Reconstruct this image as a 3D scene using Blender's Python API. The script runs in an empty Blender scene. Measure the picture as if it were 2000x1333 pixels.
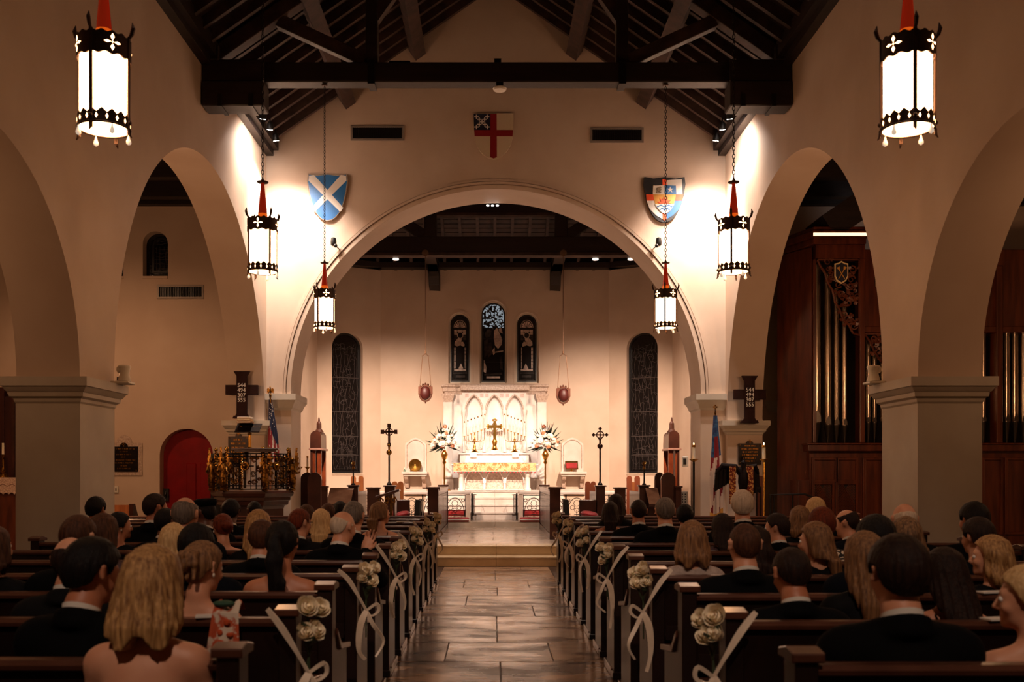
import bpy, math, random
import numpy as np
from mathutils import Vector, Matrix
from mathutils.geometry import tessellate_polygon
random.seed(7)
SC = bpy.context.scene
COL = SC.collection
PI = math.pi

# ------------------------------------------------------------ camera
cam_d = bpy.data.cameras.new('camera')
cam = bpy.data.objects.new('camera', cam_d); COL.objects.link(cam)
cam.location = (-0.065, 0.0, 1.54); cam.rotation_euler = (PI/2, 0, 0)
cam_d.lens = 35.0; cam_d.sensor_width = 36.0
cam_d.shift_x = 0.01925; cam_d.shift_y = 0.13025
cam_d.clip_start = 0.05; cam_d.clip_end = 200
cam_d.dof.use_dof = True; cam_d.dof.focus_distance = 18.0; cam_d.dof.aperture_fstop = 4.0
SC.camera = cam

# ------------------------------------------------------------ world and exposure
W = bpy.data.worlds.new('world'); SC.world = W; W.use_nodes = True
W.node_tree.nodes['Background'].inputs[0].default_value = (0.012, 0.014, 0.02, 1)
W.node_tree.nodes['Background'].inputs[1].default_value = 0.3
SC.view_settings.view_transform = 'Standard'; SC.view_settings.look = 'None'
SC.view_settings.exposure = 0.0; SC.view_settings.gamma = 1.0
SC.view_settings.use_curve_mapping = False

# ------------------------------------------------------------ room lights (fittings on the backs of arches and beams, lamps in the side spaces, and a few added lamps)
ALT = (1.0, 0.87, 0.77); WARM = (1.0, 0.52, 0.26); WARM2 = (1.0, 0.71, 0.53); NEUT = (1.0, 0.81, 0.69)
def spot(name, loc, target, power, col, size=60, blend=0.8, radius=0.08):
    d = bpy.data.lights.new(name, 'SPOT'); d.energy = power; d.color = col
    d.spot_size = math.radians(size); d.spot_blend = blend; d.shadow_soft_size = radius
    o = bpy.data.objects.new(name, d); COL.objects.link(o); o.location = loc
    o.rotation_euler = (Vector(target) - Vector(loc)).to_track_quat('-Z', 'Y').to_euler()
    return o
def point(name, loc, power, col, radius=0.15):
    d = bpy.data.lights.new(name, 'POINT'); d.energy = power; d.color = col; d.shadow_soft_size = radius
    o = bpy.data.objects.new(name, d); COL.objects.link(o); o.location = loc
    return o
# chancel: spots at the crown and on the back of the chancel arch, aimed at the altar and apse
spot('altar_spot', (-0.25, 19.15, 6.45), (-0.2, 26.0, 2.2), 1450, ALT, 28, 0.9)
spot('altar_spot', (0.25, 19.15, 6.45), (0.2, 26.0, 2.2), 1450, ALT, 28, 0.9)
spot('altar_spot', (0.0, 19.15, 6.42), (0.0, 24.0, 0.6), 650, ALT, 40, 0.8)
for s in (-1, 1):
    spot('chancel_spot', (s*2.9, 19.3, 6.2), (s*2.7, 26.3, 0.9), 4800, WARM2, 62, 1.0)
    spot('choir_spot', (s*2.4, 19.2, 6.5), (s*1.4, 21.0, 0.3), 380, WARM2, 60, 1.0)
# nave gable corners: three spots under each eave
for s in (-1, 1):
    spot('gable_spot', (s*3.50, 16.30, 7.20), (s*4.15, 16.6, 6.3), 260, NEUT, 150, 1.0, 0.06)
    spot('gable_spot', (s*3.72, 16.80, 7.20), (s*3.80, 17.90, 4.9), 620, NEUT, 98, 0.9, 0.05)
    spot('gable_spot', (s*3.72, 17.30, 7.18), (s*3.80, 17.75, 3.6), 420, NEUT, 98, 0.9, 0.05)
# nave downlights high between the rafters
for y, e in ((5.6, 130), (9.0, 150), (12.4, 170)):
    for s in (-1, 1): spot('nave_downlight', (s*1.35, y, 8.9), (s*2.5, y+0.25, 0.0), e, WARM2, 40, 0.8, 0.06)
for s in (-1, 1): spot('rear_light', (s*1.0, -2.6, 7.4), (s*1.5, 5.2, 0.9), 820, WARM2, 38, 0.9, 0.08)
for s in (-1, 1): spot('added_crossing_spot', (s*0.7, 15.6, 9.0), (s*0.35, 16.5, 0.0), 420, WARM2, 26, 0.9, 0.06)  # added spots with no fitting, brighten the steps and aisle end
# side spaces
spot('transept_light', (-7.9, 14.2, 5.6), (-7.0, 18.8, 1.9), 300, WARM, 84, 1.0, 0.12)
point('transept_lamp', (-5.8, 13.0, 2.9), 150, WARM, 0.25)
point('transept_lamp', (5.9, 12.6, 3.3), 150, WARM, 0.25)
point('aisle_lamp', (-5.9, 7.9, 3.5), 32, WARM, 0.2)
point('aisle_lamp', (5.9, 7.9, 3.5), 32, WARM, 0.2)
point('added_organ_light', (6.6, 17.6, 6.3), 9, (0.9, 0.86, 0.86), 0.1)  # added cool lamp with no fitting, brightens the wall behind the organ top
# ------------------------------------------------------------ helpers
FPX = 1944.4
def U(px, Y): return (px - 961.5)*Y/FPX - 0.065
def V(py, Y): return 1.54 - (py - 927.0)*Y/FPX
def lin(c):
    return tuple((x/12.92 if x <= 0.04045 else ((x+0.055)/1.055)**2.4) for x in c)
def rgb(r, g, b): return lin((r/255., g/255., b/255.))

class MB:
    def __init__(s): s.v = []; s.f = []; s.m = []; s.mi = 0; s.T = None
    def add(s, vs, fs):
        o = len(s.v)
        if s.T is not None: vs = [tuple(s.T @ Vector(p)) for p in vs]
        s.v += [tuple(p) for p in vs]; s.f += [tuple(i+o for i in f) for f in fs]; s.m += [s.mi]*len(fs)
        return s
    def box(s, x0, x1, y0, y1, z0, z1):
        return s.add([(x0,y0,z0),(x1,y0,z0),(x1,y1,z0),(x0,y1,z0),(x0,y0,z1),(x1,y0,z1),(x1,y1,z1),(x0,y1,z1)],
                     [(0,3,2,1),(4,5,6,7),(0,1,5,4),(1,2,6,5),(2,3,7,6),(3,0,4,7)])
    def beam(s, p, q, w, h, up=(0,0,1)):
        p = Vector(p); q = Vector(q); d = (q-p).normalized(); up = Vector(up)
        r = d.cross(up).normalized(); u = r.cross(d).normalized()
        vs = []
        for e in (p, q):
            for a, b in ((-1,-1),(1,-1),(1,1),(-1,1)): vs.append(e + r*(a*w/2) + u*(b*h/2))
        return s.add(vs, [(0,1,2,3),(7,6,5,4),(0,4,5,1),(1,5,6,2),(2,6,7,3),(3,7,4,0)])
    def tube(s, pts, r, n=8, closed=False, flat=1.0):
        pts = [Vector(p) for p in pts]; N = len(pts)
        rs = [r]*N if not isinstance(r, (list, tuple)) else list(r)
        vs = []; prev = None
        for i, p in enumerate(pts):
            if closed: d = pts[(i+1) % N] - pts[i-1]
            else: d = pts[min(i+1, N-1)] - pts[max(i-1, 0)]
            d = d.normalized() if d.length > 1e-9 else Vector((0,0,1))
            if prev is None:
                a = Vector((0,0,1)) if abs(d.z) < 0.9 else Vector((0,1,0))
                prev = d.cross(a).normalized()
            u = (prev - d*prev.dot(d))
            u = u.normalized() if u.length > 1e-6 else d.orthogonal().normalized()
            prev = u; w = d.cross(u)
            for k in range(n):
                t = 2*PI*k/n; vs.append(p + u*(math.cos(t)*rs[i]) + w*(math.sin(t)*rs[i]*flat))
        fs = []
        for i in range(N if closed else N-1):
            j = (i+1) % N
            for k in range(n): fs.append((i*n+k, i*n+(k+1) % n, j*n+(k+1) % n, j*n+k))
        if not closed:
            fs.append(tuple(range(n-1, -1, -1))); fs.append(tuple((N-1)*n+k for k in range(n)))
        return s.add(vs, fs)
    def lathe(s, prof, c=(0,0,0), n=16, sx=1.0, sy=1.0, a0=0.0):
        vs = []; fs = []
        for r, z in prof:
            for k in range(n):
                t = 2*PI*k/n + a0; vs.append((c[0]+r*math.cos(t)*sx, c[1]+r*math.sin(t)*sy, c[2]+z))
        for i in range(len(prof)-1):
            for k in range(n): fs.append((i*n+k, i*n+(k+1) % n, (i+1)*n+(k+1) % n, (i+1)*n+k))
        fs.append(tuple(range(n-1, -1, -1))); L = (len(prof)-1)*n; fs.append(tuple(L+k for k in range(n)))
        return s.add(vs, fs)
    def prism(s, loops, o, u, v, d):
        """extrude a polygon (first loop outer, others holes) from plane o+a*u+b*v along vector d"""
        if not isinstance(loops[0][0], (tuple, list)): loops = [loops]
        o = Vector(o); u = Vector(u); v = Vector(v); d = Vector(d)
        flatp = [p for L in loops for p in L]; n = len(flatp)
        base = [o + u*a + v*b for a, b in flatp]
        tris = tessellate_polygon([[Vector((a, b, 0)) for a, b in L] for L in loops])
        vs = base + [p + d for p in base]; fs = []
        for t in tris:
            a, b, c = [flatp[i] for i in t]
            ar = (b[0]-a[0])*(c[1]-a[1]) - (b[1]-a[1])*(c[0]-a[0])
            if abs(ar) < 1e-12: continue
            if ar < 0: t = (t[0], t[2], t[1])
            flip = u.cross(v).dot(d) > 0
            t1 = (t[0], t[2], t[1]) if flip else tuple(t)
            fs.append(t1); fs.append(tuple(i+n for i in reversed(t1)))
        k = 0
        for L in loops:
            m = len(L)
            for i in range(m): fs.append((k+i, k+(i+1) % m, n+k+(i+1) % m, n+k+i))
            k += m
        return s.add(vs, fs)
    def ell(s, c, r, nu=12, nv=8):
        if not isinstance(r, (tuple, list)): r = (r, r, r)
        vs = [(c[0], c[1], c[2]-r[2])]; fs = []
        for i in range(1, nv):
            ph = -PI/2 + PI*i/nv
            for k in range(nu):
                t = 2*PI*k/nu
                vs.append((c[0]+r[0]*math.cos(ph)*math.cos(t), c[1]+r[1]*math.cos(ph)*math.sin(t), c[2]+r[2]*math.sin(ph)))
        vs.append((c[0], c[1], c[2]+r[2])); top = len(vs)-1
        for k in range(nu):
            fs.append((0, 1+(k+1) % nu, 1+k)); b = 1+(nv-2)*nu
            fs.append((b+k, b+(k+1) % nu, top))
        for i in range(nv-2):
            for k in range(nu):
                a = 1+i*nu; b = a+nu; fs.append((a+k, a+(k+1) % nu, b+(k+1) % nu, b+k))
        return s.add(vs, fs)
    def grid(s, fn, nu, nv, closeu=False):
        vs = [fn(i/(nu if closeu else nu-1), j/(nv-1)) for j in range(nv) for i in range(nu)]; fs = []
        for j in range(nv-1):
            for i in range(nu if closeu else nu-1):
                k = (i+1) % nu; fs.append((j*nu+i, j*nu+k, (j+1)*nu+k, (j+1)*nu+i))
        return s.add(vs, fs)
    def mould(s, x0, x1, y0, y1, prof):
        """moulding round a rectangle, prof = [(outset, z)]"""
        vs = []; fs = []
        for o, z in prof: vs += [(x0-o,y0-o,z),(x1+o,y0-o,z),(x1+o,y1+o,z),(x0-o,y1+o,z)]
        for i in range(len(prof)-1):
            for k in range(4): fs.append((i*4+k, i*4+(k+1) % 4, (i+1)*4+(k+1) % 4, (i+1)*4+k))
        fs.append((3,2,1,0)); L = (len(prof)-1)*4; fs.append((L,L+1,L+2,L+3))
        return s.add(vs, fs)
    def build(s, name, mats, parent=None, origin=None, smooth=None, bevel=0, kind=None):
        if not isinstance(mats, (list, tuple)): mats = [mats]
        if origin is None:
            if parent is not None: origin = wloc(parent)
            else:
                xs = [p[0] for p in s.v]; ys = [p[1] for p in s.v]; zs = [p[2] for p in s.v]
                origin = ((min(xs)+max(xs))/2, (min(ys)+max(ys))/2, min(zs))
        ox, oy, oz = origin
        me = bpy.data.meshes.new(name)
        me.from_pydata([(x-ox, y-oy, z-oz) for x, y, z in s.v], [], s.f)
        for m in mats: me.materials.append(m)
        if len(mats) > 1: me.polygons.foreach_set('material_index', s.m)
        me.update()
        if smooth is not None:
            me.polygons.foreach_set('use_smooth', [True]*len(me.polygons))
            try: me.set_sharp_from_angle(angle=math.radians(smooth))
            except Exception: pass
        o = bpy.data.objects.new(name, me); COL.objects.link(o)
        if parent is not None: o.parent = parent
        else: o.location = origin
        if bevel:
            b = o.modifiers.new('bevel', 'BEVEL'); b.width = bevel; b.segments = 1; b.limit_method = 'ANGLE'
        if kind: o['kind'] = kind
        return o
def wloc(o):
    x = Vector((0,0,0))
    while o is not None: x = x + o.location; o = o.parent
    return tuple(x)
def tag(o, label=None, cat=None, group=None, kind=None):
    if label: o['label'] = label
    if cat: o['category'] = cat
    if group: o['group'] = group
    if kind: o['kind'] = kind
    return o
def thing(name, label, cat, loc=(0,0,0), group=None):
    o = bpy.data.objects.new(name, None); o.empty_display_size = 0.1; COL.objects.link(o); o.location = loc
    return tag(o, label, cat, group)
def copy_tree(o, parent=None, label=None, loc=None, group=None):
    kids = list(o.children)
    c = o.copy(); COL.objects.link(c)
    if parent is not None: c.parent = parent
    if label: c['label'] = label
    if group: c['group'] = group
    if loc is not None: c.location = loc
    for k in kids: copy_tree(k, c)
    return c
def arc(cx, cy, r, a0, a1, n, ry=None):
    ry = ry or r
    return [(cx + r*math.cos(a0+(a1-a0)*i/n), cy + ry*math.sin(a0+(a1-a0)*i/n)) for i in range(n+1)]
def lancet(x0, x1, z0, z1, n=16):
    """round-headed opening, counter-clockwise, z1 = crown"""
    r = (x1-x0)/2; cx = (x0+x1)/2
    return [(x0, z0), (x1, z0)] + arc(cx, z1-r, r, 0, PI, n)

# ------------------------------------------------------------ materials
def mat(name, col, rough=0.5, metal=0.0, col2=None, nscale=4.0, stretch=(1,1,1), bump=0.0, bscale=30.0, bstretch=None,
        emit=None, estr=0.0, spec=0.5, coat=0.0, sheen=0.0, rvar=0.0, sss=0.0, lo=0.35, hi=0.65, detail=4.0, trans=0.0):
    m = bpy.data.materials.new(name); m.use_nodes = True
    nt = m.node_tree; N = nt.nodes; L = nt.links; b = N['Principled BSDF']
    b.inputs['Base Color'].default_value = (*col, 1); b.inputs['Roughness'].default_value = rough
    b.inputs['Metallic'].default_value = metal; b.inputs['Specular IOR Level'].default_value = spec
    b.inputs['Coat Weight'].default_value = coat; b.inputs['Coat Roughness'].default_value = 0.15
    b.inputs['Sheen Weight'].default_value = sheen
    if trans: b.inputs['Transmission Weight'].default_value = trans
    if sss:
        b.inputs['Subsurface Weight'].default_value = sss; b.inputs['Subsurface Radius'].default_value = (0.02, 0.008, 0.004)
    if emit: b.inputs['Emission Color'].default_value = (*emit, 1); b.inputs['Emission Strength'].default_value = estr
    tc = N.new('ShaderNodeTexCoord')
    def noise(scale, st, det):
        mp = N.new('ShaderNodeMapping'); mp.inputs['Scale'].default_value = st; L.new(tc.outputs['Object'], mp.inputs[0])
        n = N.new('ShaderNodeTexNoise'); n.inputs['Scale'].default_value = scale; n.inputs['Detail'].default_value = det
        L.new(mp.outputs[0], n.inputs['Vector']); return n
    if col2 is not None:
        n = noise(nscale, stretch, detail)
        r = N.new('ShaderNodeValToRGB'); r.color_ramp.elements[0].position = lo; r.color_ramp.elements[1].position = hi
        r.color_ramp.elements[0].color = (*col, 1); r.color_ramp.elements[1].color = (*col2, 1)
        L.new(n.outputs[0], r.inputs[0]); L.new(r.outputs[0], b.inputs['Base Color'])
        if rvar:
            mr = N.new('ShaderNodeMapRange'); mr.inputs[1].default_value = 0.3; mr.inputs[2].default_value = 0.7
            mr.inputs[3].default_value = max(0.02, rough-rvar); mr.inputs[4].default_value = min(1, rough+rvar)
            L.new(n.outputs[0], mr.inputs[0]); L.new(mr.outputs[0], b.inputs['Roughness'])
    if bump:
        n2 = noise(bscale, bstretch or stretch, 3.0)
        bp = N.new('ShaderNodeBump'); bp.inputs['Strength'].default_value = bump; bp.inputs['Distance'].default_value = 0.01
        L.new(n2.outputs[0], bp.inputs['Height']); L.new(bp.outputs[0], b.inputs['Normal'])
    return m
PLASTER = mat('plaster', rgb(210,189,170), 0.55, col2=rgb(200,177,157), nscale=1.2, bump=0.10, bscale=7.0, spec=0.35)
STONEW = mat('painted_stone', rgb(206,196,180), 0.55, col2=rgb(194,182,166), nscale=2.0, bump=0.06, bscale=20)
WOOD = mat('dark_wood', rgb(70,34,22), 0.34, col2=rgb(46,20,13), nscale=3.0, stretch=(1,1,1), bump=0.05, bscale=60, coat=0.25)
ROOFW = mat('roof_timber', rgb(44,28,22), 0.6, col2=rgb(30,18,14), nscale=5, bump=0.15, bscale=30)
BEAMW = mat('beam_timber', rgb(40,25,20), 0.55, col2=rgb(28,16,12), nscale=5, stretch=(0.4,3,3), bump=0.2, bscale=25)
RAFTW = mat('rafter_timber', rgb(70,48,40), 0.6, col2=rgb(46,30,25), nscale=6, bump=0.2, bscale=25)
BOARDW = mat('ceiling_board', rgb(58,36,28), 0.6, col2=rgb(40,24,18), nscale=6, bump=0.2, bscale=25)
REDWOOD = mat('organ_mahogany', rgb(104,48,24), 0.32, col2=rgb(70,28,14), nscale=3, stretch=(4,4,0.5), bump=0.04, bscale=60, coat=0.2)
TANWOOD = mat('oak', rgb(176,108,62), 0.4, col2=rgb(146,84,46), nscale=4, stretch=(4,4,0.6))
MARBLE = mat('white_marble', rgb(224,214,206), 0.4, col2=rgb(210,196,186), nscale=3.5, detail=8)
MARBLED = mat('carved_marble', rgb(206,186,170), 0.5, col2=rgb(172,146,130), nscale=30, bump=0.5, bscale=60)
BRASS = mat('brass', rgb(214,168,84), 0.22, 1.0, col2=rgb(190,140,62), nscale=8)
GILT = mat('gilt', rgb(172,122,54), 0.34, 1.0, col2=rgb(70,44,20), nscale=25, bump=0.5, bscale=60)
IRON = mat('black_iron', rgb(30,26,25), 0.45, 0.6)
BRONZE = mat('dark_bronze', rgb(40,30,26), 0.35, 0.7, col2=rgb(24,18,16), nscale=10)
LANTM = mat('lantern_metal', rgb(74,50,38), 0.5, 0.55, col2=rgb(52,34,26), nscale=10)
BLACKP = mat('black_plastic', rgb(22,21,22), 0.4)
WHITEP = mat('white_plastic', rgb(226,220,208), 0.4)
GREYM = mat('grey_metal', rgb(140,128,118), 0.45, 0.3)
REDF = mat('red_velvet', rgb(168,14,18), 0.6, sheen=0.4, col2=rgb(140,8,12), nscale=6)
REDP = mat('red_paint', rgb(138,3,7), 0.5, col2=rgb(120,2,5), nscale=3, spec=0.2)
LAMPG = mat('lamp_glass', rgb(255,244,230), 0.4, emit=(1.0, 0.48, 0.20), estr=15.0)
LAMPC = mat('lamp_bulb', rgb(255,250,240), 0.4, emit=(1.0, 0.92, 0.84), estr=40.0)
FLAME = mat('flame', rgb(255,220,150), 0.5, emit=(1.0, 0.62, 0.25), estr=14.0)
REDG = mat('red_glass', rgb(180,20,8), 0.25, emit=(0.9, 0.05, 0.01), estr=0.13)
REDGB = mat('red_glass_lit', rgb(220,70,10), 0.25, emit=(1.0, 0.14, 0.01), estr=0.6)
WAX = mat('candle_wax', rgb(240,228,206), 0.5, sss=0.2)
CRYST = mat('crystal', rgb(250,235,215), 0.1, emit=(1.0,0.8,0.6), estr=0.5)
LEADG = mat('leaded_glass', rgb(26,22,22), 0.14, col2=rgb(14,12,12), nscale=40, bump=0.35, bscale=18, spec=0.45)
LEADC = mat('lead_came', rgb(96,88,86), 0.4, 0.5)
DARKF = mat('window_frame_dark', rgb(24,20,20), 0.4)
# ------------------------------------------------------------ the setting
def struct(mb, name, m, smooth=None, bevel=0, parent=None):
    o = mb.build(name, m, parent, smooth=smooth, bevel=bevel)
    if parent is None: o['kind'] = 'structure'
    return o
FLOORD = mat('floor_dark', rgb(62,44,34), 0.4, col2=rgb(46,32,25), nscale=2)
# stone of the aisle: worn pale flags with dark streaky wear
def stone_mat(name, a, b, st, sc, rough, lo=0.42, hi=0.58):
    return mat(name, a, rough, col2=b, nscale=sc, stretch=st, bump=0.12, bscale=9, bstretch=(1,3,1), rvar=0.12, lo=lo, hi=hi, detail=7)
FLAGS = [stone_mat('flagstone', rgb(150,118,92), rgb(62,44,34), (0.9,1.7,1), 2.2, 0.22),
         stone_mat('flagstone_pale', rgb(164,132,104), rgb(88,66,50), (0.8,1.5,1), 1.9, 0.24, 0.46, 0.66),
         stone_mat('flagstone_worn', rgb(136,104,80), rgb(48,34,27), (1.0,1.9,1), 2.6, 0.20)]
PALEST = mat('step_stone', rgb(206,184,150), 0.34, col2=rgb(190,166,132), nscale=3, bump=0.05)
CHST = mat('chancel_stone', rgb(190,170,150), 0.22, col2=rgb(164,142,122), nscale=2.2, rvar=0.08)
b = MB(); b.box(-11.2,-0.87,-4,18.9,-0.3,0); b.box(0.87,11.2,-4,18.9,-0.3,0); b.box(-0.87,0.87,-4,16.6,-0.3,-0.014)
floor = struct(b, 'floor', FLOORD)
y = 2.0; k = 0; rnd = random.Random(3)
while y < 16.55:
    dy = min([0.86,0.92,1.7,0.9,0.95][k % 5], 16.58-y)
    if 16.58-(y+dy) < 0.3: dy = 16.58-y
    cuts = [[-0.87,0.0,0.87],[-0.87,-0.46,0.44,0.87],[-0.87,-0.02,0.87],[-0.87,0.40,0.87],[-0.87,-0.38,0.87]][k % 5]
    for i in range(len(cuts)-1):
        h = rnd.uniform(0,0.002)
        s = MB(); s.box(cuts[i]+0.004, cuts[i+1]-0.004, y+0.004, y+dy-0.004, -0.03, -0.001-h)
        s.build('paving_slab', FLAGS[rnd.randrange(3)] if y < 14.4 else FLAGS[1], floor, bevel=0.004)
    y += dy; k += 1
# chancel platform, its two front steps, and the altar steps
b = MB(); b.box(-4.95,4.95,16.6,17.0,-0.2,0.12)
b.box(-4.95,4.95,16.95,17.85,-0.2,0.30); b.box(-4.15,4.15,17.8,18.9,-0.2,0.30); b.box(-4.6,4.6,18.9,27.2,-0.2,0.30)
plat = struct(b, 'chancel_floor', CHST)
for j, (y0, y1, z1) in enumerate(((16.58,16.97,0.165),(16.93,17.35,0.33))):
    for i, (x0, x1) in enumerate(((-4.95,-2.1),(-2.1,0.0),(0.0,2.1),(2.1,4.95))):
        b = MB(); b.box(x0+0.002,x1-0.002,y0,y1,0.0 if j==0 else 0.12,z1-0.03); b.box(x0+0.002,x1-0.002,y0-0.025,y1,z1-0.03,z1)
        b.build('step_stone', PALEST, plat, bevel=0.006)
yy = 17.35
for j in range(6):
    y1 = yy+0.91
    xs = [-3.6,-2.4,-1.2,-0.05,1.15,2.35,3.6] if j % 2 else [-3.6,-1.8,-0.7,0.6,1.75,3.6]
    for i in range(len(xs)-1):
        b = MB(); b.box(xs[i]+0.002, xs[i+1]-0.002, yy+0.002, y1-0.002, 0.29, 0.33); b.build('chancel_slab', CHST, plat, bevel=0.003)
    yy = y1
b = MB(); b.box(-4.6,4.6,22.8,27.2,0.29,0.45); sanct = struct(b, 'sanctuary_floor', CHST)
for i, x in enumerate((-3.0,-1.5,0,1.5)):
    b = MB(); b.box(x+0.002,x+1.498,22.78,23.6,0.30,0.452); b.build('step_stone', CHST, sanct, bevel=0.005)
lev = [(23.6,0.63),(23.95,0.80),(24.3,0.97),(24.65,1.13)]
for j, (y0, z) in enumerate(lev):
    b = MB()
    for x0, x1 in ((-1.7,0.0),(0.0,1.7)):
        b.box(x0+0.001,x1-0.001,y0,26.5,z-0.18,z-0.03); b.box(x0+0.001,x1-0.001,y0-0.02,26.5,z-0.03,z)
    st = struct(b, 'altar_step', MARBLE, bevel=0.005)

# arcade walls left and right: near arch and wide transept arch
SPR = 2.5
prof = [(-4,0),(5.96,0),(5.96,SPR)] + arc(7.91,SPR,1.95,PI,0,40) + [(9.86,0),(10.75,0)] + arc(14.3,SPR,3.55,PI,0,64) + [(17.85,0),(18.2,0),(18.2,7.6),(-4,7.6)]
walls = {}
for s, nm in ((-1,'left'),(1,'right')):
    b = MB(); b.prism(prof, (s*4.15,0,0), (0,1,0), (0,0,1), (s*0.63,0,0))
    walls[nm] = struct(b, 'wall_'+nm, PLASTER, smooth=30)
    # capitals of the pier and of the transept respond
    cap = [(0.0,2.24),(0.015,2.26),(0.02,2.29),(0.05,2.31),(0.055,2.35),(0.07,2.36),(0.10,2.405),(0.115,2.41),(0.115,2.50)]
    for (y0,y1) in ((9.86,10.75),(17.85,17.99)):
        b = MB(); xa, xb = sorted((s*4.15, s*4.78)); b.mould(xa,xb,y0,y1,cap); b.build('capital', STONEW, walls[nm], smooth=25)
    b = MB(); xa, xb = sorted((s*4.15, s*4.78)); b.mould(xa,xb,9.86,10.75,[(0.004,0.0),(0.004,2.24)]); b.build('pier_facing', STONEW, walls[nm])

# gable wall over the chancel arch
SC2 = 2.99
op = [(-3.7,0)] + [(-x, z) for x, z in arc(0,SC2,3.7,0,PI,80)] + [(3.7,0)]
out = [(-4.78,0)] + op + [(4.78,0),(4.78,7.53),(0,10.62),(-4.78,7.53)]
b = MB(); b.prism(out, (0,18.0,0), (1,0,0), (0,0,1), (0,0.9,0)); wch = struct(b, 'wall_chancel', PLASTER, smooth=20)
def arch_band(r0, r1, y0, y1, n=80):
    b = MB(); b.prism(arc(0,SC2,r1,0,PI,n)+arc(0,SC2,r0,PI,0,n), (0,y0,0), (1,0,0), (0,0,1), (0,y1-y0,0)); return b
for r0, r1, y0 in ((3.70,3.775,17.955),(3.79,3.83,17.935),(3.845,3.885,17.965)):
    arch_band(r0, r1, y0, 18.01).build('arch_moulding', PLASTER, wch, smooth=20)
for s in (-1, 1):
    xa, xb = sorted((s*4.12, s*3.7)); b = MB()
    b.mould(xa,xb,17.99,18.9,[(0.0,2.70),(0.01,2.72),(0.03,2.74),(0.05,2.80),(0.085,2.86),(0.10,2.88),(0.10,2.99)]); b.build('capital', STONEW, wch, smooth=25)

# nave roof
EAVE, SLOPE = 7.53, 0.697
def roofz(x): return EAVE + SLOPE*(4.15-abs(x))
b = MB()
for s in (-1, 1):
    b.prism([(s*4.9, roofz(4.9)),(0, roofz(0)),(0, roofz(0)+0.25),(s*4.9, roofz(4.9)+0.25)], (0,-4,0), (1,0,0), (0,0,1), (0,22.9,0))
roof = struct(b, 'ceiling', ROOFW)
for s in (-1, 1):
    for i in range(30):
        yy = 17.75 - 0.4*i
        b = MB(); b.beam((s*4.15, yy, roofz(4.15)-0.07), (0, yy, roofz(0)-0.07), 0.075, 0.15); b.build('rafter', RAFTW, roof)
    for x, zt in ((1.42,0.14),(2.68,0.14)):
        b = MB(); z = roofz(x)-zt
        b.prism([(-0.12,-0.0),(0,-0.17),(0.12,0.0),(0.12,0.1),(-0.12,0.1)] if False else [(-0.11,-0.11),(0.11,-0.11),(0.11,0.11),(-0.11,0.11)],
                (s*x,-4,z-0.12), (math.cos(0.609),0,-s*math.sin(0.609)), (s*math.sin(0.609),0,math.cos(0.609)), (0,22.02,0)); b.build('purlin', RAFTW, roof)
    b = MB(); xa, xb = sorted((s*4.16, s*3.93)); b.box(xa,xb,-4,18.0,7.40,7.62); xa, xb = sorted((s*4.16, s*4.02)); b.box(xa,xb,-4,18.0,7.30,7.40)
    b.build('wall_plate', BEAMW, roof)
b = MB(); b.box(-11.2,11.2,-4.3,-4,0,10.6); struct(b, 'wall_back', PLASTER)

# transepts: outer walls, end walls, ceilings
b = MB(); b.box(-11.2,-11,-4,19,0,7); struct(b, 'wall_transept_left', PLASTER)
b = MB(); b.box(11,11.2,-4,19,0,7); struct(b, 'wall_transept_right', PLASTER)
dx0, dx1, dz = U(312,18.8), U(416,18.8), V(838,18.8)
wx0, wx1, wz0, wz1 = U(279,18.8), U(328,18.8), V(540,18.8), V(452,18.8)
w2 = (U(205,18.8), U(241,18.8))
door_hole = [(dx0,0)] + [(a,c) for a,c in reversed(arc((dx0+dx1)/2, dz-(dx1-dx0)/2, (dx1-dx0)/2, 0, PI, 24))] + [(dx1,0)]
outl = [(-11,0)] + door_hole + [(-4.7,0),(-4.7,7),(-11,7)]
b = MB(); b.prism([outl, lancet(wx0,wx1,wz0,wz1), lancet(w2[0],w2[1],wz0,wz1)], (0,18.8,0), (1,0,0), (0,0,1), (0,0.3,0))
wtl = struct(b, 'wall_end_left', PLASTER, smooth=20)
for i, (a, c) in enumerate(((wx0,wx1),w2)):
    b = MB(); b.box(a,c,19.0,19.1,wz0,wz1); w = struct(b, 'window_%d' % (i+6), LEADG)
    b = MB(); L = lancet(a+0.12,c-0.0,wz0+0.1,wz1-0.08); Li = lancet(a+0.16,c-0.04,wz0+0.14,wz1-0.12)
    b.prism([L,Li], (0,18.96,0), (1,0,0), (0,0,1), (0,0.04,0)); b.build('window_frame', DARKF, w)
    b = MB()
    for q in range(9):
        z = wz0+0.2+q*0.075; b.tube([(a+0.16,18.975,z),(a+0.16+(c-a-0.2)*0.5,18.975,z+random.uniform(-0.04,0.04)),(c-0.04,18.975,z+random.uniform(-0.03,0.03))],0.005,4)
    for q in range(4):
        x = a+0.2+q*0.07; b.tube([(x,18.975,wz0+0.14),(x+random.uniform(-0.04,0.04),18.975,(wz0+wz1)/2),(x,18.975,wz1-0.25)],0.005,4)
    b.build('lead_lines', LEADC, w, kind='stuff')
    b = MB(); b.box(a-0.0,c+0.0,18.77,18.99,wz0-0.05,wz0); b.build('window_sill', PLASTER, w)
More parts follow.
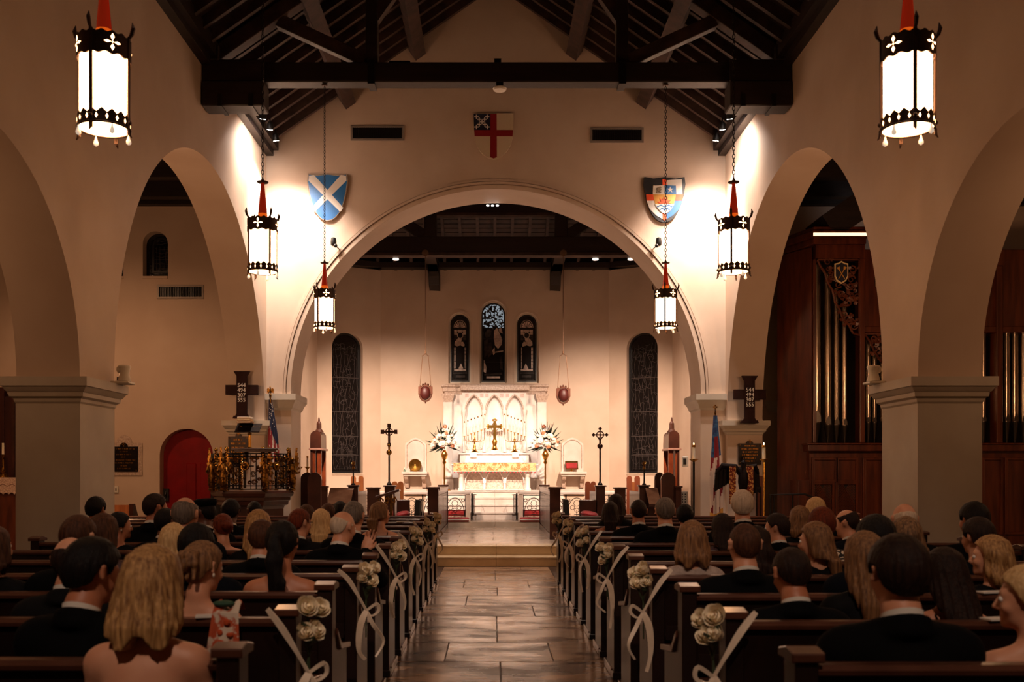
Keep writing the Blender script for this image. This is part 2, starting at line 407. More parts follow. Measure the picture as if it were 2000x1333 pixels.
# red door
b = MB(); ddx = dx1-dx0
b.prism([(dx0-0.05,0)] + [(a,c) for a,c in reversed(arc((dx0+dx1)/2, dz-ddx/2, ddx/2+0.05, 0, PI, 24))] + [(dx1+0.05,0)], (0,19.02,0), (1,0,0), (0,0,1), (0,0.06,0))
door = struct(b, 'door_1', REDP, smooth=20)
for (xa, xb, za, zb) in ((0.44,0.62,0.95,1.75),(0.70,0.9,0.95,1.75),(0.44,0.9,0.2,0.85)):
    b = MB(); b.box(dx0+xa*ddx,dx0+xb*ddx,19.0,19.025,za,zb); b.build('panel', REDP, door, bevel=0.01)
b = MB(); b.box(U(320,19),U(330,19),18.98,19.03,V(980,19),V(955,19)); b.build('lock_plate', BLACKP, door); 
b = MB(); b.tube([(U(325,19),18.97,V(967,19)-0.05),(U(325,19),18.94,V(967,19)),(U(325,19),18.97,V(967,19)+0.05)],0.012,6); b.build('door_handle', BLACKP, door)
# right end wall with the dark arched opening beside the organ
ox0, ox1, oz = U(1530,18.8), U(1530,18.8)+2.3, 2.93
oh = [(ox0,0)] + [(a,c) for a,c in reversed(arc((ox0+ox1)/2, oz, (ox1-ox0)/2, 0, PI, 24))] + [(ox1,0)]
b = MB(); b.prism([(4.7,0)] + oh + [(11,0),(11,7),(4.7,7)], (0,18.8,0), (1,0,0), (0,0,1), (0,0.5,0)); wtr = struct(b, 'wall_end_right', PLASTER, smooth=20)
b = MB(); b.mould(5.15,ox0,18.79,19.2,[(0.0,2.72),(0.04,2.78),(0.07,2.84),(0.075,2.93)]); b.build('capital', STONEW, wtr)
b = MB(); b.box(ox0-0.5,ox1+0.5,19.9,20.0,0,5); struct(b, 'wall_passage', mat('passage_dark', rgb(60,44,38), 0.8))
for s, nm in ((-1,'left'),(1,'right')):
    xa, xb = sorted((s*4.7, s*11.2)); b = MB(); b.box(xa,xb,-4,19.1,6.9,7.1); c = struct(b, 'ceiling_transept_'+nm, ROOFW)
    for i in range(10):
        b = MB(); b.box(xa,xb,18.2-i*1.2,18.4-i*1.2,6.62,6.92); b.build('joist', BEAMW, c)
    b = MB(); b.box(xa,xb,18.62,18.82,6.60,6.92); b.build('wall_plate', BEAMW, c)

# chancel walls and apse
CY, CB = 26.6, 25.8
AX, BX = 3.05, 4.6
for s, nm in ((-1,'left'),(1,'right')):
    b = MB(); xa, xb = sorted((s*BX, s*(BX+0.3))); b.box(xa,xb,18.9,CB+0.1,0,7.12)
    w = struct(b, 'wall_sanctuary_'+nm, PLASTER)
    b = MB(); b.mould(xa,xb,21.4,21.8,[(0.0,0.0),(0.0,2.62),(0.03,2.66),(0.07,2.74),(0.08,2.80),(0.08,2.84)]); b.build('pilaster', PLASTER, w)
H = 7.12
def cwin(p0, p1, y0, y1): return (U(p0,CY), U(p1,CY), V(y1,CY), V(y0,CY))
CW = [cwin(876,920,610,749), cwin(937,990,587,749), cwin(1007,1052,610,749)]
b = MB(); b.prism([[(-AX,0),(AX,0),(AX,H),(-AX,H)]] + [lancet(*w) for w in CW], (0,CY,0), (1,0,0), (0,0,1), (0,0.5,0))
apse = struct(b, 'wall_apse', PLASTER, smooth=20)
# recessed lancets with stained glass
GP = [mat('glass_pale', rgb(222,202,190), 0.3, col2=rgb(176,154,144), nscale=14),
      mat('glass_smoke', rgb(60,50,48), 0.2, col2=rgb(38,32,32), nscale=14),
      mat('glass_deep', rgb(34,28,30), 0.15, col2=rgb(20,16,18), nscale=14)]
# foliage lit faintly through the crown of the tall light
LEAFG = mat('glass_foliage', rgb(30,28,30), 0.2)
nt = LEAFG.node_tree; vn = nt.nodes.new('ShaderNodeTexVoronoi'); vn.inputs['Scale'].default_value = 26
tcn = nt.nodes.new('ShaderNodeTexCoord'); nt.links.new(tcn.outputs['Object'], vn.inputs['Vector'])
rp = nt.nodes.new('ShaderNodeValToRGB'); rp.color_ramp.interpolation = 'CONSTANT'
rp.color_ramp.elements[0].color = (0,0,0,1); rp.color_ramp.elements[1].position = 0.52; rp.color_ramp.elements[1].color = (0.55,0.62,0.68,1)
nt.links.new(vn.outputs['Color'], rp.inputs[0]); nt.links.new(rp.outputs[0], nt.nodes['Principled BSDF'].inputs['Emission Color'])
nt.nodes['Principled BSDF'].inputs['Emission Strength'].default_value = 0.40
def piece(parent, poly, y, m, name='glass_pane', d=0.012):
    b = MB(); b.prism(poly, (0,y,0), (1,0,0), (0,0,1), (0,d,0)); return b.build(name, m, parent)
def circ(cx, cz, r, n=14, rz=None): return arc(cx, cz, r, 0, 2*PI*(n-1)/n, n-1, rz)
def saint(w, x0, x1, z0, z1, flip):
    cx = (x0+x1)/2; hw = (x1-x0)/2; y = CY+0.205; f = -1 if flip else 1; H_ = z1-z0
    def P(a, c): return (cx+f*a*hw, z0+c*H_)
    zc = 0.795
    for k in range(7):                                   # shell fan in the head of the light
        a0 = PI*(k+0.12)/7; a1 = PI*(k+0.88)/7
        piece(w, [(cx+0.03*math.cos(a0), z0+zc*H_+0.02), (cx+0.52*hw*math.cos(a0), z0+zc*H_+0.62*hw*math.sin(a0)+0.02), (cx+0.52*hw*math.cos(a1), z0+zc*H_+0.62*hw*math.sin(a1)+0.02)], y, GP[0])
    b = MB(); b.tube([(cx+0.6*hw*math.cos(PI*k/16), y-0.004, z0+zc*H_+0.74*hw*math.sin(PI*k/16)+0.02) for k in range(17)],0.008,5); b.build('lead_line', GP[0], w)
    for c0, c1 in ((0.745,0.775),(0.705,0.74),(0.665,0.70),(0.625,0.66)):       # wall of panes behind the head
        for a0, a1 in ((-0.58,-0.28),(0.30,0.58)): piece(w, [P(a0,c0),P(a1,c0),P(a1,c1),P(a0,c1)], y, GP[0] if c0 > 0.7 else GP[1])
    piece(w, [P(-0.25,0.745),P(0.27,0.745),P(0.27,0.775),P(-0.25,0.775)], y, GP[0])
    hx, hz = P(0.02,0.695)
    b = MB(); b.tube([(hx+0.075*math.cos(2*PI*k/18), y-0.004, hz+0.085*math.sin(2*PI*k/18)) for k in range(18)],0.011,5,closed=True); b.build('halo', GP[0], w)
    piece(w, circ(hx,hz-0.01,0.05,12,0.065), y-0.006, GP[2], 'head')
    piece(w, [P(-0.2,0.655),P(-0.52,0.60),P(-0.55,0.55),P(-0.3,0.535),P(0.05,0.55),P(0.1,0.60),P(0.2,0.645)], y-0.002, GP[0], 'robe')
    piece(w, [P(0.12,0.60),P(0.30,0.60),P(0.46,0.56),P(0.42,0.53),P(0.08,0.545)], y-0.002, GP[0], 'robe')
    piece(w, [P(0.05,0.655),P(0.42,0.60),P(0.62,0.54),P(0.45,0.50),P(-0.45,0.53),P(-0.5,0.50),P(-0.34,0.22),P(0.36,0.22),P(0.42,0.5)], y+0.004, GP[2], 'robe')
    for a in (-0.55,-0.45,0.5,0.58):
        for k in range(6): piece(w, [P(a-0.035,0.21+0.052*k),P(a+0.035,0.21+0.052*k),P(a+0.035,0.255+0.052*k),P(a-0.035,0.255+0.052*k)], y, GP[0 if abs(a) < 0.56 else 1])
    for a0, a1 in ((-0.12,0.0),(0.01,0.13),(0.14,0.26)): piece(w, [P(a0*1.3,0.205),P(a1*1.3,0.205),P(0.1,0.285)], y-0.002, GP[0], 'hem')
    piece(w, [P(-0.58,0.175),P(0.58,0.175),P(0.58,0.20),P(-0.58,0.20)], y, GP[0])
    piece(w, [P(-0.42,0.075),P(0.5,0.075),P(0.5,0.11),P(-0.42,0.11)], y, GP[1])
    for c in (0.05,0.13,0.155): piece(w, [P(-0.7,c),P(0.7,c),P(0.7,c+0.006),P(-0.7,c+0.006)], y, GP[1])
for i, (x0, x1, z0, z1) in enumerate(CW):
    b = MB(); b.prism(lancet(x0-0.02,x1+0.02,z0-0.02,z1+0.02), (0,CY+0.22,0), (1,0,0), (0,0,1), (0,0.05,0)); w = struct(b, 'window_%d' % (i+1), LEADG)
    m = 0.045; b = MB(); b.prism([lancet(x0-0.01,x1+0.01,z0-0.01,z1+0.01), lancet(x0+m,x1-m,z0+m,z1-m)], (0,CY+0.12,0), (1,0,0), (0,0,1), (0,0.10,0)); b.build('window_frame', STONEW, w)
    b = MB(); b.prism([lancet(x0+m,x1-m,z0+m,z1-m), lancet(x0+m+0.035,x1-m-0.035,z0+m+0.035,z1-m-0.035)], (0,CY+0.15,0), (1,0,0), (0,0,1), (0,0.06,0)); b.build('glazing_bar', DARKF, w)
    b = MB(); b.prism([lancet(x0-0.06,x1+0.06,z0-0.03,z1+0.06), lancet(x0,x1,z0,z1)], (0,CY-0.012,0), (1,0,0), (0,0,1), (0,0.02,0)); b.build('window_surround', PLASTER, w)
    gx0, gx1, gz0, gz1 = x0+0.08, x1-0.08, z0+0.08, z1-0.08
    if i != 1: saint(w, x0+0.03, x1-0.03, z0+0.03, z1-0.03, i == 2)
    else:
        y = CY+0.205; cx = (x0+x1)/2; hw = (gx1-gx0)/2; HH = gz1-gz0
        def P(a, c): return (cx+a*hw, gz0+c*HH)
        piece(w, [P(-1,0.70),P(1,0.70)] + arc(cx, gz1-hw, hw, 0, PI, 16), y, LEAFG, 'foliage_glass')
        for poly, g in (([(0.1,0.66),(0.35,0.70),(0.55,0.64),(0.85,0.54),(0.8,0.48),(0.45,0.42),(0.15,0.47),(0.05,0.56)],0),
                        ([(0.5,0.68),(0.75,0.70),(0.9,0.62),(0.6,0.64)],0), ([(-0.85,0.62),(-0.5,0.68),(-0.15,0.66),(-0.3,0.58),(-0.7,0.56)],1),
                        ([(-0.1,0.40),(0.12,0.44),(0.15,0.36),(0.0,0.34)],0), ([(-0.9,0.52),(-0.55,0.55),(-0.5,0.36),(-0.85,0.30)],1),
                        ([(-0.45,0.5),(-0.15,0.5),(-0.1,0.36),(-0.5,0.3)],1), ([(-0.9,0.28),(-0.65,0.18),(-0.7,0.10),(-0.92,0.12)],0),
                        ([(0.6,0.30),(0.85,0.34),(0.9,0.14),(0.65,0.16)],1), ([(-0.4,0.26),(0.3,0.3),(0.5,0.14),(-0.5,0.12)],2),
                        ([(-0.85,0.09),(0.85,0.11),(0.85,0.08),(-0.85,0.07)],1), ([(-0.65,0.035),(0.65,0.035),(0.65,0.06),(-0.65,0.06)],0),
                        ([(0.2,0.385),(0.95,0.40),(0.95,0.385),(0.2,0.37)],0)):
            piece(w, [P(*q) for q in poly], y, GP[g])
        b = MB()
        for c in (0.40,0.55,0.24): b.box(gx0,gx1,y-0.012,y-0.004,gz0+c*HH,gz0+c*HH+0.008)
        b.build('saddle_bar', DARKF, w)
# slanted apse panels with the tall side windows
for s, nm in ((-1,'left'),(1,'right')):
    A = Vector((s*AX,CY,0)); Bv = Vector((s*BX,CB,0)); L = (Bv-A).length; u = (Bv-A)/L
    nrm = Vector((-u.y*s, u.x*s, 0)); nrm = nrm if nrm.y > 0 else -nrm
    a0, a1 = (0.50, 1.35); zb, zt = 1.565, 5.28
    b = MB(); b.prism([[(0,0),(L+0.05,0),(L+0.05,H),(0,H)], lancet(a0,a1,zb,zt,20)], A, u, (0,0,1), nrm*0.45); w = struct(b, 'wall_apse_'+nm, PLASTER, smooth=20)
    o2 = A + nrm*0.20
    b = MB(); b.prism(lancet(a0-0.02,a1+0.02,zb-0.02,zt+0.02,20), o2+nrm*0.02, u, (0,0,1), nrm*0.05); wd = struct(b, 'window_%d' % (4 if s < 0 else 5), LEADG)
    b = MB(); b.prism([lancet(a0-0.005,a1+0.005,zb-0.005,zt+0.005,20), lancet(a0+0.045,a1-0.045,zb+0.05,zt-0.045,20)], o2-nrm*0.03, u, (0,0,1), nrm*0.06); b.build('window_frame', DARKF, wd)
    rr = random.Random(11 if s < 0 else 12); b = MB()
    def Q(a, z): p = o2 + u*a + nrm*0.012; return (p.x, p.y, z)
    for z in (2.05,2.55,3.2,4.1): b.tube([Q(a0+0.04,z),Q(a1-0.04,z)],0.009,4)
    xs = [a0+0.10+0.09*i for i in range(8)]
    for a in xs:                                          # wandering verticals
        pts = []; z = zb+0.1
        while z < zt-0.25: pts.append(Q(min(a1-0.06,max(a0+0.06,a+rr.uniform(-0.045,0.045))),z)); z += rr.uniform(0.10,0.24)
        b.tube(pts,0.0045,4)
    for k in range(70):
        z = rr.uniform(zb+0.1,zt-0.3); a = rr.uniform(a0+0.08,a1-0.22); b.tube([Q(a,z),Q(a+rr.uniform(0.05,0.10),z+rr.uniform(-0.06,0.06)),Q(a+rr.uniform(0.10,0.18),z+rr.uniform(-0.05,0.05))],0.004,4)
    for k in range(10):
        z = rr.uniform(zb+0.4,zt-0.5); a = rr.uniform(a0+0.2,a1-0.25); R_ = rr.uniform(0.05,0.12)
        b.tube([Q(a+R_*math.cos(t*PI/6),z+R_*1.3*math.sin(t*PI/6)) for t in range(9)],0.004,4)
    for da, dz_ in ((0.12,0.12),(0.18,0.17)): b.tube([Q(a0+da,zb+dz_),Q(a1-da,zb+dz_),Q(a1-da,zb+0.52-dz_+0.1),Q(a0+da,zb+0.52-dz_+0.1)],0.005,4,closed=True)
    b.build('lead_lines', LEADC, wd, kind='stuff')
    b = MB(); b.prism([(a0-0.0,zb-0.04),(a1+0.0,zb-0.04),(a1+0.0,zb),(a0-0.0,zb)], A-nrm*0.02, u, (0,0,1), nrm*0.2); b.build('window_sill', PLASTER, wd)

# chancel ceiling: boarded slope with rafters rising from the apse wall towards the arch
b = MB(); b.prism([(18.9,9.6),(21.2,9.6),(26.65,7.12),(27.2,7.12),(27.2,9.9),(18.9,9.9)], (-5,0,0), (0,1,0), (0,0,1), (10,0,0)); cce = struct(b, 'ceiling_chancel', ROOFW)
def cz(y): return 7.12 + (26.65-y)*(9.6-7.12)/(26.65-21.2)
for i in range(34):
    y1 = 26.5-i*0.155
    b = MB(); b.beam((-4.6,y1,cz(y1)-0.012),(4.6,y1,cz(y1)-0.012),0.15,0.02,(0,0.41,0.91)); b.build('ceiling_board', BOARDW, cce)
for i in range(17):
    x = -3.52+0.44*i; b = MB(); b.beam((x,26.6,7.02+0.02),(x,21.3,cz(21.3)-0.08),0.075,0.12); b.build('rafter', RAFTW, cce)
b = MB(); b.box(-4.6,4.6,26.25,26.62,7.0,7.14)
for s in (-1,1): b.beam((s*AX,26.45,7.07),(s*BX,25.65,7.07),0.36,0.14)
b.box(-4.61,-4.4,18.9,25.9,7.0,7.14); b.box(4.4,4.61,18.9,25.9,7.0,7.14); b.build('wall_plate', BEAMW, cce)
# ------------------------------------------------------------ roof trusses
TZ = 7.07
def make_truss(Y, label):
    t = thing('roof_truss', label, 'roof truss', (0,Y,TZ), 'roof trusses across the nave')
    b = MB(); b.box(-4.12,4.12,Y-0.125,Y+0.125,TZ,TZ+0.28); b.build('tie_beam', BEAMW, t, bevel=0.012)
    for s in (-1, 1):
        b = MB(); xa, xb = sorted((s*4.14, s*3.27)); b.box(xa,xb,Y-0.20,Y+0.16,TZ-0.36,TZ-0.005); b.build('bolster', BEAMW, t, bevel=0.015)
        b = MB(); b.box(xa,xb,Y-0.17,Y-0.126,TZ-0.005,TZ+0.30); b.box(min(s*4.14,s*3.9),max(s*4.14,s*3.9),Y-0.2,Y+0.16,TZ+0.28,TZ+0.5); b.build('beam_cheek', BEAMW, t, bevel=0.01)
        b = MB()
        for x in (3.88,3.45): b = MB(); b.box(s*x-0.03,s*x+0.03,Y-0.21,Y+0.17,TZ-0.372,TZ-0.355); b.box(s*x-0.03,s*x+0.03,Y-0.212,Y-0.198,TZ-0.37,TZ-0.2); b.build('iron_strap', IRON, t)
        b = MB(); x = s*1.77; b.box(x-0.085,x+0.085,Y-0.10,Y+0.10,TZ+0.27,roofz(1.77)-0.2); b.build('queen_post', BEAMW, t, bevel=0.01)
        b = MB(); b.box(x-0.05,x+0.05,Y-0.135,Y+0.135,TZ-0.03,TZ+0.3); b.build('post_strap', IRON, t)
        b = MB(); b.beam((s*4.0,Y,roofz(4.0)-0.18),(s*0.05,Y,roofz(0.05)-0.18),0.2,0.2); b.build('principal_rafter', RAFTW, t, bevel=0.008)
        b = MB(); b.beam((s*3.09,Y,roofz(3.09)-0.30),(s*1.86,Y,TZ+0.33),0.16,0.18); b.build('strut', RAFTW, t, bevel=0.008)
        b = MB(); b.beam((s*1.77,Y,TZ+0.9),(s*1.0,Y,TZ+2.0),0.14,0.16); b.build('brace', RAFTW, t)
    b = MB(); b.box(-1.8,1.8,Y-0.09,Y+0.09,roofz(1.77)-0.30,roofz(1.77)-0.08); b.build('collar', BEAMW, t)
    return t
tr = make_truss(14.14, 'dark timber roof truss with its tie beam right across the top of the view')
copy_tree(tr, None, 'dark timber roof truss that the two middle lanterns hang from', (0,10.2,TZ))
copy_tree(tr, None, 'dark timber roof truss that the two nearest lanterns hang from', (0,6.0,TZ))
# fittings on the visible tie beam
t = thing('smoke_detector', 'round white detector under the middle of the tie beam', 'detector', (U(976,14.05),14.05,7.0))
b = MB(); x = U(976,14.05); b.lathe([(0.02,0.0),(0.085,0.005),(0.10,0.03),(0.09,0.045)],(x,14.05,6.955),18); b.build('cover', WHITEP, t, smooth=40)
b = MB(); b.box(x-0.05,x+0.05,14.02,14.1,7.0,7.07); b.build('mount', IRON, t)
t = thing('uplight', 'small flat black uplight lying on top of the tie beam', 'light', (U(781,14.1),14.1,7.35))
x = U(781,14.1); b = MB(); b.box(x-0.15,x+0.15,14.05,14.2,7.352,7.385); b.build('housing', IRON, t, bevel=0.01)
b = MB(); b.box(x-0.09,x+0.09,14.07,14.18,7.384,7.39); b.build('lens', WHITEP, t)
t = thing('junction_box', 'little square black box standing on the middle of the tie beam', 'box', (U(972,14.08),14.08,7.352))
x = U(972,14.08); b = MB(); b.box(x-0.045,x+0.045,14.05,14.14,7.352,7.40); b.build('box_body', IRON, t); b = MB(); b.box(x-0.05,x+0.05,14.04,14.15,7.40,7.41); b.build('lid', IRON, t)

# ------------------------------------------------------------ lanterns
def chain_mb(z0, z1, link=0.052, r=0.0042, x=0, y=0):
    b = MB(); n = max(1, int((z1-z0)/(link*0.78))); st = (z1-z0)/n
    for i in range(n):
        zc = z0 + st*(i+0.5); a = 0 if i % 2 else PI/2; h = st*0.64; w = 0.013; pts = []
        for k in range(8):
            t = 2*PI*k/8; rr = w*math.cos(t); pts.append((x+rr*math.cos(a), y+rr*math.sin(a), zc+h*math.sin(t)))
        b.tube(pts, r, 4, closed=True)
    return b
def make_lantern():
    t = thing('pendant_lantern', 'lantern', 'lantern', (0,0,0), 'pendant lanterns hung from the nave roof')
    b = MB(); b.lathe([(0.138,0.012),(0.138,0.43)],(0,0,0),28); b.lathe([(0.0,0.0055),(0.146,0.0055),(0.146,0.011),(0.0,0.011)],(0,0,0),28); b.build('glass_cylinder', LAMPG, t, smooth=40)
    b = MB(); n = 64; vs = []; fs = []                     # lower band with pointed teeth
    for k in range(n):
        a = 2*PI*k/n; up = 0.062 + (0.026 if k % 4 == 0 else (0.013 if k % 2 else 0.0))
        for r in (0.150,0.143):
            vs += [(r*math.cos(a), r*math.sin(a), 0.0), (r*math.cos(a), r*math.sin(a), up)]
    for k in range(n):
        a = k*4; c = ((k+1) % n)*4; fs += [(a,c,c+1,a+1),(a+3,c+3,c+2,a+2),(a+1,c+1,c+3,a+3),(a+2,c+2,c,a)]
    b.add(vs, fs); b.tube([(0.151*math.cos(2*PI*k/40),0.151*math.sin(2*PI*k/40),0.004) for k in range(40)],0.006,5,closed=True); b.build('lower_band', LANTM, t)
    b = MB(); n = 72; vs = []; fs = []
    for k in range(n):
        a = 2*PI*k/n; lo = 0.412 + 0.007*math.cos(k*PI/3); up = 0.54 + 0.007*math.cos(k*PI/2.25)
        for r in (0.156,0.148): vs += [(r*math.cos(a), r*math.sin(a), lo), (r*math.cos(a), r*math.sin(a), up)]
    for k in range(n):
        a = k*4; c = ((k+1) % n)*4; fs += [(a,c,c+1,a+1),(a+3,c+3,c+2,a+2),(a+1,c+1,c+3,a+3),(a+2,c+2,c,a)]
    b.add(vs, fs); b.lathe([(0.0,0.505),(0.148,0.505),(0.148,0.512),(0.0,0.512)],(0,0,0),24); up_ = b.build('upper_band', LANTM, t)
    for q in range(4):                                     # cross-shaped openings in the upper band
        b = MB()
        for da, dz, wa, wz in ((0,0.030,0.011,0.02),(0,-0.030,0.011,0.02),(0.19,0,0.13,0.0085),(-0.19,0,0.13,0.0085),(0,0,0.04,0.006)):
            a = PI/4 + q*PI/2 + da; zc = 0.477+dz; ww = wa if dz == 0 else wa/0.156
            ps = [(-ww,0),(0,-wz),(ww,0),(0,wz)]
            b.add([(0.1572*math.cos(a+p), 0.1572*math.sin(a+p), zc+z) for p, z in ps], [(0,1,2,3)])
        b.build('cross_opening', LAMPG, up_)
    b = MB()
    for k in range(16):
        a = 2*PI*(k+0.5)/16
        b.add([(0.1515*math.cos(a+p), 0.1515*math.sin(a+p), 0.037+z) for p, z in ((-0.05,0),(0,-0.016),(0.05,0),(0,0.016))], [(0,1,2,3)])
    b.build('diamond_openings', LAMPG, t, kind='stuff')
    for q in range(4):
        a = q*PI/2; c, s_ = math.cos(a), math.sin(a); b = MB()
        b.beam((0.155*c,0.155*s_,-0.035),(0.158*c,0.158*s_,0.55),0.021,0.008,(c,s_,0))
        b.tube([(0.158*c,0.158*s_,0.54),(0.175*c,0.175*s_,0.565),(0.185*c,0.185*s_,0.60),(0.178*c,0.178*s_,0.635)],[0.007,0.012,0.013,0.002],6)
        b.tube([(0.156*c,0.156*s_,0.0),(0.163*c,0.163*s_,-0.04),(0.175*c,0.175*s_,-0.055)],[0.012,0.008,0.003],5)
        b.ell((0.160*c,0.160*s_,0.035),(0.014,0.014,0.014),8,5); b.build('bar', LANTM, t)
        a += PI/4; c, s_ = math.cos(a), math.sin(a); b = MB(); b.lathe([(0.002,-0.062),(0.015,-0.052),(0.016,-0.04),(0.008,-0.02),(0.004,0.0)],(0.148*c,0.148*s_,0),8); b.build('crystal_drop', CRYST, t, smooth=50)
    b = MB(); b.lathe([(0.052,0.512),(0.046,0.60)],(0,0,0),12); b.build('glass_spire_base', REDGB, t, smooth=50)
    b = MB(); b.lathe([(0.046,0.60),(0.017,0.915)],(0,0,0),12); b.build('glass_spire', REDG, t, smooth=50)
    b = MB(); b.lathe([(0.02,0.915),(0.055,0.918),(0.06,0.928),(0.02,0.94),(0.012,0.955),(0.006,0.975)],(0,0,0),16); b.build('cap', LANTM, t, smooth=40)
    chain_mb(0.965, TZ-3.61).build('chain', IRON, t)
    b = MB(); b.lathe([(0.035,TZ-3.61-0.03),(0.045,TZ-3.61-0.012),(0.02,TZ-3.61)],(0,0,0),12); b.build('ceiling_plate', LANTM, t)
    return t
lan = make_lantern()
LAN = [(203,5.98,-6,'large near lantern hanging at upper left with a glowing white cylinder'),
       (1773,5.98,-8,'large near lantern hanging at upper right before the right pier'),
       (513,10.2,40,'lantern hanging in the bright corner beside the left transept arch'),
       (1433,10.2,-22,'lantern hanging in the bright corner beside the right transept arch'),
       (634,14.1,-27,'small far lantern hanging below the blue shield with white diagonal cross'),
       (1300,14.1,-13,'small far lantern hanging below the many-coloured shield at right')]
for i, (px, Y, rz, lb) in enumerate(LAN):
    o = lan if i == 0 else copy_tree(lan)
    o['label'] = lb; o.location = (U(px,Y), Y, 3.61); o.rotation_euler = (0,0,math.radians(rz))

# ------------------------------------------------------------ spotlights under the eaves, on the arch and below the chancel beam
def can(loc, aim, label, group, r=0.055, L=0.13):
    t = thing('spotlight', label, 'spotlight', loc, group)
    p = Vector(loc); d = (Vector(aim)-p).normalized(); b = MB(); b.tube([p-d*L, p-d*L*0.7, p], [r*0.6,r,r*1.05], 14); b.build('can', BLACKP, t, smooth=40)
    b = MB(); b.tube([p-d*0.004, p+d*0.004], [r*0.86]*2, 14); b.build('lamp_face', LAMPC, t)
    b = MB(); b.tube([p-d*L*0.8, p-d*L*0.8+Vector((0,0,0.10))], 0.01, 6); b.build('bracket', IRON, t)
for s, sd in ((-1,'left'),(1,'right')):
    for Y, z, w in ((16.3,7.36,'nearest to the truss'),(16.8,7.36,'middle one'),(17.3,7.34,'last before the gable wall')):
        can((s*3.82,Y,z), (s*(3.82+(0.12 if Y < 17 else -0.05)),Y+0.35,z-1), 'round bright spotlight under the %s eave, %s of the three' % (sd, w), 'eave spotlights')
for x, w in ((-0.09,'left'),(0.0,'middle'),(0.09,'right')):
    can((x-0.06,18.95,6.66), (x-0.06,18.80,5.9), 'tiny bright spotlight at the crown of the chancel arch, %s of three' % w, 'arch crown spotlights', 0.03, 0.07)
for s, sd in ((-1,'left'),(1,'right')):
    px = 653 if s < 0 else 1285; Y = 17.80; x = U(px,Y); z = V(476,Y)
    t = thing('camera', 'small black camera on the wall above the %s side of the chancel arch' % sd, 'camera', (x,Y,z))
    b = MB(); b.tube([(x-s*0.06,Y+0.19,z-0.06),(x-s*0.04,Y+0.05,z-0.05),(x,Y,z-0.03)],0.012,6); b.build('wall_arm', BLACKP, t)
    b = MB(); b.lathe([(0.03,-0.05),(0.05,-0.03),(0.055,0.02),(0.045,0.09),(0.02,0.105)],(x+s*0.01,Y-0.02,z),14); b.build('housing', BLACKP, t, smooth=40)
    b = MB(); b.ell((x-s*0.03,Y-0.05,z-0.05),0.035,10,7); b.build('lens_ball', BLACKP, t, smooth=60)

# ------------------------------------------------------------ air grilles
def vent(px0, px1, py0, py1, Y, label):
    x0, x1, z0, z1 = U(px0,Y), U(px1,Y), V(py1,Y), V(py0,Y)
    t = thing('air_grille', label, 'air vent', ((x0+x1)/2,Y,z0))
    b = MB(); m = 0.035; b.prism([[(x0,z0),(x1,z0),(x1,z1),(x0,z1)],[(x0+m,z0+m),(x0+m,z1-m),(x1-m,z1-m),(x1-m,z0+m)]], (0,Y-0.02,0), (1,0,0), (0,0,1), (0,0.025,0)); b.build('frame', GREYM, t, bevel=0.004)
    b = MB(); b.box(x0+m,x1-m,Y-0.001,Y+0.002,z0+m,z1-m); b.build('dark_back', BLACKP, t)
    n = 26
    for i in range(n):
        x = x0+m+(x1-x0-2*m)*(i+0.5)/n; b = MB(); b.beam((x,Y-0.008,z0+m),(x,Y-0.008,z1-m),0.004,0.016,(0.5,1,0)); b.build('louvre', IRON, t)
vent(685,789,246,275,17.995,'long wall grille on the gable, left of the white shield with red cross')
vent(1153,1257,250,279,17.995,'long wall grille on the gable, right of the white shield with red cross')
vent(307,398,557,584,18.795,'long wall grille in the left transept under the little arched window')

# ------------------------------------------------------------ painted shields on the gable wall
SHW = mat('shield_white', rgb(222,214,204), 0.5); SHB = mat('shield_blue', rgb(24,92,150), 0.45); SHN = mat('shield_navy', rgb(26,30,52), 0.5)
SHR = mat('shield_red', rgb(132,14,20), 0.5); SHO = mat('shield_orange', rgb(226,78,22), 0.5); SHK = mat('shield_black', rgb(26,23,24), 0.45)
SHG = mat('shield_gold', rgb(214,156,64), 0.5); SHI = mat('shield_ivory', rgb(214,196,168), 0.5); SHS = mat('shield_grey', rgb(120,104,84), 0.5); SHE = mat('shield_edge', rgb(150,134,118), 0.5)
PXM = 17.93/FPX
def shield(name, label, cx, cy, base, basem, layers):
    Y = 17.99; X0, Z0 = U(cx,17.93), V(cy,17.93)
    t = thing(name, label, 'shield', (X0,Y,Z0-0.43))
    def pol(L): return [(X0+a*PXM, Z0-c*PXM) for a, c in L]
    b = MB(); b.prism(pol(base), (0,Y,0), (1,0,0), (0,0,1), (0,-0.05,0)); b.build('board', basem, t, bevel=0.004)
    for i, (nm, L, m) in enumerate(layers):
        b = MB(); lv = 0.050 + 0.0022*(i+1)
        for l in (L if isinstance(L[0][0], (tuple, list)) else [L]): b.prism(pol(l), (0,Y-0.047,0), (1,0,0), (0,0,1), (0,-(lv-0.047),0))
        b.build(nm, m, t)
def sh_out(w, top, bot, dip=3, n=8, k=1.0):
    L = [(-w,top),(-w*0.55,top+dip),(0,top),(w*0.55,top+dip),(w,top)]
    R = [(w*1.02*math.cos(t*PI/2/n)**0.9 if t < n else 0, top+12+(bot-top-12)*math.sin(t*PI/2/n)**1.15) for t in range(1,n+1)]
    return [(a,c) for a, c in L] + [(w*1.05,top+14)] + R[1:] + [(-a,c) for a, c in reversed(R[1:-1])] + [(-w*1.05,top+14)]
s1 = sh_out(36,-44,45)
shield('blue_shield', 'blue shield with a white diagonal cross at left of the gable wall', 639.5, 385, sh_out(38,-46,46), SHE,
       [('field', s1, SHB), ('saltire_arm', [(-36,-42),(-26,-43),(31,21),(25,29),(-37,-32)], SHW), ('saltire_arm', [(36,-42),(26,-43),(-31,21),(-25,29),(37,-32)], SHW)])
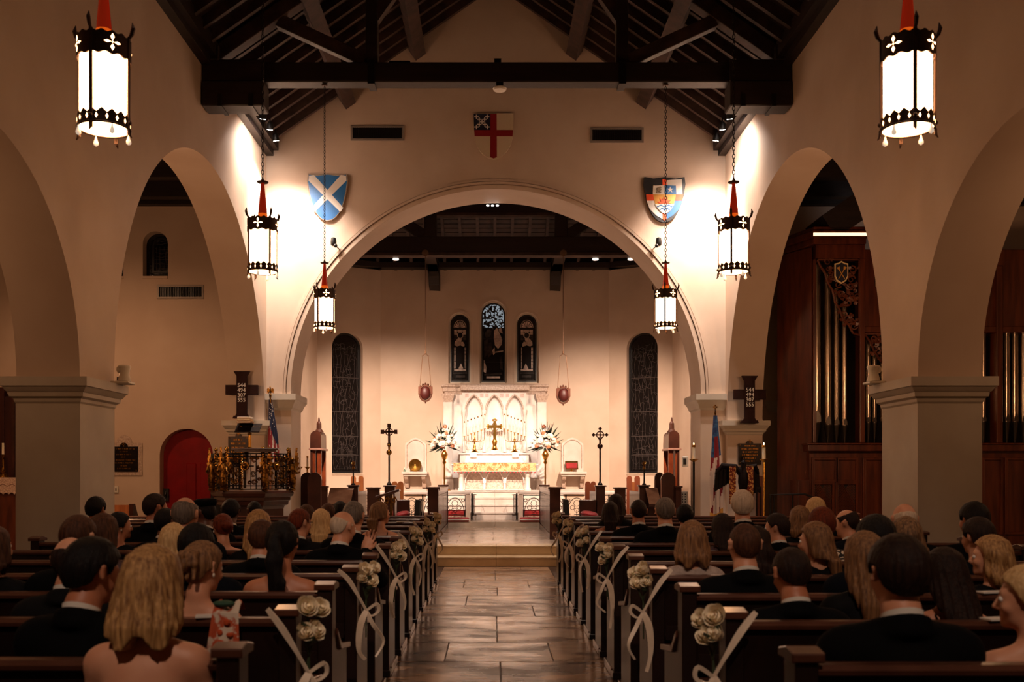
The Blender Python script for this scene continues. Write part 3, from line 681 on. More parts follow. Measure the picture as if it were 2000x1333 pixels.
flat = [(-39,-44),(39,-44),(38,-8)] + [(38*math.cos(t*PI/2/8), -8+52*math.sin(t*PI/2/8)) for t in range(1,9)] + [(-38*math.cos(t*PI/2/8), -8+52*math.sin(t*PI/2/8)) for t in range(7,0,-1)] + [(-38,-8)]
def plus(cx, cy, r=4.2, w=1.0): return [(cx-r,cy-w),(cx-w,cy-w),(cx-w,cy-r),(cx+w,cy-r),(cx+w,cy-w),(cx+r,cy-w),(cx+r,cy+w),(cx+w,cy+w),(cx+w,cy+r),(cx-w,cy+r),(cx-w,cy+w),(cx-r,cy+w)]
shield('white_shield', 'white shield with a red cross and navy corner at top centre of the gable', 964, 265.5, flat, SHI,
       [('navy_corner', [(-39,-43.5),(-6,-43.5),(-6,-11.5),(-38,-11.5)], SHN), ('cross_upright', [(-6,-43.5),(6,-43.5),(6.5,41),(0,44),(-6.5,41)], SHR), ('cross_bar', [(-38,-11.5),(38,-11.5),(37,0.5),(-37,0.5)], SHR),
        ('little_crosses', [plus(-33.5,-37.5),plus(-28,-32.5),plus(-22.5,-27.5),plus(-28,-22.5),plus(-33.5,-17.5),plus(-12.5,-37.5),plus(-17.5,-32.5),plus(-17,-22.5),plus(-12,-17.5)], SHW)])
so = sh_out(35,-40,40); si = sh_out(22,-28,27,2)
def clipx(L, f): return [p for p in L if f(p)]
star = [((6.5 if k % 2 == 0 else 2.6)*math.sin(PI*k/5)+11, -(6.5 if k % 2 == 0 else 2.6)*math.cos(PI*k/5)-19) for k in range(10)]
sun = [((15 if k % 2 == 0 else 8.5)*math.cos(PI*k/11), 9-(15 if k % 2 == 0 else 8.5)*math.sin(PI*k/11)) for k in range(12)]
def wave(z0, z1, w): 
    top = [(-w+2*w*i/16, z0+1.5*math.cos(i*PI/4)) for i in range(17)]; bt = [(w-2*w*i/16, z1+1.5*math.cos((16-i)*PI/4)) for i in range(17)]
    return top+bt
shield('arms_shield', 'black-edged quartered shield with red sun, white star and waves at right of gable', 1298, 390, sh_out(39,-44,44), SHK,
       [('white_quarter', [(4,-38),(34,-40),(35,-10),(4,-10)], SHW), ('blue_quarter', [(4,2),(35,2),(29,18),(16,31),(4,38)], SHB), ('white_quarter', [(-4,2),(-35,2),(-29,18),(-16,31),(-4,38)], SHW),
        ('red_bar', [[(-4,-40),(4,-40),(4,-26),(-4,-26)],[(-4,24),(4,24),(4,38),(0,41),(-4,38)],[(-36,-10),(-20,-10),(-20,2),(-35,2)],[(36,-10),(20,-10),(20,2),(35,2)]], SHO),
        ('inner_shield', si, SHG), ('inner_quarter', [(-22,-27),(0,-28),(0,-10),(-23,-10)], SHW), ('inner_quarter', [(0,-28),(22,-27),(23,-10),(0,-10)], SHB), ('star', star, SHW),
        ('nesting_bird', [[(-17,-15),(-6,-15),(-8,-12),(-15,-12)],[(-14,-15),(-16,-22),(-11,-24),(-6,-20),(-8,-16)],[(-11,-24),(-9,-26),(-6,-23),(-9,-22)],[(-18,-20),(-15,-23),(-15,-19)]], SHS),
        ('sun', sun, SHO), ('water', [(-19,9),(19,9),(15,16),(8,24),(0,28),(-8,24),(-15,16)], SHW), ('wave', wave(12,14.5,15), SHB), ('wave', wave(18,20.5,10), SHB)])

# ------------------------------------------------------------ lettering helper
def text_mesh(s, size, m, parent, loc, rx=PI/2, rz=0, depth=0.004, name='lettering', align='CENTER'):
    cu = bpy.data.curves.new('t', 'FONT'); cu.body = s; cu.size = size; cu.align_x = align; cu.extrude = depth; cu.resolution_u = 2
    o = bpy.data.objects.new('t', cu); COL.objects.link(o); bpy.context.view_layer.update()
    me = bpy.data.meshes.new_from_object(o.evaluated_get(bpy.context.evaluated_depsgraph_get())); bpy.data.objects.remove(o); bpy.data.curves.remove(cu)
    me.name = name; me.materials.clear(); me.materials.append(m)
    r = bpy.data.objects.new(name, me); COL.objects.link(r)
    if parent is not None:
        r.parent = parent; w = wloc(parent); loc = (loc[0]-w[0], loc[1]-w[1], loc[2]-w[2])
    r.location = loc; r.rotation_euler = (rx,0,rz); return r
HYMW = mat('hymn_board_wood', rgb(50,22,16), 0.65, col2=rgb(36,15,11), nscale=4, spec=0.15)
# ------------------------------------------------------------ hymn board crosses standing on the transept capitals
for s, cx, dy, sd in ((-1,472,0,'left'),(1,1464.5,9,'right')):
    Y = 17.60; t = thing('hymn_board', 'dark wooden cross listing hymn numbers on the ledge of the %s transept pillar' % sd, 'hymn board', (U(cx,Y),Y+0.03,2.501))
    def q(a, c): return (U(cx+a,Y), V(c+dy,Y))
    b = MB(); b.prism([q(-14,816),q(14,816),q(10,808),q(10,735),q(15,726),q(-15,726),q(-10,735),q(-10,808)], (0,Y,0), (1,0,0), (0,0,1), (0,0.05,0)); b.build('upright', HYMW, t, bevel=0.006)
    b = MB(); b.prism([q(-31,771),q(31,771),q(31,753),q(-31,753)], (0,Y-0.006,0), (1,0,0), (0,0,1), (0,0.05,0)); b.build('crosspiece', HYMW, t, bevel=0.006)
    b = MB(); b.prism([q(-17,817.5),q(17,817.5),q(15,813),q(-15,813)], (0,Y-0.02,0), (1,0,0), (0,0,1), (0,0.08,0)); b.build('foot', HYMW, t, bevel=0.004)
    for i, tx in enumerate(('544','494','307','555')):
        x, z = q(0, 756.5+9.6*i); text_mesh(tx, 0.098, WHITEP, t, (x,Y-0.01,z), name='number')
    b = MB(); b.box(U(cx,Y)-0.03,U(cx,Y)+0.03,Y+0.03,17.84,2.78,2.84); b.build('back_rest', HYMW, t)

# ------------------------------------------------------------ plaques
def bars(b, x0, x1, z, h, y, rnd):
    x = x0
    while x < x1-0.01:
        w = rnd.uniform(0.008,0.02); b.box(x,min(x+w,x1),y-0.004,y,z,z+h); x += w+rnd.choice((0.006,0.006,0.02))
def plaque(label, x0, x1, z0, z1, Y, rows, frame, seed):
    t = thing('memorial_plaque', label, 'plaque', ((x0+x1)/2,Y,z0)); rnd = random.Random(seed); cx = (x0+x1)/2; w = x1-x0; h = z1-z0; hd = w*0.28
    if frame:
        m = 0.07; o = [(x0-m,z0-m),(x1+m,z0-m),(x1+m,z1+m),(cx+hd/2+m,z1+m)] + arc(cx,z1+m,hd/2+m,0,PI,12) + [(cx-hd/2-m,z1+m),(x0-m,z1+m)]
        b = MB(); b.prism(o, (0,Y,0), (1,0,0), (0,0,1), (0,-0.03,0)); b.build('marble_mount', MARBLED, t, bevel=0.006)
    o = [(x0,z0),(x1,z0),(x1,z1),(cx+hd/2,z1)] + arc(cx,z1,hd/2,0,PI,12)[1:-1] + [(cx-hd/2,z1),(x0,z1)]
    b = MB(); b.prism(o, (0,Y-0.025,0), (1,0,0), (0,0,1), (0,-0.025,0)); b.build('bronze_plate', BRONZE, t, bevel=0.004)
    b = MB(); y = Y-0.05
    for i in range(rows):
        f = [0.85,0.3,0.6,0.2,0.9,0.8,0.25,0.5][i % 8] if rows > 6 else [0.5,0.8,0.7,0.75,0.6,0.45][i % 6]
        bars(b, cx-w*f*0.46, cx+w*f*0.46, z1-h*(i+1)/(rows+0.9), h/(rows+1)*0.45, y, rnd)
    b.build('raised_lettering', GILT, t, kind='stuff')
    b = MB(); b.box(cx-0.008,cx+0.008,y-0.005,y,z1+0.0,z1+0.07); b.box(cx-0.03,cx+0.03,y-0.005,y,z1+0.035,z1+0.05)
    for xx in (x0+0.03,x1-0.03):
        for zz in (z0+0.03,z1-0.03): b.ell((xx,y,zz),0.011,8,5)
    b.build('emblem', GILT, t)
Yp = 18.8; plaque('dark bronze memorial plaque in a pale stone frame, left of the red door', U(216,Yp), U(271,Yp), V(922,Yp), V(873,Yp), Yp, 8, True, 3)
for s, sd in ((-1,'left'),(1,'right')):
    Yp = 17.85; a, c = (U(447,Yp), U(486,Yp)) if s < 0 else (U(1441,Yp), U(1486,Yp))
    plaque('dark bronze memorial plaque on the %s transept pillar below the hymn board' % sd, a, c, V(908,Yp), V(867 if s > 0 else 853,Yp), Yp, 6, False, 5+s)
# light switch
t = thing('wall_switch', 'small pale wall switch box under the framed plaque', 'switch', (U(228,18.8),18.79,V(963,18.8)))
x = U(228,18.8); b = MB(); b.box(x-0.04,x+0.04,18.76,18.8,V(963,18.8),V(950,18.8)); b.build('box_body', WHITEP, t, bevel=0.005)
b = MB(); b.box(x-0.012,x+0.012,18.75,18.77,V(959,18.8),V(954,18.8)); b.build('rocker', GREYM, t)
# loudspeakers on the pier capitals
for s, sd in ((-1,'left'),(1,'right')):
    x = s*4.11; Y = 10.55; z = 2.505
    Y = 10.62; x = U(243,Y) if s < 0 else U(1706,Y)
    t = thing('loudspeaker', 'small white moulded loudspeaker perched on the %s pier capital' % sd, 'loudspeaker', (x,Y,z))
    b = MB(); b.box(min(x,s*4.12),max(x,s*4.12)+0.0,Y-0.05,Y+0.05,2.505,2.535); b.box(x-0.08,x+0.08,Y-0.10,Y+0.10,2.50,2.525); b.build('bracket', WHITEP, t, bevel=0.006)
    b = MB(); b.lathe([(0.07,0.0),(0.062,0.03),(0.05,0.08),(0.055,0.12),(0.068,0.155),(0.06,0.17),(0.0,0.172)],(x,Y,2.53),14,sx=1.0,sy=1.1); b.build('cabinet', WHITEP, t, smooth=50)
    b = MB(); b.ell((x+s*0.045,Y-0.02,2.655),(0.03,0.05,0.04),10,7); b.build('horn', WHITEP, t, smooth=50)
    b = MB(); b.box(x+s*0.05-0.02,x+s*0.05+0.02,Y-0.03,Y+0.03,2.535,2.575); b.build('joint', BLACKP, t)
# ------------------------------------------------------------ chancel roof truss seen through the arch
Y = 24.0; zt = V(497,Y)
t = thing('chancel_truss', 'dark queen-post truss inside the chancel, seen through the arch', 'roof truss', (0,Y,zt))
b = MB(); b.box(-4.58,4.58,Y-0.13,Y+0.13,zt+0.02,zt+0.40); b.build('tie_beam', BEAMW, t, bevel=0.01)
b = MB(); b.box(-4.58,4.58,Y-0.15,Y+0.15,zt-0.06,zt+0.02); b.build('beam_fillet', RAFTW, t, bevel=0.008)
zc = V(418,Y)
b = MB(); b.box(-1.5,1.65,Y-0.10,Y+0.10,zc,zc+0.22); b.build('collar', BEAMW, t, bevel=0.01)
b = MB(); b.box(-1.5,1.65,Y-0.12,Y+0.12,zc-0.06,zc); b.build('collar_fillet', RAFTW, t)
for s in (-1, 1):
    x = U(841 if s < 0 else 1096, Y)
    b = MB(); b.box(x-0.15,x+0.15,Y-0.12,Y+0.12,zt+0.3,zc+0.3); b.build('queen_post', BEAMW, t, bevel=0.01)
    b = MB(); b.beam((x+s*0.1,Y,zt+0.42),(x+s*1.25,Y,zt+1.15),0.2,0.24); b.build('strut', BEAMW, t)
    b = MB(); xb = U(831.5 if s < 0 else 1099.5, Y); b.lathe([(0.0,-0.03),(0.085,-0.02),(0.085,0.0),(0.04,0.02)],(0,0,0),8)
    b.v = [(xb+p[0], Y-0.17+p[2], zt-0.01+p[1]) for p in b.v]; b.build('carved_boss', mat('boss_gilt', rgb(112,86,66), 0.6), t, smooth=40)
    # long bracket running back to the apse wall
    xr = U(848 if s < 0 else 1085, 26.3); xw = 0.27
    b = MB(); b.box(xr-xw/2,xr+xw/2,Y+0.1,26.595,zt+0.02,zt+0.25); b.build('wall_beam', BEAMW, t)
    b = MB(); b.prism([(26.595,V(567,26.5)),(26.25,V(560,26.5)),(26.15,V(545,26.5)),(26.05,V(525,26.5)),(25.6,V(512,26.0)),(25.2,zt+0.02),(26.595,zt+0.02)], (xr-xw/2,0,0), (0,1,0), (0,0,1), (xw,0,0)); b.build('corbel', BEAMW, t, bevel=0.01)
for i, (px, w) in enumerate(((688,'outermost at left'),(773,'second from left'),(1163,'third from left'),(1232,'outermost at right'))):
    Yl = 24.2; x = U(px,Yl); z = V(508,Yl); t2 = thing('dome_downlight', 'small glowing dome downlight under the chancel beam, %s' % w, 'downlight', (x,Yl,z), 'downlights under the chancel beam')
    b = MB(); b.lathe([(0.075,0.0),(0.07,0.04),(0.045,0.075),(0.0,0.085)],(x,Yl,z),14); b.build('dome', mat('dome_lit', rgb(255,246,232), 0.4, emit=(1,0.86,0.72), estr=2.5), t2, smooth=50)
    b = MB(); b.lathe([(0.02,0.08),(0.025,0.2)],(x,Yl,z),8); b.build('stem', IRON, t2)
# hanging oval sanctuary pendants
for s, px, py, sd in ((-1,831,752,'left'),(1,1100,756,'right')):
    Yl = 23.78; x = U(px,Yl); z0 = V(py+33,Yl); z1 = V(py,Yl)
    t = thing('sanctuary_lamp', 'red oval hanging sanctuary lamp on a long chain at %s of the altar' % sd, 'lamp', (x,Yl,z0), 'red hanging lamps either side of the altar')
    b = MB(); b.ell((x,Yl-0.02,z0+0.20),(0.125,0.09,0.165),16,10); b.build('red_glass', mat('sanctuary_red', rgb(66,17,12), 0.5), t, smooth=60)
    b = MB(); ring = [(x+0.145*math.cos(2*PI*k/20),Yl,z0+0.20+0.19*math.sin(2*PI*k/20)) for k in range(20)]; b.tube(ring,0.02,6,closed=True)
    for k in range(5): a = PI*(0.25+0.125*k); b.ell((x+0.16*math.cos(a),Yl,z0+0.20+0.22*math.sin(a)),(0.025,0.025,0.035),7,5)
    for q in (-1,1): b.box(x+q*0.14-0.03,x+q*0.14+0.03,Yl-0.03,Yl+0.03,z0+0.17,z0+0.36)
    b.lathe([(0.005,-0.05),(0.018,-0.02),(0.01,0.03)],(x,Yl,z0),8); b.build('frame', mat('lamp_copper', rgb(92,52,36), 0.4, 0.5), t)
    zt2 = V(692,Yl)
    b = MB(); b.tube([(x-0.135,Yl,z0+0.36),(x-0.07,Yl,zt2-0.05)],0.008,5); b.tube([(x+0.135,Yl,z0+0.36),(x+0.07,Yl,zt2-0.05)],0.008,5); b.tube([(x-0.09,Yl,zt2-0.05),(x,Yl,zt2),(x+0.09,Yl,zt2-0.05)],0.009,5); b.build('suspension', mat('chain_tan', rgb(122,92,70), 0.5, 0.4), t)
    b = MB(); b.tube([(x,Yl,zt2),(x,Yl,zt-0.05)],0.009,5); b.lathe([(0.0,0.0),(0.03,0.02),(0.02,0.08),(0.0,0.1)],(x,Yl,zt2-0.01),8); b.build('chain', bpy.data.materials['chain_tan'], t)

# ------------------------------------------------------------ reredos of white marble
RY = 26.3
def rx(p): return U(p,RY)
def rz(p): return V(p,RY)
t = thing('reredos', 'tall white marble screen with three pointed arches behind the altar', 'reredos', (0,RY,1.13))
b = MB(); b.box(rx(868),rx(1066),RY,26.59,1.13,rz(768)); b.build('back_slab', MARBLE, t)
b = MB(); b.box(rx(862),rx(1072),RY-0.12,26.585,rz(757),rz(752)); b.box(rx(864),rx(1070),RY-0.09,26.585,rz(766),rz(757)); b.box(rx(868),rx(1066),RY-0.05,26.585,rz(770),rz(766)); b.build('cornice', MARBLED, t, bevel=0.015)
b = MB(); b.box(rx(899),rx(1034),RY-0.20,RY-0.1,rz(764),rz(753)); b.build('cornice_centre', MARBLED, t, bevel=0.02)
for p0, p1 in ((866,884),(1049,1067)):
    b = MB(); b.box(rx(p0),rx(p1),RY-0.10,RY+0.01,1.13,rz(786)); b.box(rx(p0-2),rx(p1+2),RY-0.13,RY+0.01,1.13,1.42); b.build('pilaster', MARBLE, t, bevel=0.01)
    b = MB(); b.mould(rx(p0),rx(p1),RY-0.10,RY,[(-0.005,rz(786)),(0.0,rz(784)),(0.03,rz(778)),(0.05,rz(773)),(0.05,rz(770))]); b.build('capital', MARBLED, t)
# arcade panel with three pointed openings
def pointed(cx, hw, zs, za, n=8):
    h = za-zs; R = (hw*hw+h*h)/(2*hw); a = math.asin(min(1,h/R))
    Rt = [(cx+hw-R+R*math.cos(a*i/n), zs+R*math.sin(a*i/n)) for i in range(n+1)]
    return Rt + [(2*cx-x, z) for x, z in reversed(Rt[:-1])]
cxs = [rx(926),rx(965.5),rx(1005)]; hw = (rx(942)-rx(910))/2; zs, za = rz(803), rz(774)
holes = [[(c-hw,rz(885)),(c+hw,rz(885))] + pointed(c,hw,zs,za) for c in cxs]
b = MB(); b.prism([[(rx(903),rz(888)),(rx(1028),rz(888)),(rx(1028),rz(768)),(rx(903),rz(768))]] + holes, (0,RY-0.10,0), (1,0,0), (0,0,1), (0,0.10,0)); b.build('arcade_panel', MARBLE, t, smooth=25)
for c in cxs:
    b = MB(); pl = pointed(c,hw+0.01,zs,za+0.02); b.tube([(x,RY-0.11,z) for x, z in pl],0.022,6); b.build('arch_moulding', MARBLED, t, smooth=50)
for p in (906,945.5,985.5,1025):
    b = MB(); x = rx(p); b.lathe([(0.05,0.0),(0.055,0.03),(0.035,0.06),(0.033,rz(815)-rz(884)),(0.05,rz(810)-rz(884)),(0.065,rz(804)-rz(884)),(0.065,rz(802)-rz(884))],(x,RY-0.13,rz(884)),12); b.build('colonnette', MARBLE, t, smooth=40)
for p in (912,941,951,980,991,1020):
    b = MB(); x = rx(p); b.box(x-0.045,x+0.045,RY-0.108,RY-0.09,rz(777),rz(770)); b.build('mosaic_tile', mat('tile_pink', rgb(206,182,168), 0.5, col2=rgb(184,158,150), nscale=60), t)
b = MB(); b.box(rx(899),rx(1032),RY-0.42,RY-0.001,rz(905)-0.1,rz(889)); b.box(rx(896),rx(1035),RY-0.46,RY-0.001,rz(889),rz(886)); b.build('candle_shelf', MARBLE, t, bevel=0.008)
for p in (925,1006):
    b = MB(); x = rx(p); b.box(x-0.09,x+0.09,RY-0.48,RY-0.2,rz(895),rz(885)); b.build('shelf_block', MARBLE, t, bevel=0.01)
SHELF = rz(886)
# altar table
AY = 25.1
def ax(p): return U(p,AY)
def az(p): return V(p,AY)
t = thing('altar', 'white marble altar table with corner columns and pointed arcade front', 'altar', (0,AY,1.131))
b = MB(); b.box(ax(880),ax(1052),AY,AY+0.66,az(909),az(905)-0.002); b.build('altar_top', MARBLE, t, bevel=0.008)
b = MB(); b.box(ax(897),ax(1034),AY+0.25,AY+0.62,1.13,az(909)); b.build('altar_core', MARBLED, t)
for p in (900.5,1031):
    b = MB(); x = ax(p); b.lathe([(0.09,0.0),(0.09,0.04),(0.065,0.07),(0.06,az(930)-1.13),(0.085,az(926)-1.13),(0.10,az(923)-1.13),(0.10,az(909)-1.13)],(x,AY+0.14,1.13),16); b.build('column', MARBLE, t, smooth=40)
acx = [ax(926),ax(966),ax(1006)]; ah = (ax(944)-ax(908))/2
b = MB(); b.prism([[(ax(903),1.14),(ax(1029),1.14),(ax(1029),az(909)),(ax(903),az(909))]] + [[(c-ah,1.16),(c+ah,1.16)] + pointed(c,ah,az(944),az(915)) for c in acx], (0,AY+0.19,0), (1,0,0), (0,0,1), (0,0.06,0)); b.build('arcade_front', MARBLE, t, smooth=25)
for c in acx: b = MB(); b.tube([(x,AY+0.18,z) for x, z in pointed(c,ah,az(944),az(915))],0.016,6); b.build('arch_moulding', MARBLE, t)
# frontal cloth lying on the altar
BROC = mat('gold_brocade', rgb(188,112,56), 0.7, col2=rgb(214,176,122), nscale=9, lo=0.45, hi=0.55, sheen=0.3)
b = MB(); x0, x1 = ax(885.5), ax(1047)
tc_ = thing('altar_frontal', 'gold patterned altar frontal with red tassels across the altar front', 'altar cloth', ((x0+x1)/2,AY-0.02,az(920)))
b.box(x0,x1,AY-0.022,AY-0.012,az(921),az(905)+0.006); b.box(x0,x1,AY-0.022,AY+0.65,az(905),az(905)+0.006); b.build('cloth', BROC, tc_)
b = MB(); n = 7
for k in range(n):
    cx_ = x0+(x1-x0)*(k+0.5)/n; w = (x1-x0)/n/2
    for f in (1.0,0.55): b.tube([(cx_-w*f,AY-0.025,az(906)),(cx_-w*f*0.7,AY-0.025,az(913)),(cx_,AY-0.025,az(906+13*f)),(cx_+w*f*0.7,AY-0.025,az(913)),(cx_+w*f,AY-0.025,az(906))],0.008,4)
b.build('woven_pattern', mat('gold_thread', rgb(228,200,156), 0.5), tc_, kind='stuff')
b = MB(); b.box(x0,x1,AY-0.024,AY-0.016,az(921.5),az(920)); b.build('fringe_band', mat('fringe_cream', rgb(240,222,190), 0.7), tc_)
for k in range(24):
    x = x0+0.03+(x1-x0-0.06)*k/23; b = MB(); b.lathe([(0.006,0.035),(0.02,0.02),(0.022,0.0)],(x,AY-0.028,az(924.5)),7); b.build('tassel', REDF, tc_)
b = MB(); b.box(x0-0.06,x1+0.06,AY-0.03,AY+0.655,az(905)+0.0075,az(905)+0.011); tag(b.build('linen_cloth', mat('linen', rgb(246,240,232), 0.8), None), 'thin white linen runner over the altar top above the gold frontal', 'altar cloth')
# brass altar cross
t = thing('altar_cross', 'tall brass cross with trefoil ends in the middle of the altar shelf', 'cross', (rx(966),RY-0.3,SHELF+0.002))
x = rx(966); y = RY-0.3
def cz_(p): return V(p,y)
b = MB(); b.box(x-0.13,x+0.13,y-0.10,y+0.10,SHELF+0.002,SHELF+0.04); b.box(x-0.10,x+0.10,y-0.08,y+0.08,SHELF+0.04,SHELF+0.08); b.build('base_block', MARBLE, t, bevel=0.008)
b = MB(); b.lathe([(0.10,SHELF+0.08),(0.06,SHELF+0.13),(0.05,SHELF+0.2),(0.075,SHELF+0.30),(0.045,SHELF+0.36)],(x,y,0),14); b.build('stem', BRASS, t, smooth=50)
b = MB(); b.box(x-0.035,x+0.035,y-0.02,y+0.02,SHELF+0.34,cz_(822)); b.box(x-0.17,x+0.17,y-0.021,y+0.021,cz_(837),cz_(831)); 
for q in (-1,1):
    for a, c in ((0.19,0),(0.17,0.045),(0.17,-0.045)): b.ell((x+q*a,y,cz_(834)+c),(0.028,0.02,0.028),10,7)
for a, c in ((0,0.03),(-0.045,0.0),(0.045,0.0)): b.ell((x+a,y,cz_(821)+c),(0.028,0.02,0.028),10,7)
for q in (-1,1): b.tube([(x+q*0.04,y,cz_(842)),(x+q*0.09,y,cz_(838)),(x+q*0.05,y,cz_(830)),(x+q*0.04,y,cz_(827))],0.01,5)
b.build('cross_body', BRASS, t, smooth=50)
# seven-branched candelabra
for s, px in ((-1,927),(1,1005)):
    x = U(px,26.0); y = 26.05 
    t = thing('candelabrum', 'brass seven-branched candelabrum with white candles, %s of the altar cross' % ('left' if s < 0 else 'right'), 'candelabrum', (x,y,rz(885)+0.002), 'altar candelabra')
    zb = rz(885)+0.002; y = RY-0.34
    b = MB(); b.lathe([(0.11,0.0),(0.10,0.02),(0.05,0.05),(0.03,0.10),(0.035,0.16),(0.02,0.2),(0.02,0.30),(0.04,0.33),(0.015,0.36),(0.015,0.5)],(x,y,zb),12); b.build('stem', BRASS, t, smooth=50)
    tops = []
    for k in range(7):
        off = (k-3)*0.088; f = (k if s < 0 else 6-k); zz = zb+0.42+0.033*f
        tops.append((off, zz)); b = MB()
        if k != 3: b.tube([(x,y,zb+0.30),(x+off*0.5,y,zb+0.27),(x+off*0.95,y,zb+0.33),(x+off,y,zz)],0.008,5)
        b.lathe([(0.012,-0.02),(0.028,0.0),(0.028,0.008),(0.01,0.01)],(x+off,y,zz),8); b.build('branch', BRASS, t, smooth=50)
    for k, (off, zz) in enumerate(tops):
        hgt = 0.36; b = MB(); b.lathe([(0.0135,0.0),(0.0125,hgt)],(x+off,y,zz+0.008),8)
        c = b.build('candle', WAX, t, smooth=50)
        b = MB(); b.lathe([(0.016,0.0),(0.016,0.03),(0.006,0.04)],(x+off,y,zz+hgt-0.005),8); b.build('follower', BRASS, c)
# tall flower stands
LEAFD = mat('palm_leaf', rgb(34,58,38), 0.5, col2=rgb(22,40,28), nscale=8)
PETW = mat('petal_white', rgb(246,238,226), 0.6, col2=rgb(232,220,204), nscale=30); PETP = mat('petal_peach', rgb(236,160,116), 0.6, col2=rgb(220,132,90), nscale=30)
def bloom(b, c, r, rnd, n=14):
    b.ell(c, (r*0.72,r*0.72,r*0.66), 8, 6)
    for k in range(n):
        a = rnd.uniform(0,2*PI); e = rnd.uniform(-0.5,1.1); d = Vector((math.cos(a)*math.cos(e), math.sin(a)*math.cos(e), math.sin(e)))
        p = Vector(c)+d*r*0.62; u_ = d.orthogonal().normalized(); v_ = d.cross(u_)
        vs = [p+u_*(r*0.5*math.cos(q*PI/3))+v_*(r*0.5*math.sin(q*PI/3))+d*(r*0.22) for q in range(6)] + [p+d*r*0.10]
        b.add(vs, [(q,(q+1) % 6,6) for q in range(6)])
for s, px, sd in ((-1,868,'left'),(1,1065,'right')):
    yS = 24.9; x = U(px,yS); z0 = 0.63 if abs(x) > 1.7 else 1.13
    rnd = random.Random(20+s)
    t = thing('flower_stand', 'tall brass flower stand at the %s end of the altar' % sd, 'flower stand', (x,yS,1.131), 'brass altar flower stands')
    zt_ = V(880,yS); b = MB(); b.lathe([(0.16,0.0),(0.14,0.03),(0.03,0.08),(0.025,0.1)],(x,yS,1.131),16); b.build('foot', BRASS, t, smooth=50)
    zm = V(900,yS); b = MB(); b.lathe([(0.022,1.2),(0.022,zm-0.1),(0.05,zm-0.05),(0.03,zm),(0.07,zm+0.08),(0.09,zm+0.15),(0.05,zm+0.22),(0.03,zm+0.26),(0.10,zt_)],(x,yS,0),14); b.build('stem', BRASS, t, smooth=50)
    a = thing('flower_arrangement', 'large arrangement of white and peach flowers with palm leaves, %s of altar' % sd, 'flowers', (x,yS,zt_), 'altar flower arrangements')
    top = V(827,yS)-zt_
    for k in range(46):                                   # radiating leaves, each its own blade
        an = rnd.uniform(0,2*PI); el = rnd.uniform(-0.5,1.25); Lr = rnd.uniform(0.26,0.42)
        d = Vector((math.cos(an)*math.cos(el), 0.6*math.sin(an)*math.cos(el), math.sin(el))); p0 = Vector((x,yS,zt_+0.12)) + d*0.08; p1 = p0 + d*Lr + Vector((0,0,0.22*max(0,math.sin(el)))); sd_ = d.cross(Vector((0,1,0.2))).normalized()*0.022
        b = MB(); b.add([p0,(p0+p1)/2+sd_,p1,(p0+p1)/2-sd_,(p0+p1)/2+d.cross(sd_).normalized()*0.008],[(0,1,4),(1,2,4),(2,3,4),(3,0,4)]); b.build('leaf', LEAFD, a)
    spots_ = [(-0.20,0.16,0.09,0),(-0.05,0.10,0.12,0),(0.13,0.14,0.11,0),(-0.26,0.05,0.08,0),(0.24,0.12,0.07,0),(0.0,0.30,0.08,0),(-0.12,0.28,0.09,0),(0.12,0.26,0.07,0),(0.06,0.40,0.06,0),
              (-0.06,0.02,0.06,1),(0.04,0.36,0.055,1),(0.22,0.04,0.055,1),(-0.22,0.22,0.05,1),(0.03,0.52,0.055,1),(-0.30,0.14,0.05,1),(0.18,0.3,0.05,0),(-0.02,0.45,0.06,0),(0.30,0.02,0.06,0)]
    for dx, dz, r, pm in spots_:
        b = MB(); bloom(b, (x+dx*(-s if s > 0 else 1)+rnd.uniform(-0.02,0.02), yS-0.17+rnd.uniform(-0.03,0.05), zt_+0.06+dz), r, rnd); b.build('bloom', PETP if pm else PETW, a, smooth=60)
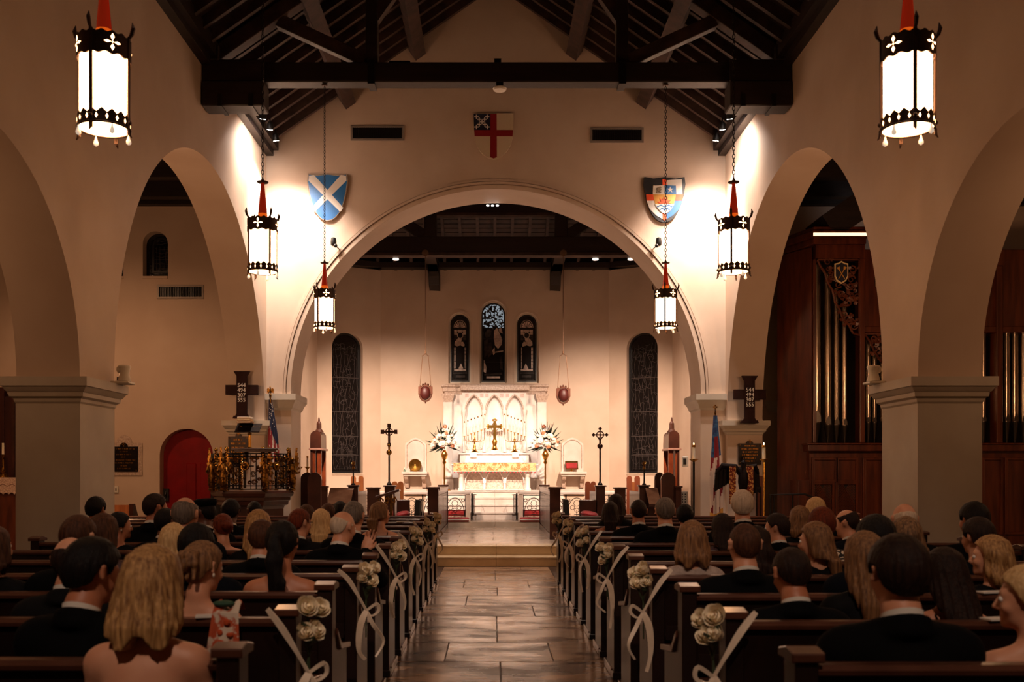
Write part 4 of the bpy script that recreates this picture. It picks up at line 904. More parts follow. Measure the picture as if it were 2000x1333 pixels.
# marble side seats with wall brackets
for s, p0, p1, sd in ((-1,790,831,'left'),(1,1098,1141,'right')):
    yS = 26.3; x0, x1 = U(p0,yS), U(p1,yS); cx = (x0+x1)/2; zl = V(922,yS)
    t = thing('credence_shelf', 'white marble wall shelf with an arched back panel, %s of the altar' % sd, 'shelf', (cx,yS,V(957,yS)), 'marble credence shelves')
    b = MB(); r = (x1-x0)*0.32; ztp = V(855,yS)
    o = [(x0,zl),(x1,zl),(x1,ztp-0.16),(x1-0.08,ztp-0.10)] + arc(cx,ztp-0.13,r,0.35,PI-0.35,10,0.13) + [(x0+0.08,ztp-0.10),(x0,ztp-0.16)]
    b.prism(o, (0,26.52,0), (1,0,0), (0,0,1), (0,0.075,0)); b.build('back_panel', MARBLE, t, bevel=0.008)
    b = MB(); b.tube([(x0+0.05,26.515,zl+0.1),(x0+0.05,26.515,ztp-0.2)]+[(px_,26.515,pz_) for px_,pz_ in reversed(arc(cx,ztp-0.16,r*0.9,0.4,PI-0.4,8,0.1))]+[(x1-0.05,26.515,ztp-0.2),(x1-0.05,26.515,zl+0.1)],0.012,5); b.build('carved_border', MARBLED, t)
    b = MB(); b.box(x0-0.06,x1+0.06,26.12,26.595,zl-0.06,zl); b.box(x0-0.03,x1+0.03,26.18,26.595,zl-0.12,zl-0.06); b.build('shelf_slab', MARBLE, t, bevel=0.01)
    for xa in (x0,x1-0.10):
        b = MB(); b.prism([(26.59,zl-0.12),(26.2,zl-0.12),(26.25,zl-0.2),(26.4,zl-0.26),(26.45,zl-0.42),(26.59,zl-0.46)], (xa,0,0), (0,1,0), (0,0,1), (0.10,0,0)); b.build('bracket', MARBLED, t, bevel=0.008)
    b = MB(); b.box(x0-0.02,x1+0.02,26.45,26.59,zl-0.56,zl-0.46); b.build('lower_ledge', MARBLE, t)
    if s < 0:
        t2 = thing('brass_alms_plate', 'round brass alms plate standing upright on the left marble shelf', 'plate', (cx,26.35,zl+0.001)); R_ = 0.17; b = MB()
        b.lathe([(0.0,0.0),(0.07,0.0),(0.09,0.012),(0.12,0.012),(0.13,0.03),(R_,0.035),(R_,0.04),(0.125,0.04),(0.0,0.012)],(0,0,0),28)
        b.v = [(cx+p[0], 26.38-p[2], zl+R_+0.002+p[1]) for p in b.v]; b.build('dish', BRASS, t2, smooth=30)
        b = MB(); b.lathe([(0.05,0.0),(0.03,0.012),(0.0,0.018)],(0,0,0),14); b.v = [(cx+p[0], 26.378-p[2], zl+R_+p[1]) for p in b.v]; b.build('boss', BRASS, t2, smooth=40)
        t3 = thing('glass_cruet', 'tiny glass cruet at the left end of the left marble shelf', 'cruet', (x0+0.0,26.3,zl+0.001)); b = MB(); b.lathe([(0.03,0.0),(0.035,0.03),(0.012,0.06),(0.012,0.08)],(x0,26.3,zl+0.001),10); b.build('body', mat('green_glass', rgb(120,150,130), 0.1), t3, smooth=50)
        b = MB(); b.ell((x0,26.3,zl+0.095),0.014,8,5); b.build('stopper', CRYST, t3)
    else:
        t2 = thing('missal_stand', 'brass book stand on the right marble shelf', 'book stand', (cx-0.04,26.3,zl+0.001)); b = MB(); b.lathe([(0.09,0.0),(0.03,0.02),(0.02,0.07)],(cx-0.04,26.34,zl+0.001),12); b.build('foot', BRASS, t2)
        b = MB(); b.beam((cx-0.04,26.26,zl+0.07),(cx-0.04,26.40,zl+0.28),0.34,0.012,(0,-1,0.6)); b.box(cx-0.21,cx+0.13,26.23,26.26,zl+0.06,zl+0.085); b.build('desk', BRASS, t2)
        t2 = thing('altar_book', 'red altar book resting on the brass stand at right', 'book', (cx-0.04,26.3,zl+0.09)); b = MB(); b.beam((cx-0.04,26.238,zl+0.09),(cx-0.04,26.335,zl+0.23),0.29,0.03,(0,-1,0.6)); b.build('cover', REDF, t2, bevel=0.004)
        b = MB(); b.beam((cx-0.04,26.254,zl+0.088),(cx-0.04,26.348,zl+0.222),0.27,0.02,(0,-1,0.6)); b.build('pages', WAX, t2)
# communion rail
CR = mat('rail_stone', rgb(206,188,172), 0.4, col2=rgb(190,170,154), nscale=6)
for s, p0, p1, sd in ((-1,690,919,'left'),(1,1012,1240,'right')):
    yS = 23.2; x0, x1 = U(p0,yS), U(p1,yS); zt_ = V(960,yS); xe = x1 if s < 0 else x0; zf = 0.452
    t = thing('communion_rail', 'stone communion rail with iron arched grille, %s of the altar steps' % sd, 'rail', ((x0+x1)/2,yS,zf), 'communion rails')
    b = MB(); b.box(x0,x1,yS-0.10,yS+0.12,zt_-0.075,zt_); b.build('rail_top', MARBLE, t, bevel=0.012)
    b = MB(); b.box(min(xe,xe-s*-0.0)-0.0 if s > 0 else xe-0.11, xe+0.11 if s > 0 else xe, yS-0.09,yS+0.11,zf,zt_-0.076); b.build('end_pier', CR, t, bevel=0.008)
    nb = 5; inner = 0.115
    for k in range(nb):
        w = 0.50; xa = xe+s*(inner+k*w*1.0); xb = xa+s*w; cx = (xa+xb)/2; b = MB(); zz0 = zf+0.05; zz1 = zt_-0.08; r = w/2-0.02
        for xx in (xa+s*0.01,xb-s*0.01): b.tube([(xx,yS,zz0),(xx,yS,zz1)],0.009,5)
        for zz in (zz0,zz1-0.02): b.tube([(xa,yS,zz),(xb,yS,zz)],0.009,5)
        b.tube([(cx+r*math.cos(PI*q/12),yS,zz0+0.05+ (zz1-zz0-0.1)*0.95*math.sin(PI*q/12)) for q in range(13)],0.009,5)
        for dx_, dz_, rr in ((0,0.36,0.07),(-0.1,0.26,0.05),(0.1,0.26,0.05),(0,0.2,0.05),(-0.19,0.43,0.035),(0.19,0.43,0.035)):
            b.tube([(cx+dx_+rr*math.cos(2*PI*q/10),yS,zz0+dz_+rr*math.sin(2*PI*q/10)) for q in range(10)],0.007,4,closed=True)
        b.tube([(cx,yS,zz0),(cx,yS,zz0+0.2)],0.008,4); b.tube([(cx-0.06,yS,zz0+0.1),(cx+0.06,yS,zz0+0.1)],0.008,4); b.build('iron_grille', IRON, t)
    b = MB(); xg = xe-s*0.03; b.box(xg-0.02,xg+0.02,yS+0.05,yS+0.09,zf+0.02,zt_-0.05); b.tube([(xg-s*0.0,yS+0.07,zt_-0.08),(xg-s*0.09,yS+0.3,zt_-0.09),(xg-s*0.10,yS+0.55,zt_-0.1)],0.012,5); b.tube([(xg,yS+0.07,zf+0.12),(xg-s*0.09,yS+0.3,zf+0.12),(xg-s*0.10,yS+0.55,zf+0.12)],0.012,5)
    for q in range(4): b.tube([(xg-s*0.02*q,yS+0.12+q*0.11,zf+0.12),(xg-s*0.02*q,yS+0.12+q*0.11,zt_-0.09)],0.008,4)
    b.build('gate_leaf', IRON, t)
    x_a = xe+s*0.15; x_b = xe+s*0.62; xa, xb = sorted((x_a,x_b)); k_ = thing('kneeler_cushion', 'long red kneeler cushion on the floor before the %s communion rail' % sd, 'cushion', ((xa+xb)/2,yS-0.35,0.453), 'red rail kneelers')
    b = MB(); b.box(min(xe+s*0.02,xe+s*2.0),max(xe+s*0.02,xe+s*2.0),yS-0.45,yS-0.15,0.453,0.55); b.build('cushion', REDF, k_, bevel=0.03)
    b = MB(); b.tube([(min(xe+s*0.02,xe+s*2.0),yS-0.45,0.50),(max(xe+s*0.02,xe+s*2.0),yS-0.45,0.50)],0.012,5); b.build('piping', SHW, k_)
    q_ = thing('kneeler_cushion', 'red cushion on the altar side behind the %s rail grille' % sd, 'cushion', (xe+s*0.4,yS+0.5,0.453), 'red altar-side cushions'); xa, xb = sorted((xe+s*0.05,xe+s*0.75)); zq = 0.632 if abs(xe) < 1.3 else 0.453
    b = MB(); b.box(xa,xb,yS+0.18,yS+0.36,0.56,0.70); b.build('cushion', REDF, q_, bevel=0.04); b = MB(); b.box(xa+0.02,xb-0.02,yS+0.19,yS+0.35,0.453,0.56); b.build('stool', MARBLED, q_)
# ------------------------------------------------------------ choir fittings
PF = 0.331
def round_top(x0, x1, z0, z1, n=12):
    r = (x1-x0)/2; return [(x0,z0),(x1,z0)] + arc((x0+x1)/2, z1-r, r, 0, PI, n)
for s, sd in ((-1,'left'),(1,'right')):
    # panelled desk fronts along the central way
    xf = -1.06 if s < 0 else 0.995; xo = xf+s*0.20; xa, xb = sorted((xf,xo)); z1 = 1.30
    t = thing('choir_desk', 'dark panelled choir desk front edging the central way on the %s, before the altar rail' % sd, 'choir desk', ((xa+xb)/2,20.4,PF))
    b = MB(); b.box(xa,xb,18.4,18.50,PF,z1-0.03); b.build('end_panel', WOOD, t, bevel=0.006)
    b = MB(); b.box(xa+0.03,xb-0.03,18.5,22.35,PF,z1-0.06); b.build('core', WOOD, t)
    b = MB(); b.box(xa-0.03,xb+0.03,18.36,18.62,z1-0.03,z1+0.005); b.box(xa-0.02,xb+0.02,22.2,22.5,z1-0.03,z1+0.005); b.box(xa-0.01,xb+0.01,18.6,22.25,z1-0.065,z1-0.03); b.build('cap_rail', WOOD, t, bevel=0.005)
    b = MB(); b.box(xa,xb,22.35,22.45,PF,z1-0.03); b.build('far_post', WOOD, t)
    fx = xf+s*0.03
    for k in range(11):
        y0 = 18.55+k*0.345; b = MB(); xq, xr = sorted((fx-s*0.018,fx)); b.box(xq,xr,y0+0.01,y0+0.315,PF+0.12,z1-0.16); b.build('panel_board', WOOD, t, bevel=0.006)
    b = MB(); xq, xr = sorted((fx-s*0.026,fx)); b.box(xq,xr,18.5,22.35,PF,PF+0.1); b.box(xq,xr,18.5,22.35,z1-0.15,z1-0.06); b.build('rail_board', WOOD, t, bevel=0.004)
    # capped desk ends and benches standing in rows behind
    RM = {680:1268,699:1249,717:1222,740:1202,751:1182,771:1164,637:1292,684:1268,587:1298,612:1279,601:1319,628:1291,627.5:1331,638.5:1320,606:1327,627:1306,685:1250,710:1224,765:1164,788:1143}
    m = (lambda p: p) if s < 0 else (lambda p: RM[p])
    for p0, p1, py, Yd, w in ((680,699,948,19.4,'farthest from the central way'),(717,740,952.5,18.6,'second from the central way'),(751,771,948.5,19.6,'nearest to the central way')):
        a, c = sorted((U(m(p0),Yd),U(m(p1),Yd))); zt_ = V(py,Yd)
        t = thing('bench_end', 'square capped dark choir bench on the %s, %s' % (sd, w), 'choir bench', ((a+c)/2,Yd,PF), 'choir benches')
        b = MB(); b.box(a,c,Yd,Yd+0.16,PF,zt_-0.03); b.build('end_post', WOOD, t, bevel=0.005)
        b = MB(); b.box(a-0.025,c+0.025,Yd-0.025,Yd+0.185,zt_-0.03,zt_); b.build('cap', WOOD, t, bevel=0.004)
        b = MB(); cx = (a+c)/2; b.box(cx-0.03,cx+0.03,Yd+0.16,Yd+(0.9 if 700 < p0 < 745 else 1.9),PF+0.1,zt_-0.14); b.build('back_board', WOOD, t)
        b = MB(); xq, xr = sorted((cx+s*0.03,cx+s*0.22)); b.box(xq,xr,Yd+0.16,Yd+(0.9 if 700 < p0 < 745 else 1.9),PF+0.40,PF+0.44); b.box(xq,xr,Yd+0.2,Yd+0.24,PF,PF+0.40); b.build('seat', WOOD, t)
    Yd = 18.9; a, c = sorted((U(m(637),Yd),U(m(684),Yd))); za, zb = V(987,Yd), V(958,Yd)
    t = thing('sloped_desk', 'polished sloping choir book desk with pale reflected light coloured in on the %s' % sd, 'book desk', ((a+c)/2,Yd,PF))
    POL = mat('polished_pale_sheen', rgb(120,84,62), 0.22, col2=rgb(100,66,46), nscale=4, coat=0.6)  # wood colour lightened to stand for the bright wall's reflection
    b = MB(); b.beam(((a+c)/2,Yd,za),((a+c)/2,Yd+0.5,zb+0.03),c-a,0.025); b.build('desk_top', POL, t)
    b = MB(); b.box(a+0.02,c-0.02,Yd+0.2,Yd+0.45,PF,za); b.build('desk_body', WOOD, t); b = MB(); b.box(a,c,Yd-0.03,Yd,za-0.03,za+0.015); b.build('ledge', WOOD, t)
    # tall round-headed stalls by the chancel wall
    for i, (p0, p1, Yd, w) in enumerate(((587,612,19.5,'rear one'),(601,628,18.75,'front one'))):
        a, c = sorted((U(m(p0),Yd),U(m(p1),Yd))); zt_ = V(923.5,Yd)
        t = thing('choir_stall', 'dark tall round-headed choir stall by the chancel wall at %s, %s of two' % (sd, w), 'choir stall', ((a+c)/2,Yd,PF), 'round-headed choir stalls')
        b = MB(); b.prism(round_top(a,c,PF,zt_), (0,Yd,0), (1,0,0), (0,0,1), (0,0.06,0)); b.build('side_panel', WOOD, t, smooth=30, bevel=0.006)
        xs = c if s < 0 else a
        b = MB(); b.tube([(xs+(-s)*0.0,Yd-0.005,zt_-0.14),(xs,Yd-0.005,PF+0.45),(xs-s*0.05,Yd-0.005,PF+0.36),(xs-s*0.09,Yd-0.005,PF+0.33)],0.013,5); b.build('edge_moulding', mat('edge_pale', rgb(150,110,92), 0.3), t)  # edge strip paler than the stall wood
        b = MB(); b.box(a,c,Yd+0.06,Yd+0.5,PF+0.40,PF+0.45); b.build('seat', WOOD, t)
        b = MB(); xq, xr = sorted(((a if s < 0 else c),(a if s < 0 else c)-s*0.04)); b.box(xq,xr,Yd+0.06,Yd+0.6,PF,zt_-0.15); b.build('stall_back', WOOD, t)
    Yd = 18.65; a, c = sorted((U(m(627.5),Yd),U(m(638.5),Yd))); t = thing('newel_post', 'short dark capped post beside the round-headed stalls at %s' % sd, 'post', ((a+c)/2,Yd,PF))
    b = MB(); b.box(a,c,Yd,Yd+0.1,PF,V(953,Yd)); b.build('shaft', WOOD, t); b = MB(); b.box(a-0.02,c+0.02,Yd-0.02,Yd+0.12,V(953,Yd),V(950,Yd)); b.build('cap', WOOD, t)
    # canopied chair at the side wall
    Yd = 22.6; a, c = sorted((U(m(606),Yd),U(m(627),Yd))); zt_ = V(842,Yd); zs = V(876,Yd)
    t = thing('canopied_chair', 'tall wooden chair with an arched canopy and finial at the %s wall of the chancel' % sd, 'chair', ((a+c)/2,Yd,PF))
    b = MB(); b.prism(round_top(a,c,zs,zt_), (0,Yd,0), (1,0,0), (0,0,1), (0,0.7,0)); b.build('arched_canopy', WOOD, t, smooth=30, bevel=0.01)
    b = MB(); b.box(a-0.03,c+0.04,Yd-0.04,Yd+0.74,zs-0.05,zs); b.build('canopy_ledge', mat('ledge_pale', rgb(150,112,98), 0.35), t, bevel=0.01)  # ledge in a paler brown than the canopy
    for yq in (Yd+0.02,Yd+0.62):
        b = MB(); xp = a+0.05; b.box(a,a+0.11,yq,yq+0.07,PF,zs-0.05); b.box(c-0.09,c,yq,yq+0.07,PF,zs-0.05); b.build('canopy_post', mat('chair_oak', rgb(128,58,26), 0.35, col2=rgb(98,40,18), nscale=5), t)
    b = MB(); b.box(a,c,Yd,Yd+0.7,PF+0.38,PF+0.46); b.build('seat', WOOD, t)
    b = MB(); xq, xr = sorted(((a if s < 0 else c),(a if s < 0 else c)-s*0.05)); b.box(xq,xr,Yd,Yd+0.7,PF,zs-0.05); b.build('back_panel', WOOD, t)
    xf2 = U(620 if s < 0 else 1315,Yd)
    b = MB(); b.lathe([(0.10,0.0),(0.11,0.05),(0.06,0.12),(0.055,0.25),(0.025,0.30),(0.02,0.36),(0.0,0.40)],(xf2,Yd+0.2,V(848,Yd)),8); b.build('finial', WOOD, t)
    # oak chairs with paired rounded posts
    for p0, p1, py, Yd, w in ((685,710,930,22.3,'farther from the central way'),(765,788,941,22.0,'nearer to the central way')):
        a, c = sorted((U(m(p0),Yd),U(m(p1),Yd))); zt_ = V(py,Yd); wq = (c-a)*(0.40 if p0 < 700 else 0.5)
        t = thing('oak_chair', 'oak chair with two rounded back posts on the %s, %s' % (sd, w), 'chair', ((a+c)/2,Yd,PF), 'oak sanctuary chairs')
        for xa in (a, c-wq): b = MB(); b.prism(round_top(xa,xa+wq,PF,zt_), (0,Yd,0), (1,0,0), (0,0,1), (0,0.05,0)); b.build('back_post', TANWOOD if s < 0 else mat('oak_red', rgb(140,74,48), 0.4), t, smooth=30)
        b = MB(); b.box(a+wq*0.8,c-wq*0.8,Yd+0.01,Yd+0.04,PF+0.4,zt_-0.14); b.build('back_slat', TANWOOD, t)
        b = MB(); b.box(a,c,Yd+0.05,Yd+0.40,PF+0.40,PF+0.44); b.build('seat', TANWOOD, t); b = MB(); b.box(a,a+0.05,Yd+0.34,Yd+0.39,PF,PF+0.4); b.box(c-0.05,c,Yd+0.34,Yd+0.39,PF,PF+0.4); b.build('legs', TANWOOD, t)
    # low chair with a bulging red cushion, and a black music stand in profile
    Yd = 19.2; p0, p1 = (771,800) if s < 0 else (1135,1171); a, c = U(p0,Yd), U(p1,Yd); zc_ = V(1003,Yd)
    t = thing('clergy_stool', 'low dark seat under the plump red cushion on the %s of the central way' % sd, 'stool', ((a+c)/2,Yd,PF))
    b = MB(); b.box(a+0.03,c-0.03,Yd+0.05,Yd+0.42,PF,PF+0.33); b.build('seat_box', WOOD, t, bevel=0.01); b = MB(); b.box(a,c-0.03 if s < 0 else c,Yd+0.40,Yd+0.45,PF,V(978,Yd)); b.build('back_board', WOOD, t, bevel=0.006)
    b = MB(); b.beam((a,Yd+0.03,PF+0.30-(0.05 if s < 0 else -0.05)),(c,Yd+0.03,PF+0.30+(0.05 if s < 0 else -0.05)),0.03,0.02); b.build('pale_edge', SHW, t)
    t = thing('red_cushion', 'plump red velvet cushion on the low seat %s of the central way' % sd, 'cushion', ((a+c)/2,Yd+0.2,PF+0.331)); b = MB(); b.ell((0,0,0),((c-a)/2,0.2,0.075),16,8)
    M_ = Matrix.Translation(((a+c)/2,Yd+0.2,PF+0.42)) @ Matrix.Rotation(0.16*s,4,'Y'); b.v = [tuple(M_ @ Vector((math.copysign(abs(p[0]/((c-a)/2))**0.7*(c-a)/2,p[0]),p[1],p[2]))) for p in b.v]; b.build('pillow', REDF, t, smooth=60)
    b = MB(); ring = [M_ @ Vector(((c-a)/2*1.0*math.cos(2*PI*k/24),0.2*math.sin(2*PI*k/24),0)) for k in range(24)]; b.tube(ring,0.01,5,closed=True); b.build('piping', REDP, t)
    p0, p1 = (806,819) if s < 0 else (1103,1115); Yd = 19.0; a, c = U(p0,Yd), U(p1,Yd); xm = (a+c)/2
    t = thing('music_stand', 'black folded stand seen edge-on beside the %s choir desk' % sd, 'music stand', (xm,Yd,PF))
    b = MB(); q = -s*0.03; b.prism([(xm-0.06,PF),(xm+0.06,PF),(xm+0.035+q,V(978,Yd)),(xm-0.035+q,V(978,Yd))], (0,Yd,0), (1,0,0), (0,0,1), (0,0.5,0)); b.build('folded_frame', BLACKP, t, bevel=0.01)
    for k in range(5): b = MB(); zz = PF+0.08+k*0.09; b.box(xm-0.05,xm+0.05,Yd-0.008,Yd,zz,zz+0.02); b.build('cross_bar', IRON, t)
# slanted reading desk with gilded scrolls on the left
Yd = 18.45; a, c = U(734,Yd), U(780,Yd); t = thing('reading_desk', 'slanted dark reading desk on gilded scroll supports, left choir', 'reading desk', ((a+c)/2,Yd,PF))
b = MB(); b.beam((a,Yd+0.1,V(972,Yd)),(c,Yd+0.1,V(958,Yd)),0.32,0.045); b.build('desk_top', WOOD, t, bevel=0.006)
for k in range(3):
    x = a+0.08+k*0.13; b = MB(); pts = [(x+0.05*math.cos(q*0.6)*(1-q/16),Yd,V(985,Yd)+0.06+0.07*math.sin(q*0.6)*(1-q/16)) for q in range(14)]; b.tube(pts,0.012,5); b.tube([(x,Yd,V(990,Yd)),(x+0.02,Yd,V(970,Yd))],0.012,5); b.build('gilt_scroll', GILT, t)
b = MB(); b.box((a+c)/2+0.04,(a+c)/2+0.09,Yd+0.05,Yd+0.15,PF,V(966,Yd)); b.build('brass_post', BRASS, t); b = MB(); b.box(a+0.05,c-0.05,Yd,Yd+0.3,PF,PF+0.05); b.build('plinth', WOOD, t)
t = thing('control_cabinet', 'small white cabinet with black knobs behind the right choir stalls', 'cabinet', (U(1336,18.95),18.95,PF)); a, c = U(1331,18.95), U(1343,18.95)
b = MB(); b.box(a,c,18.95,19.2,PF,V(961,18.95)); b.build('box_body', WHITEP, t, bevel=0.005); b = MB()
for k in range(5): b.ell((a+0.02,18.945,V(966+k*5,18.95)),0.012,7,5); b.box(a+0.06,a+0.085,18.943,18.95,V(967+k*5,18.95),V(965+k*5,18.95))
b.build('knobs', BLACKP, t, kind='stuff')
# processional crosses and torches in holders
for s, px, py, sd in ((-1,760,829,'left'),(1,1172,838,'right')):
    Yd = 19.68; x = U(px,Yd); zt_ = V(py,Yd); PFh = V(948.5,19.6)+0.001; m_ = mat('cross_wood', rgb(60,30,20), 0.4, 0.3)
    t = thing('processional_cross', 'dark %s processional cross on a tall staff, %s choir' % ('block-ended ringed' if s < 0 else 'slim fleur-ended ringed', sd), 'cross', (x,Yd,PFh))
    b = MB(); b.lathe([(0.05,0),(0.05,0.03),(0.03,0.05),(0.018,0.07),(0.018,V(884 if s < 0 else 875,Yd)-PFh)],(x,Yd,PFh),10); b.build('staff', IRON, t)
    kz = V(884 if s < 0 else 872,Yd); b = MB(); b.lathe([(0.015,-0.06),(0.055,-0.02),(0.055,0.02),(0.02,0.05),(0.02,0.12),(0.04,0.14),(0.02,0.17)],(x,Yd,kz),10); b.build('knop', BRASS if s < 0 else m_, t)
    w = 0.022 if s < 0 else 0.013; zx = V(844 if s < 0 else 850,Yd); ah = 0.155 if s < 0 else 0.13
    b = MB(); b.box(x-w,x+w,Yd-0.015,Yd+0.015,kz+0.1,zt_); b.box(x-ah,x+ah,Yd-0.015,Yd+0.015,zx-w,zx+w)
    ring = [(x+0.07*math.cos(2*PI*k/20),Yd,zx+0.07*math.sin(2*PI*k/20)) for k in range(20)]; b.tube(ring,0.012,5,closed=True)
    if s < 0:
        for cx_, cz_2 in ((x-0.13,zx),(x+0.13,zx),(x,zt_-0.03)): b.box(cx_-0.035,cx_+0.035,Yd-0.02,Yd+0.02,cz_2-0.042,cz_2+0.042)
        b.box(x-0.035,x+0.035,Yd-0.02,Yd+0.02,V(872,Yd),V(866,Yd))
    else:
        for cx_, cz_2 in ((x-ah,zx),(x+ah,zx),(x,zt_)): b.prism([(cx_-0.04,cz_2),(cx_,cz_2-0.04),(cx_+0.04,cz_2),(cx_,cz_2+0.04)], (0,Yd-0.015,0),(1,0,0),(0,0,1),(0,0.03,0))
    b.build('cross_head', m_, t)
for px, sd in ((690,'left'),(1258,'right')):
    Yd = 19.48; PFh = V(948,19.4)+0.001; x = U(px,Yd); t = thing('torch_staff', 'short brass-headed torch staff standing before the tall %s apse window' % sd, 'torch', (x,Yd,PFh), 'choir torch staffs')
    b = MB(); b.lathe([(0.04,0),(0.04,0.02),(0.014,0.04),(0.014,V(918,Yd)-PFh)],(x,Yd,PFh),8); b.build('staff', IRON, t)
    b = MB(); b.lathe([(0.012,0),(0.03,0.02),(0.018,0.06),(0.035,0.10),(0.02,0.14)],(x,Yd,V(918,Yd)),8)
    for k in range(6): a = k*PI/3; b.tube([(x,Yd,V(906,Yd)),(x+0.045*math.cos(a),Yd,V(905,Yd)+0.045*math.sin(a))],0.008,4)
    b.build('brass_head', BRASS, t)
# candlesticks
def candlestick(px, Yd, ztop_px, dish_px, label, zf=PF, lit=True, pole=IRON, bowl=0.07, r=0.03, smoke=False):
    x = U(px,Yd); zd = V(dish_px,Yd); zt_ = V(ztop_px,Yd); t = thing('standing_candlestick', label, 'candlestick', (x,Yd,zf))
    b = MB(); b.lathe([(0.14,0),(0.13,0.03),(0.03,0.06),(0.016,0.1),(0.02,zd-zf-0.06),(0.012,zd-zf-0.03)],(x,Yd,zf),12); b.build('pole', pole, t, smooth=40)
    b = MB(); b.lathe([(0.012,-0.05),(bowl*0.6,-0.02),(bowl,0.0),(bowl,0.008),(0.01,0.008)],(x,Yd,zd),14); b.build('drip_dish', BRASS, t, smooth=40)
    b = MB(); b.lathe([(r,0.008),(r*0.95,zt_-zd-0.06)],(x,Yd,zd),12); c_ = b.build('candle', WAX, t, smooth=40)
    b = MB(); b.lathe([(r*1.1,zt_-zd-0.075),(r*1.1,zt_-zd-0.035),(r*0.5,zt_-zd-0.03)],(x,Yd,zd),12); b.build('follower', BRASS, c_)
    if lit: b = MB(); b.lathe([(0.004,0.0),(0.010,0.012),(0.006,0.03),(0.0,0.045)],(x,Yd,zt_-0.03),8); b.build('flame', FLAME, c_)
    return t
candlestick(1355,17.9,866,898,'standing candlestick with a lit candle before the right chancel pillar', pole=IRON, bowl=0.09)
candlestick(1492,17.1,866,898,'standing candlestick with a lit candle beside the bronze plaque at right', pole=BRASS, bowl=0.075)
candlestick(585.5,20.4,888,913,'left of two brass bowl candlesticks behind the left choir stalls', lit=False, pole=BRASS, bowl=0.065, r=0.02)
candlestick(600.5,20.4,888,913,'right of two brass bowl candlesticks behind the left choir stalls', lit=False, pole=BRASS, bowl=0.065, r=0.02)
# thermostat on the right chancel wall
x, y, z = BX-0.012, U(1337,18) and 19.75, 1.75
Yt = 18.0; x0, x1 = U(1331.5,Yt), U(1343,Yt)
t = thing('thermostat', 'white wall thermostat with a black screen right of the chancel arch', 'thermostat', ((x0+x1)/2,17.99,V(912,Yt)))
b = MB(); b.box(x0,x1,17.93,17.99,V(912,Yt),V(892,Yt)); b.build('case', WHITEP, t, bevel=0.006); b = MB(); b.box(x0+0.012,x0+0.07,17.925,17.935,V(908,Yt),V(896,Yt)); b.build('screen', BLACKP, t)

# ------------------------------------------------------------ pulpit
PX, PY, PR = -4.20, 17.14, 0.62
t = thing('pulpit', 'ornate pulpit of gilt ironwork with angels on a dark moulded wooden base at left', 'pulpit', (PX,PY,PF))
def hexv(r, k): a = -PI/2 + PI/6 + k*PI/3; return (PX+r*math.cos(a), PY+r*math.sin(a)*0.92)
def hexring(b, prof):
    vs = []; fs = []
    for r, z in prof:
        for k in range(6): x_, y_ = hexv(r,k); vs.append((x_,y_,z))
    for i in range(len(prof)-1):
        for k in range(6): fs.append((i*6+k,i*6+(k+1)%6,(i+1)*6+(k+1)%6,(i+1)*6+k))
    fs.append(tuple(range(5,-1,-1))); L = (len(prof)-1)*6; fs.append(tuple(L+k for k in range(6))); return b.add(vs,fs)
b = MB(); hexring(b, [(0.58,PF),(0.58,PF+0.1),(0.54,PF+0.13),(0.54,0.95),(0.56,1.0)]); b.build('wooden_base', WOOD, t)
b = MB(); hexring(b, [(0.56,1.0),(0.62,1.02),(0.63,1.08),(0.66,1.10),(0.66,1.15),(0.70,1.17),(0.72,1.22),(0.70,1.255),(0.1,1.256)]); b.build('moulded_ring', WOOD, t)
ZB, ZTp = 1.258, 1.90
for k in range(6):
    x_, y_ = hexv(PR,k); b = MB()
    top = ZTp+0.06
    for ph in (0, PI):
        b.tube([(x_+0.014*math.cos(q*0.9+ph), y_+0.014*math.sin(q*0.9+ph), ZB+0.03+(top-ZB-0.06)*q/48) for q in range(49)],0.0115,5)
    b.lathe([(0.035,0.0),(0.035,0.02),(0.02,0.03)],(x_,y_,ZB),8); b.lathe([(0.015,0.0),(0.035,0.02),(0.035,0.04),(0.02,0.055),(0.01,0.075)],(x_,y_,top-0.03),8); b.build('twisted_column', BRASS, t, smooth=50)
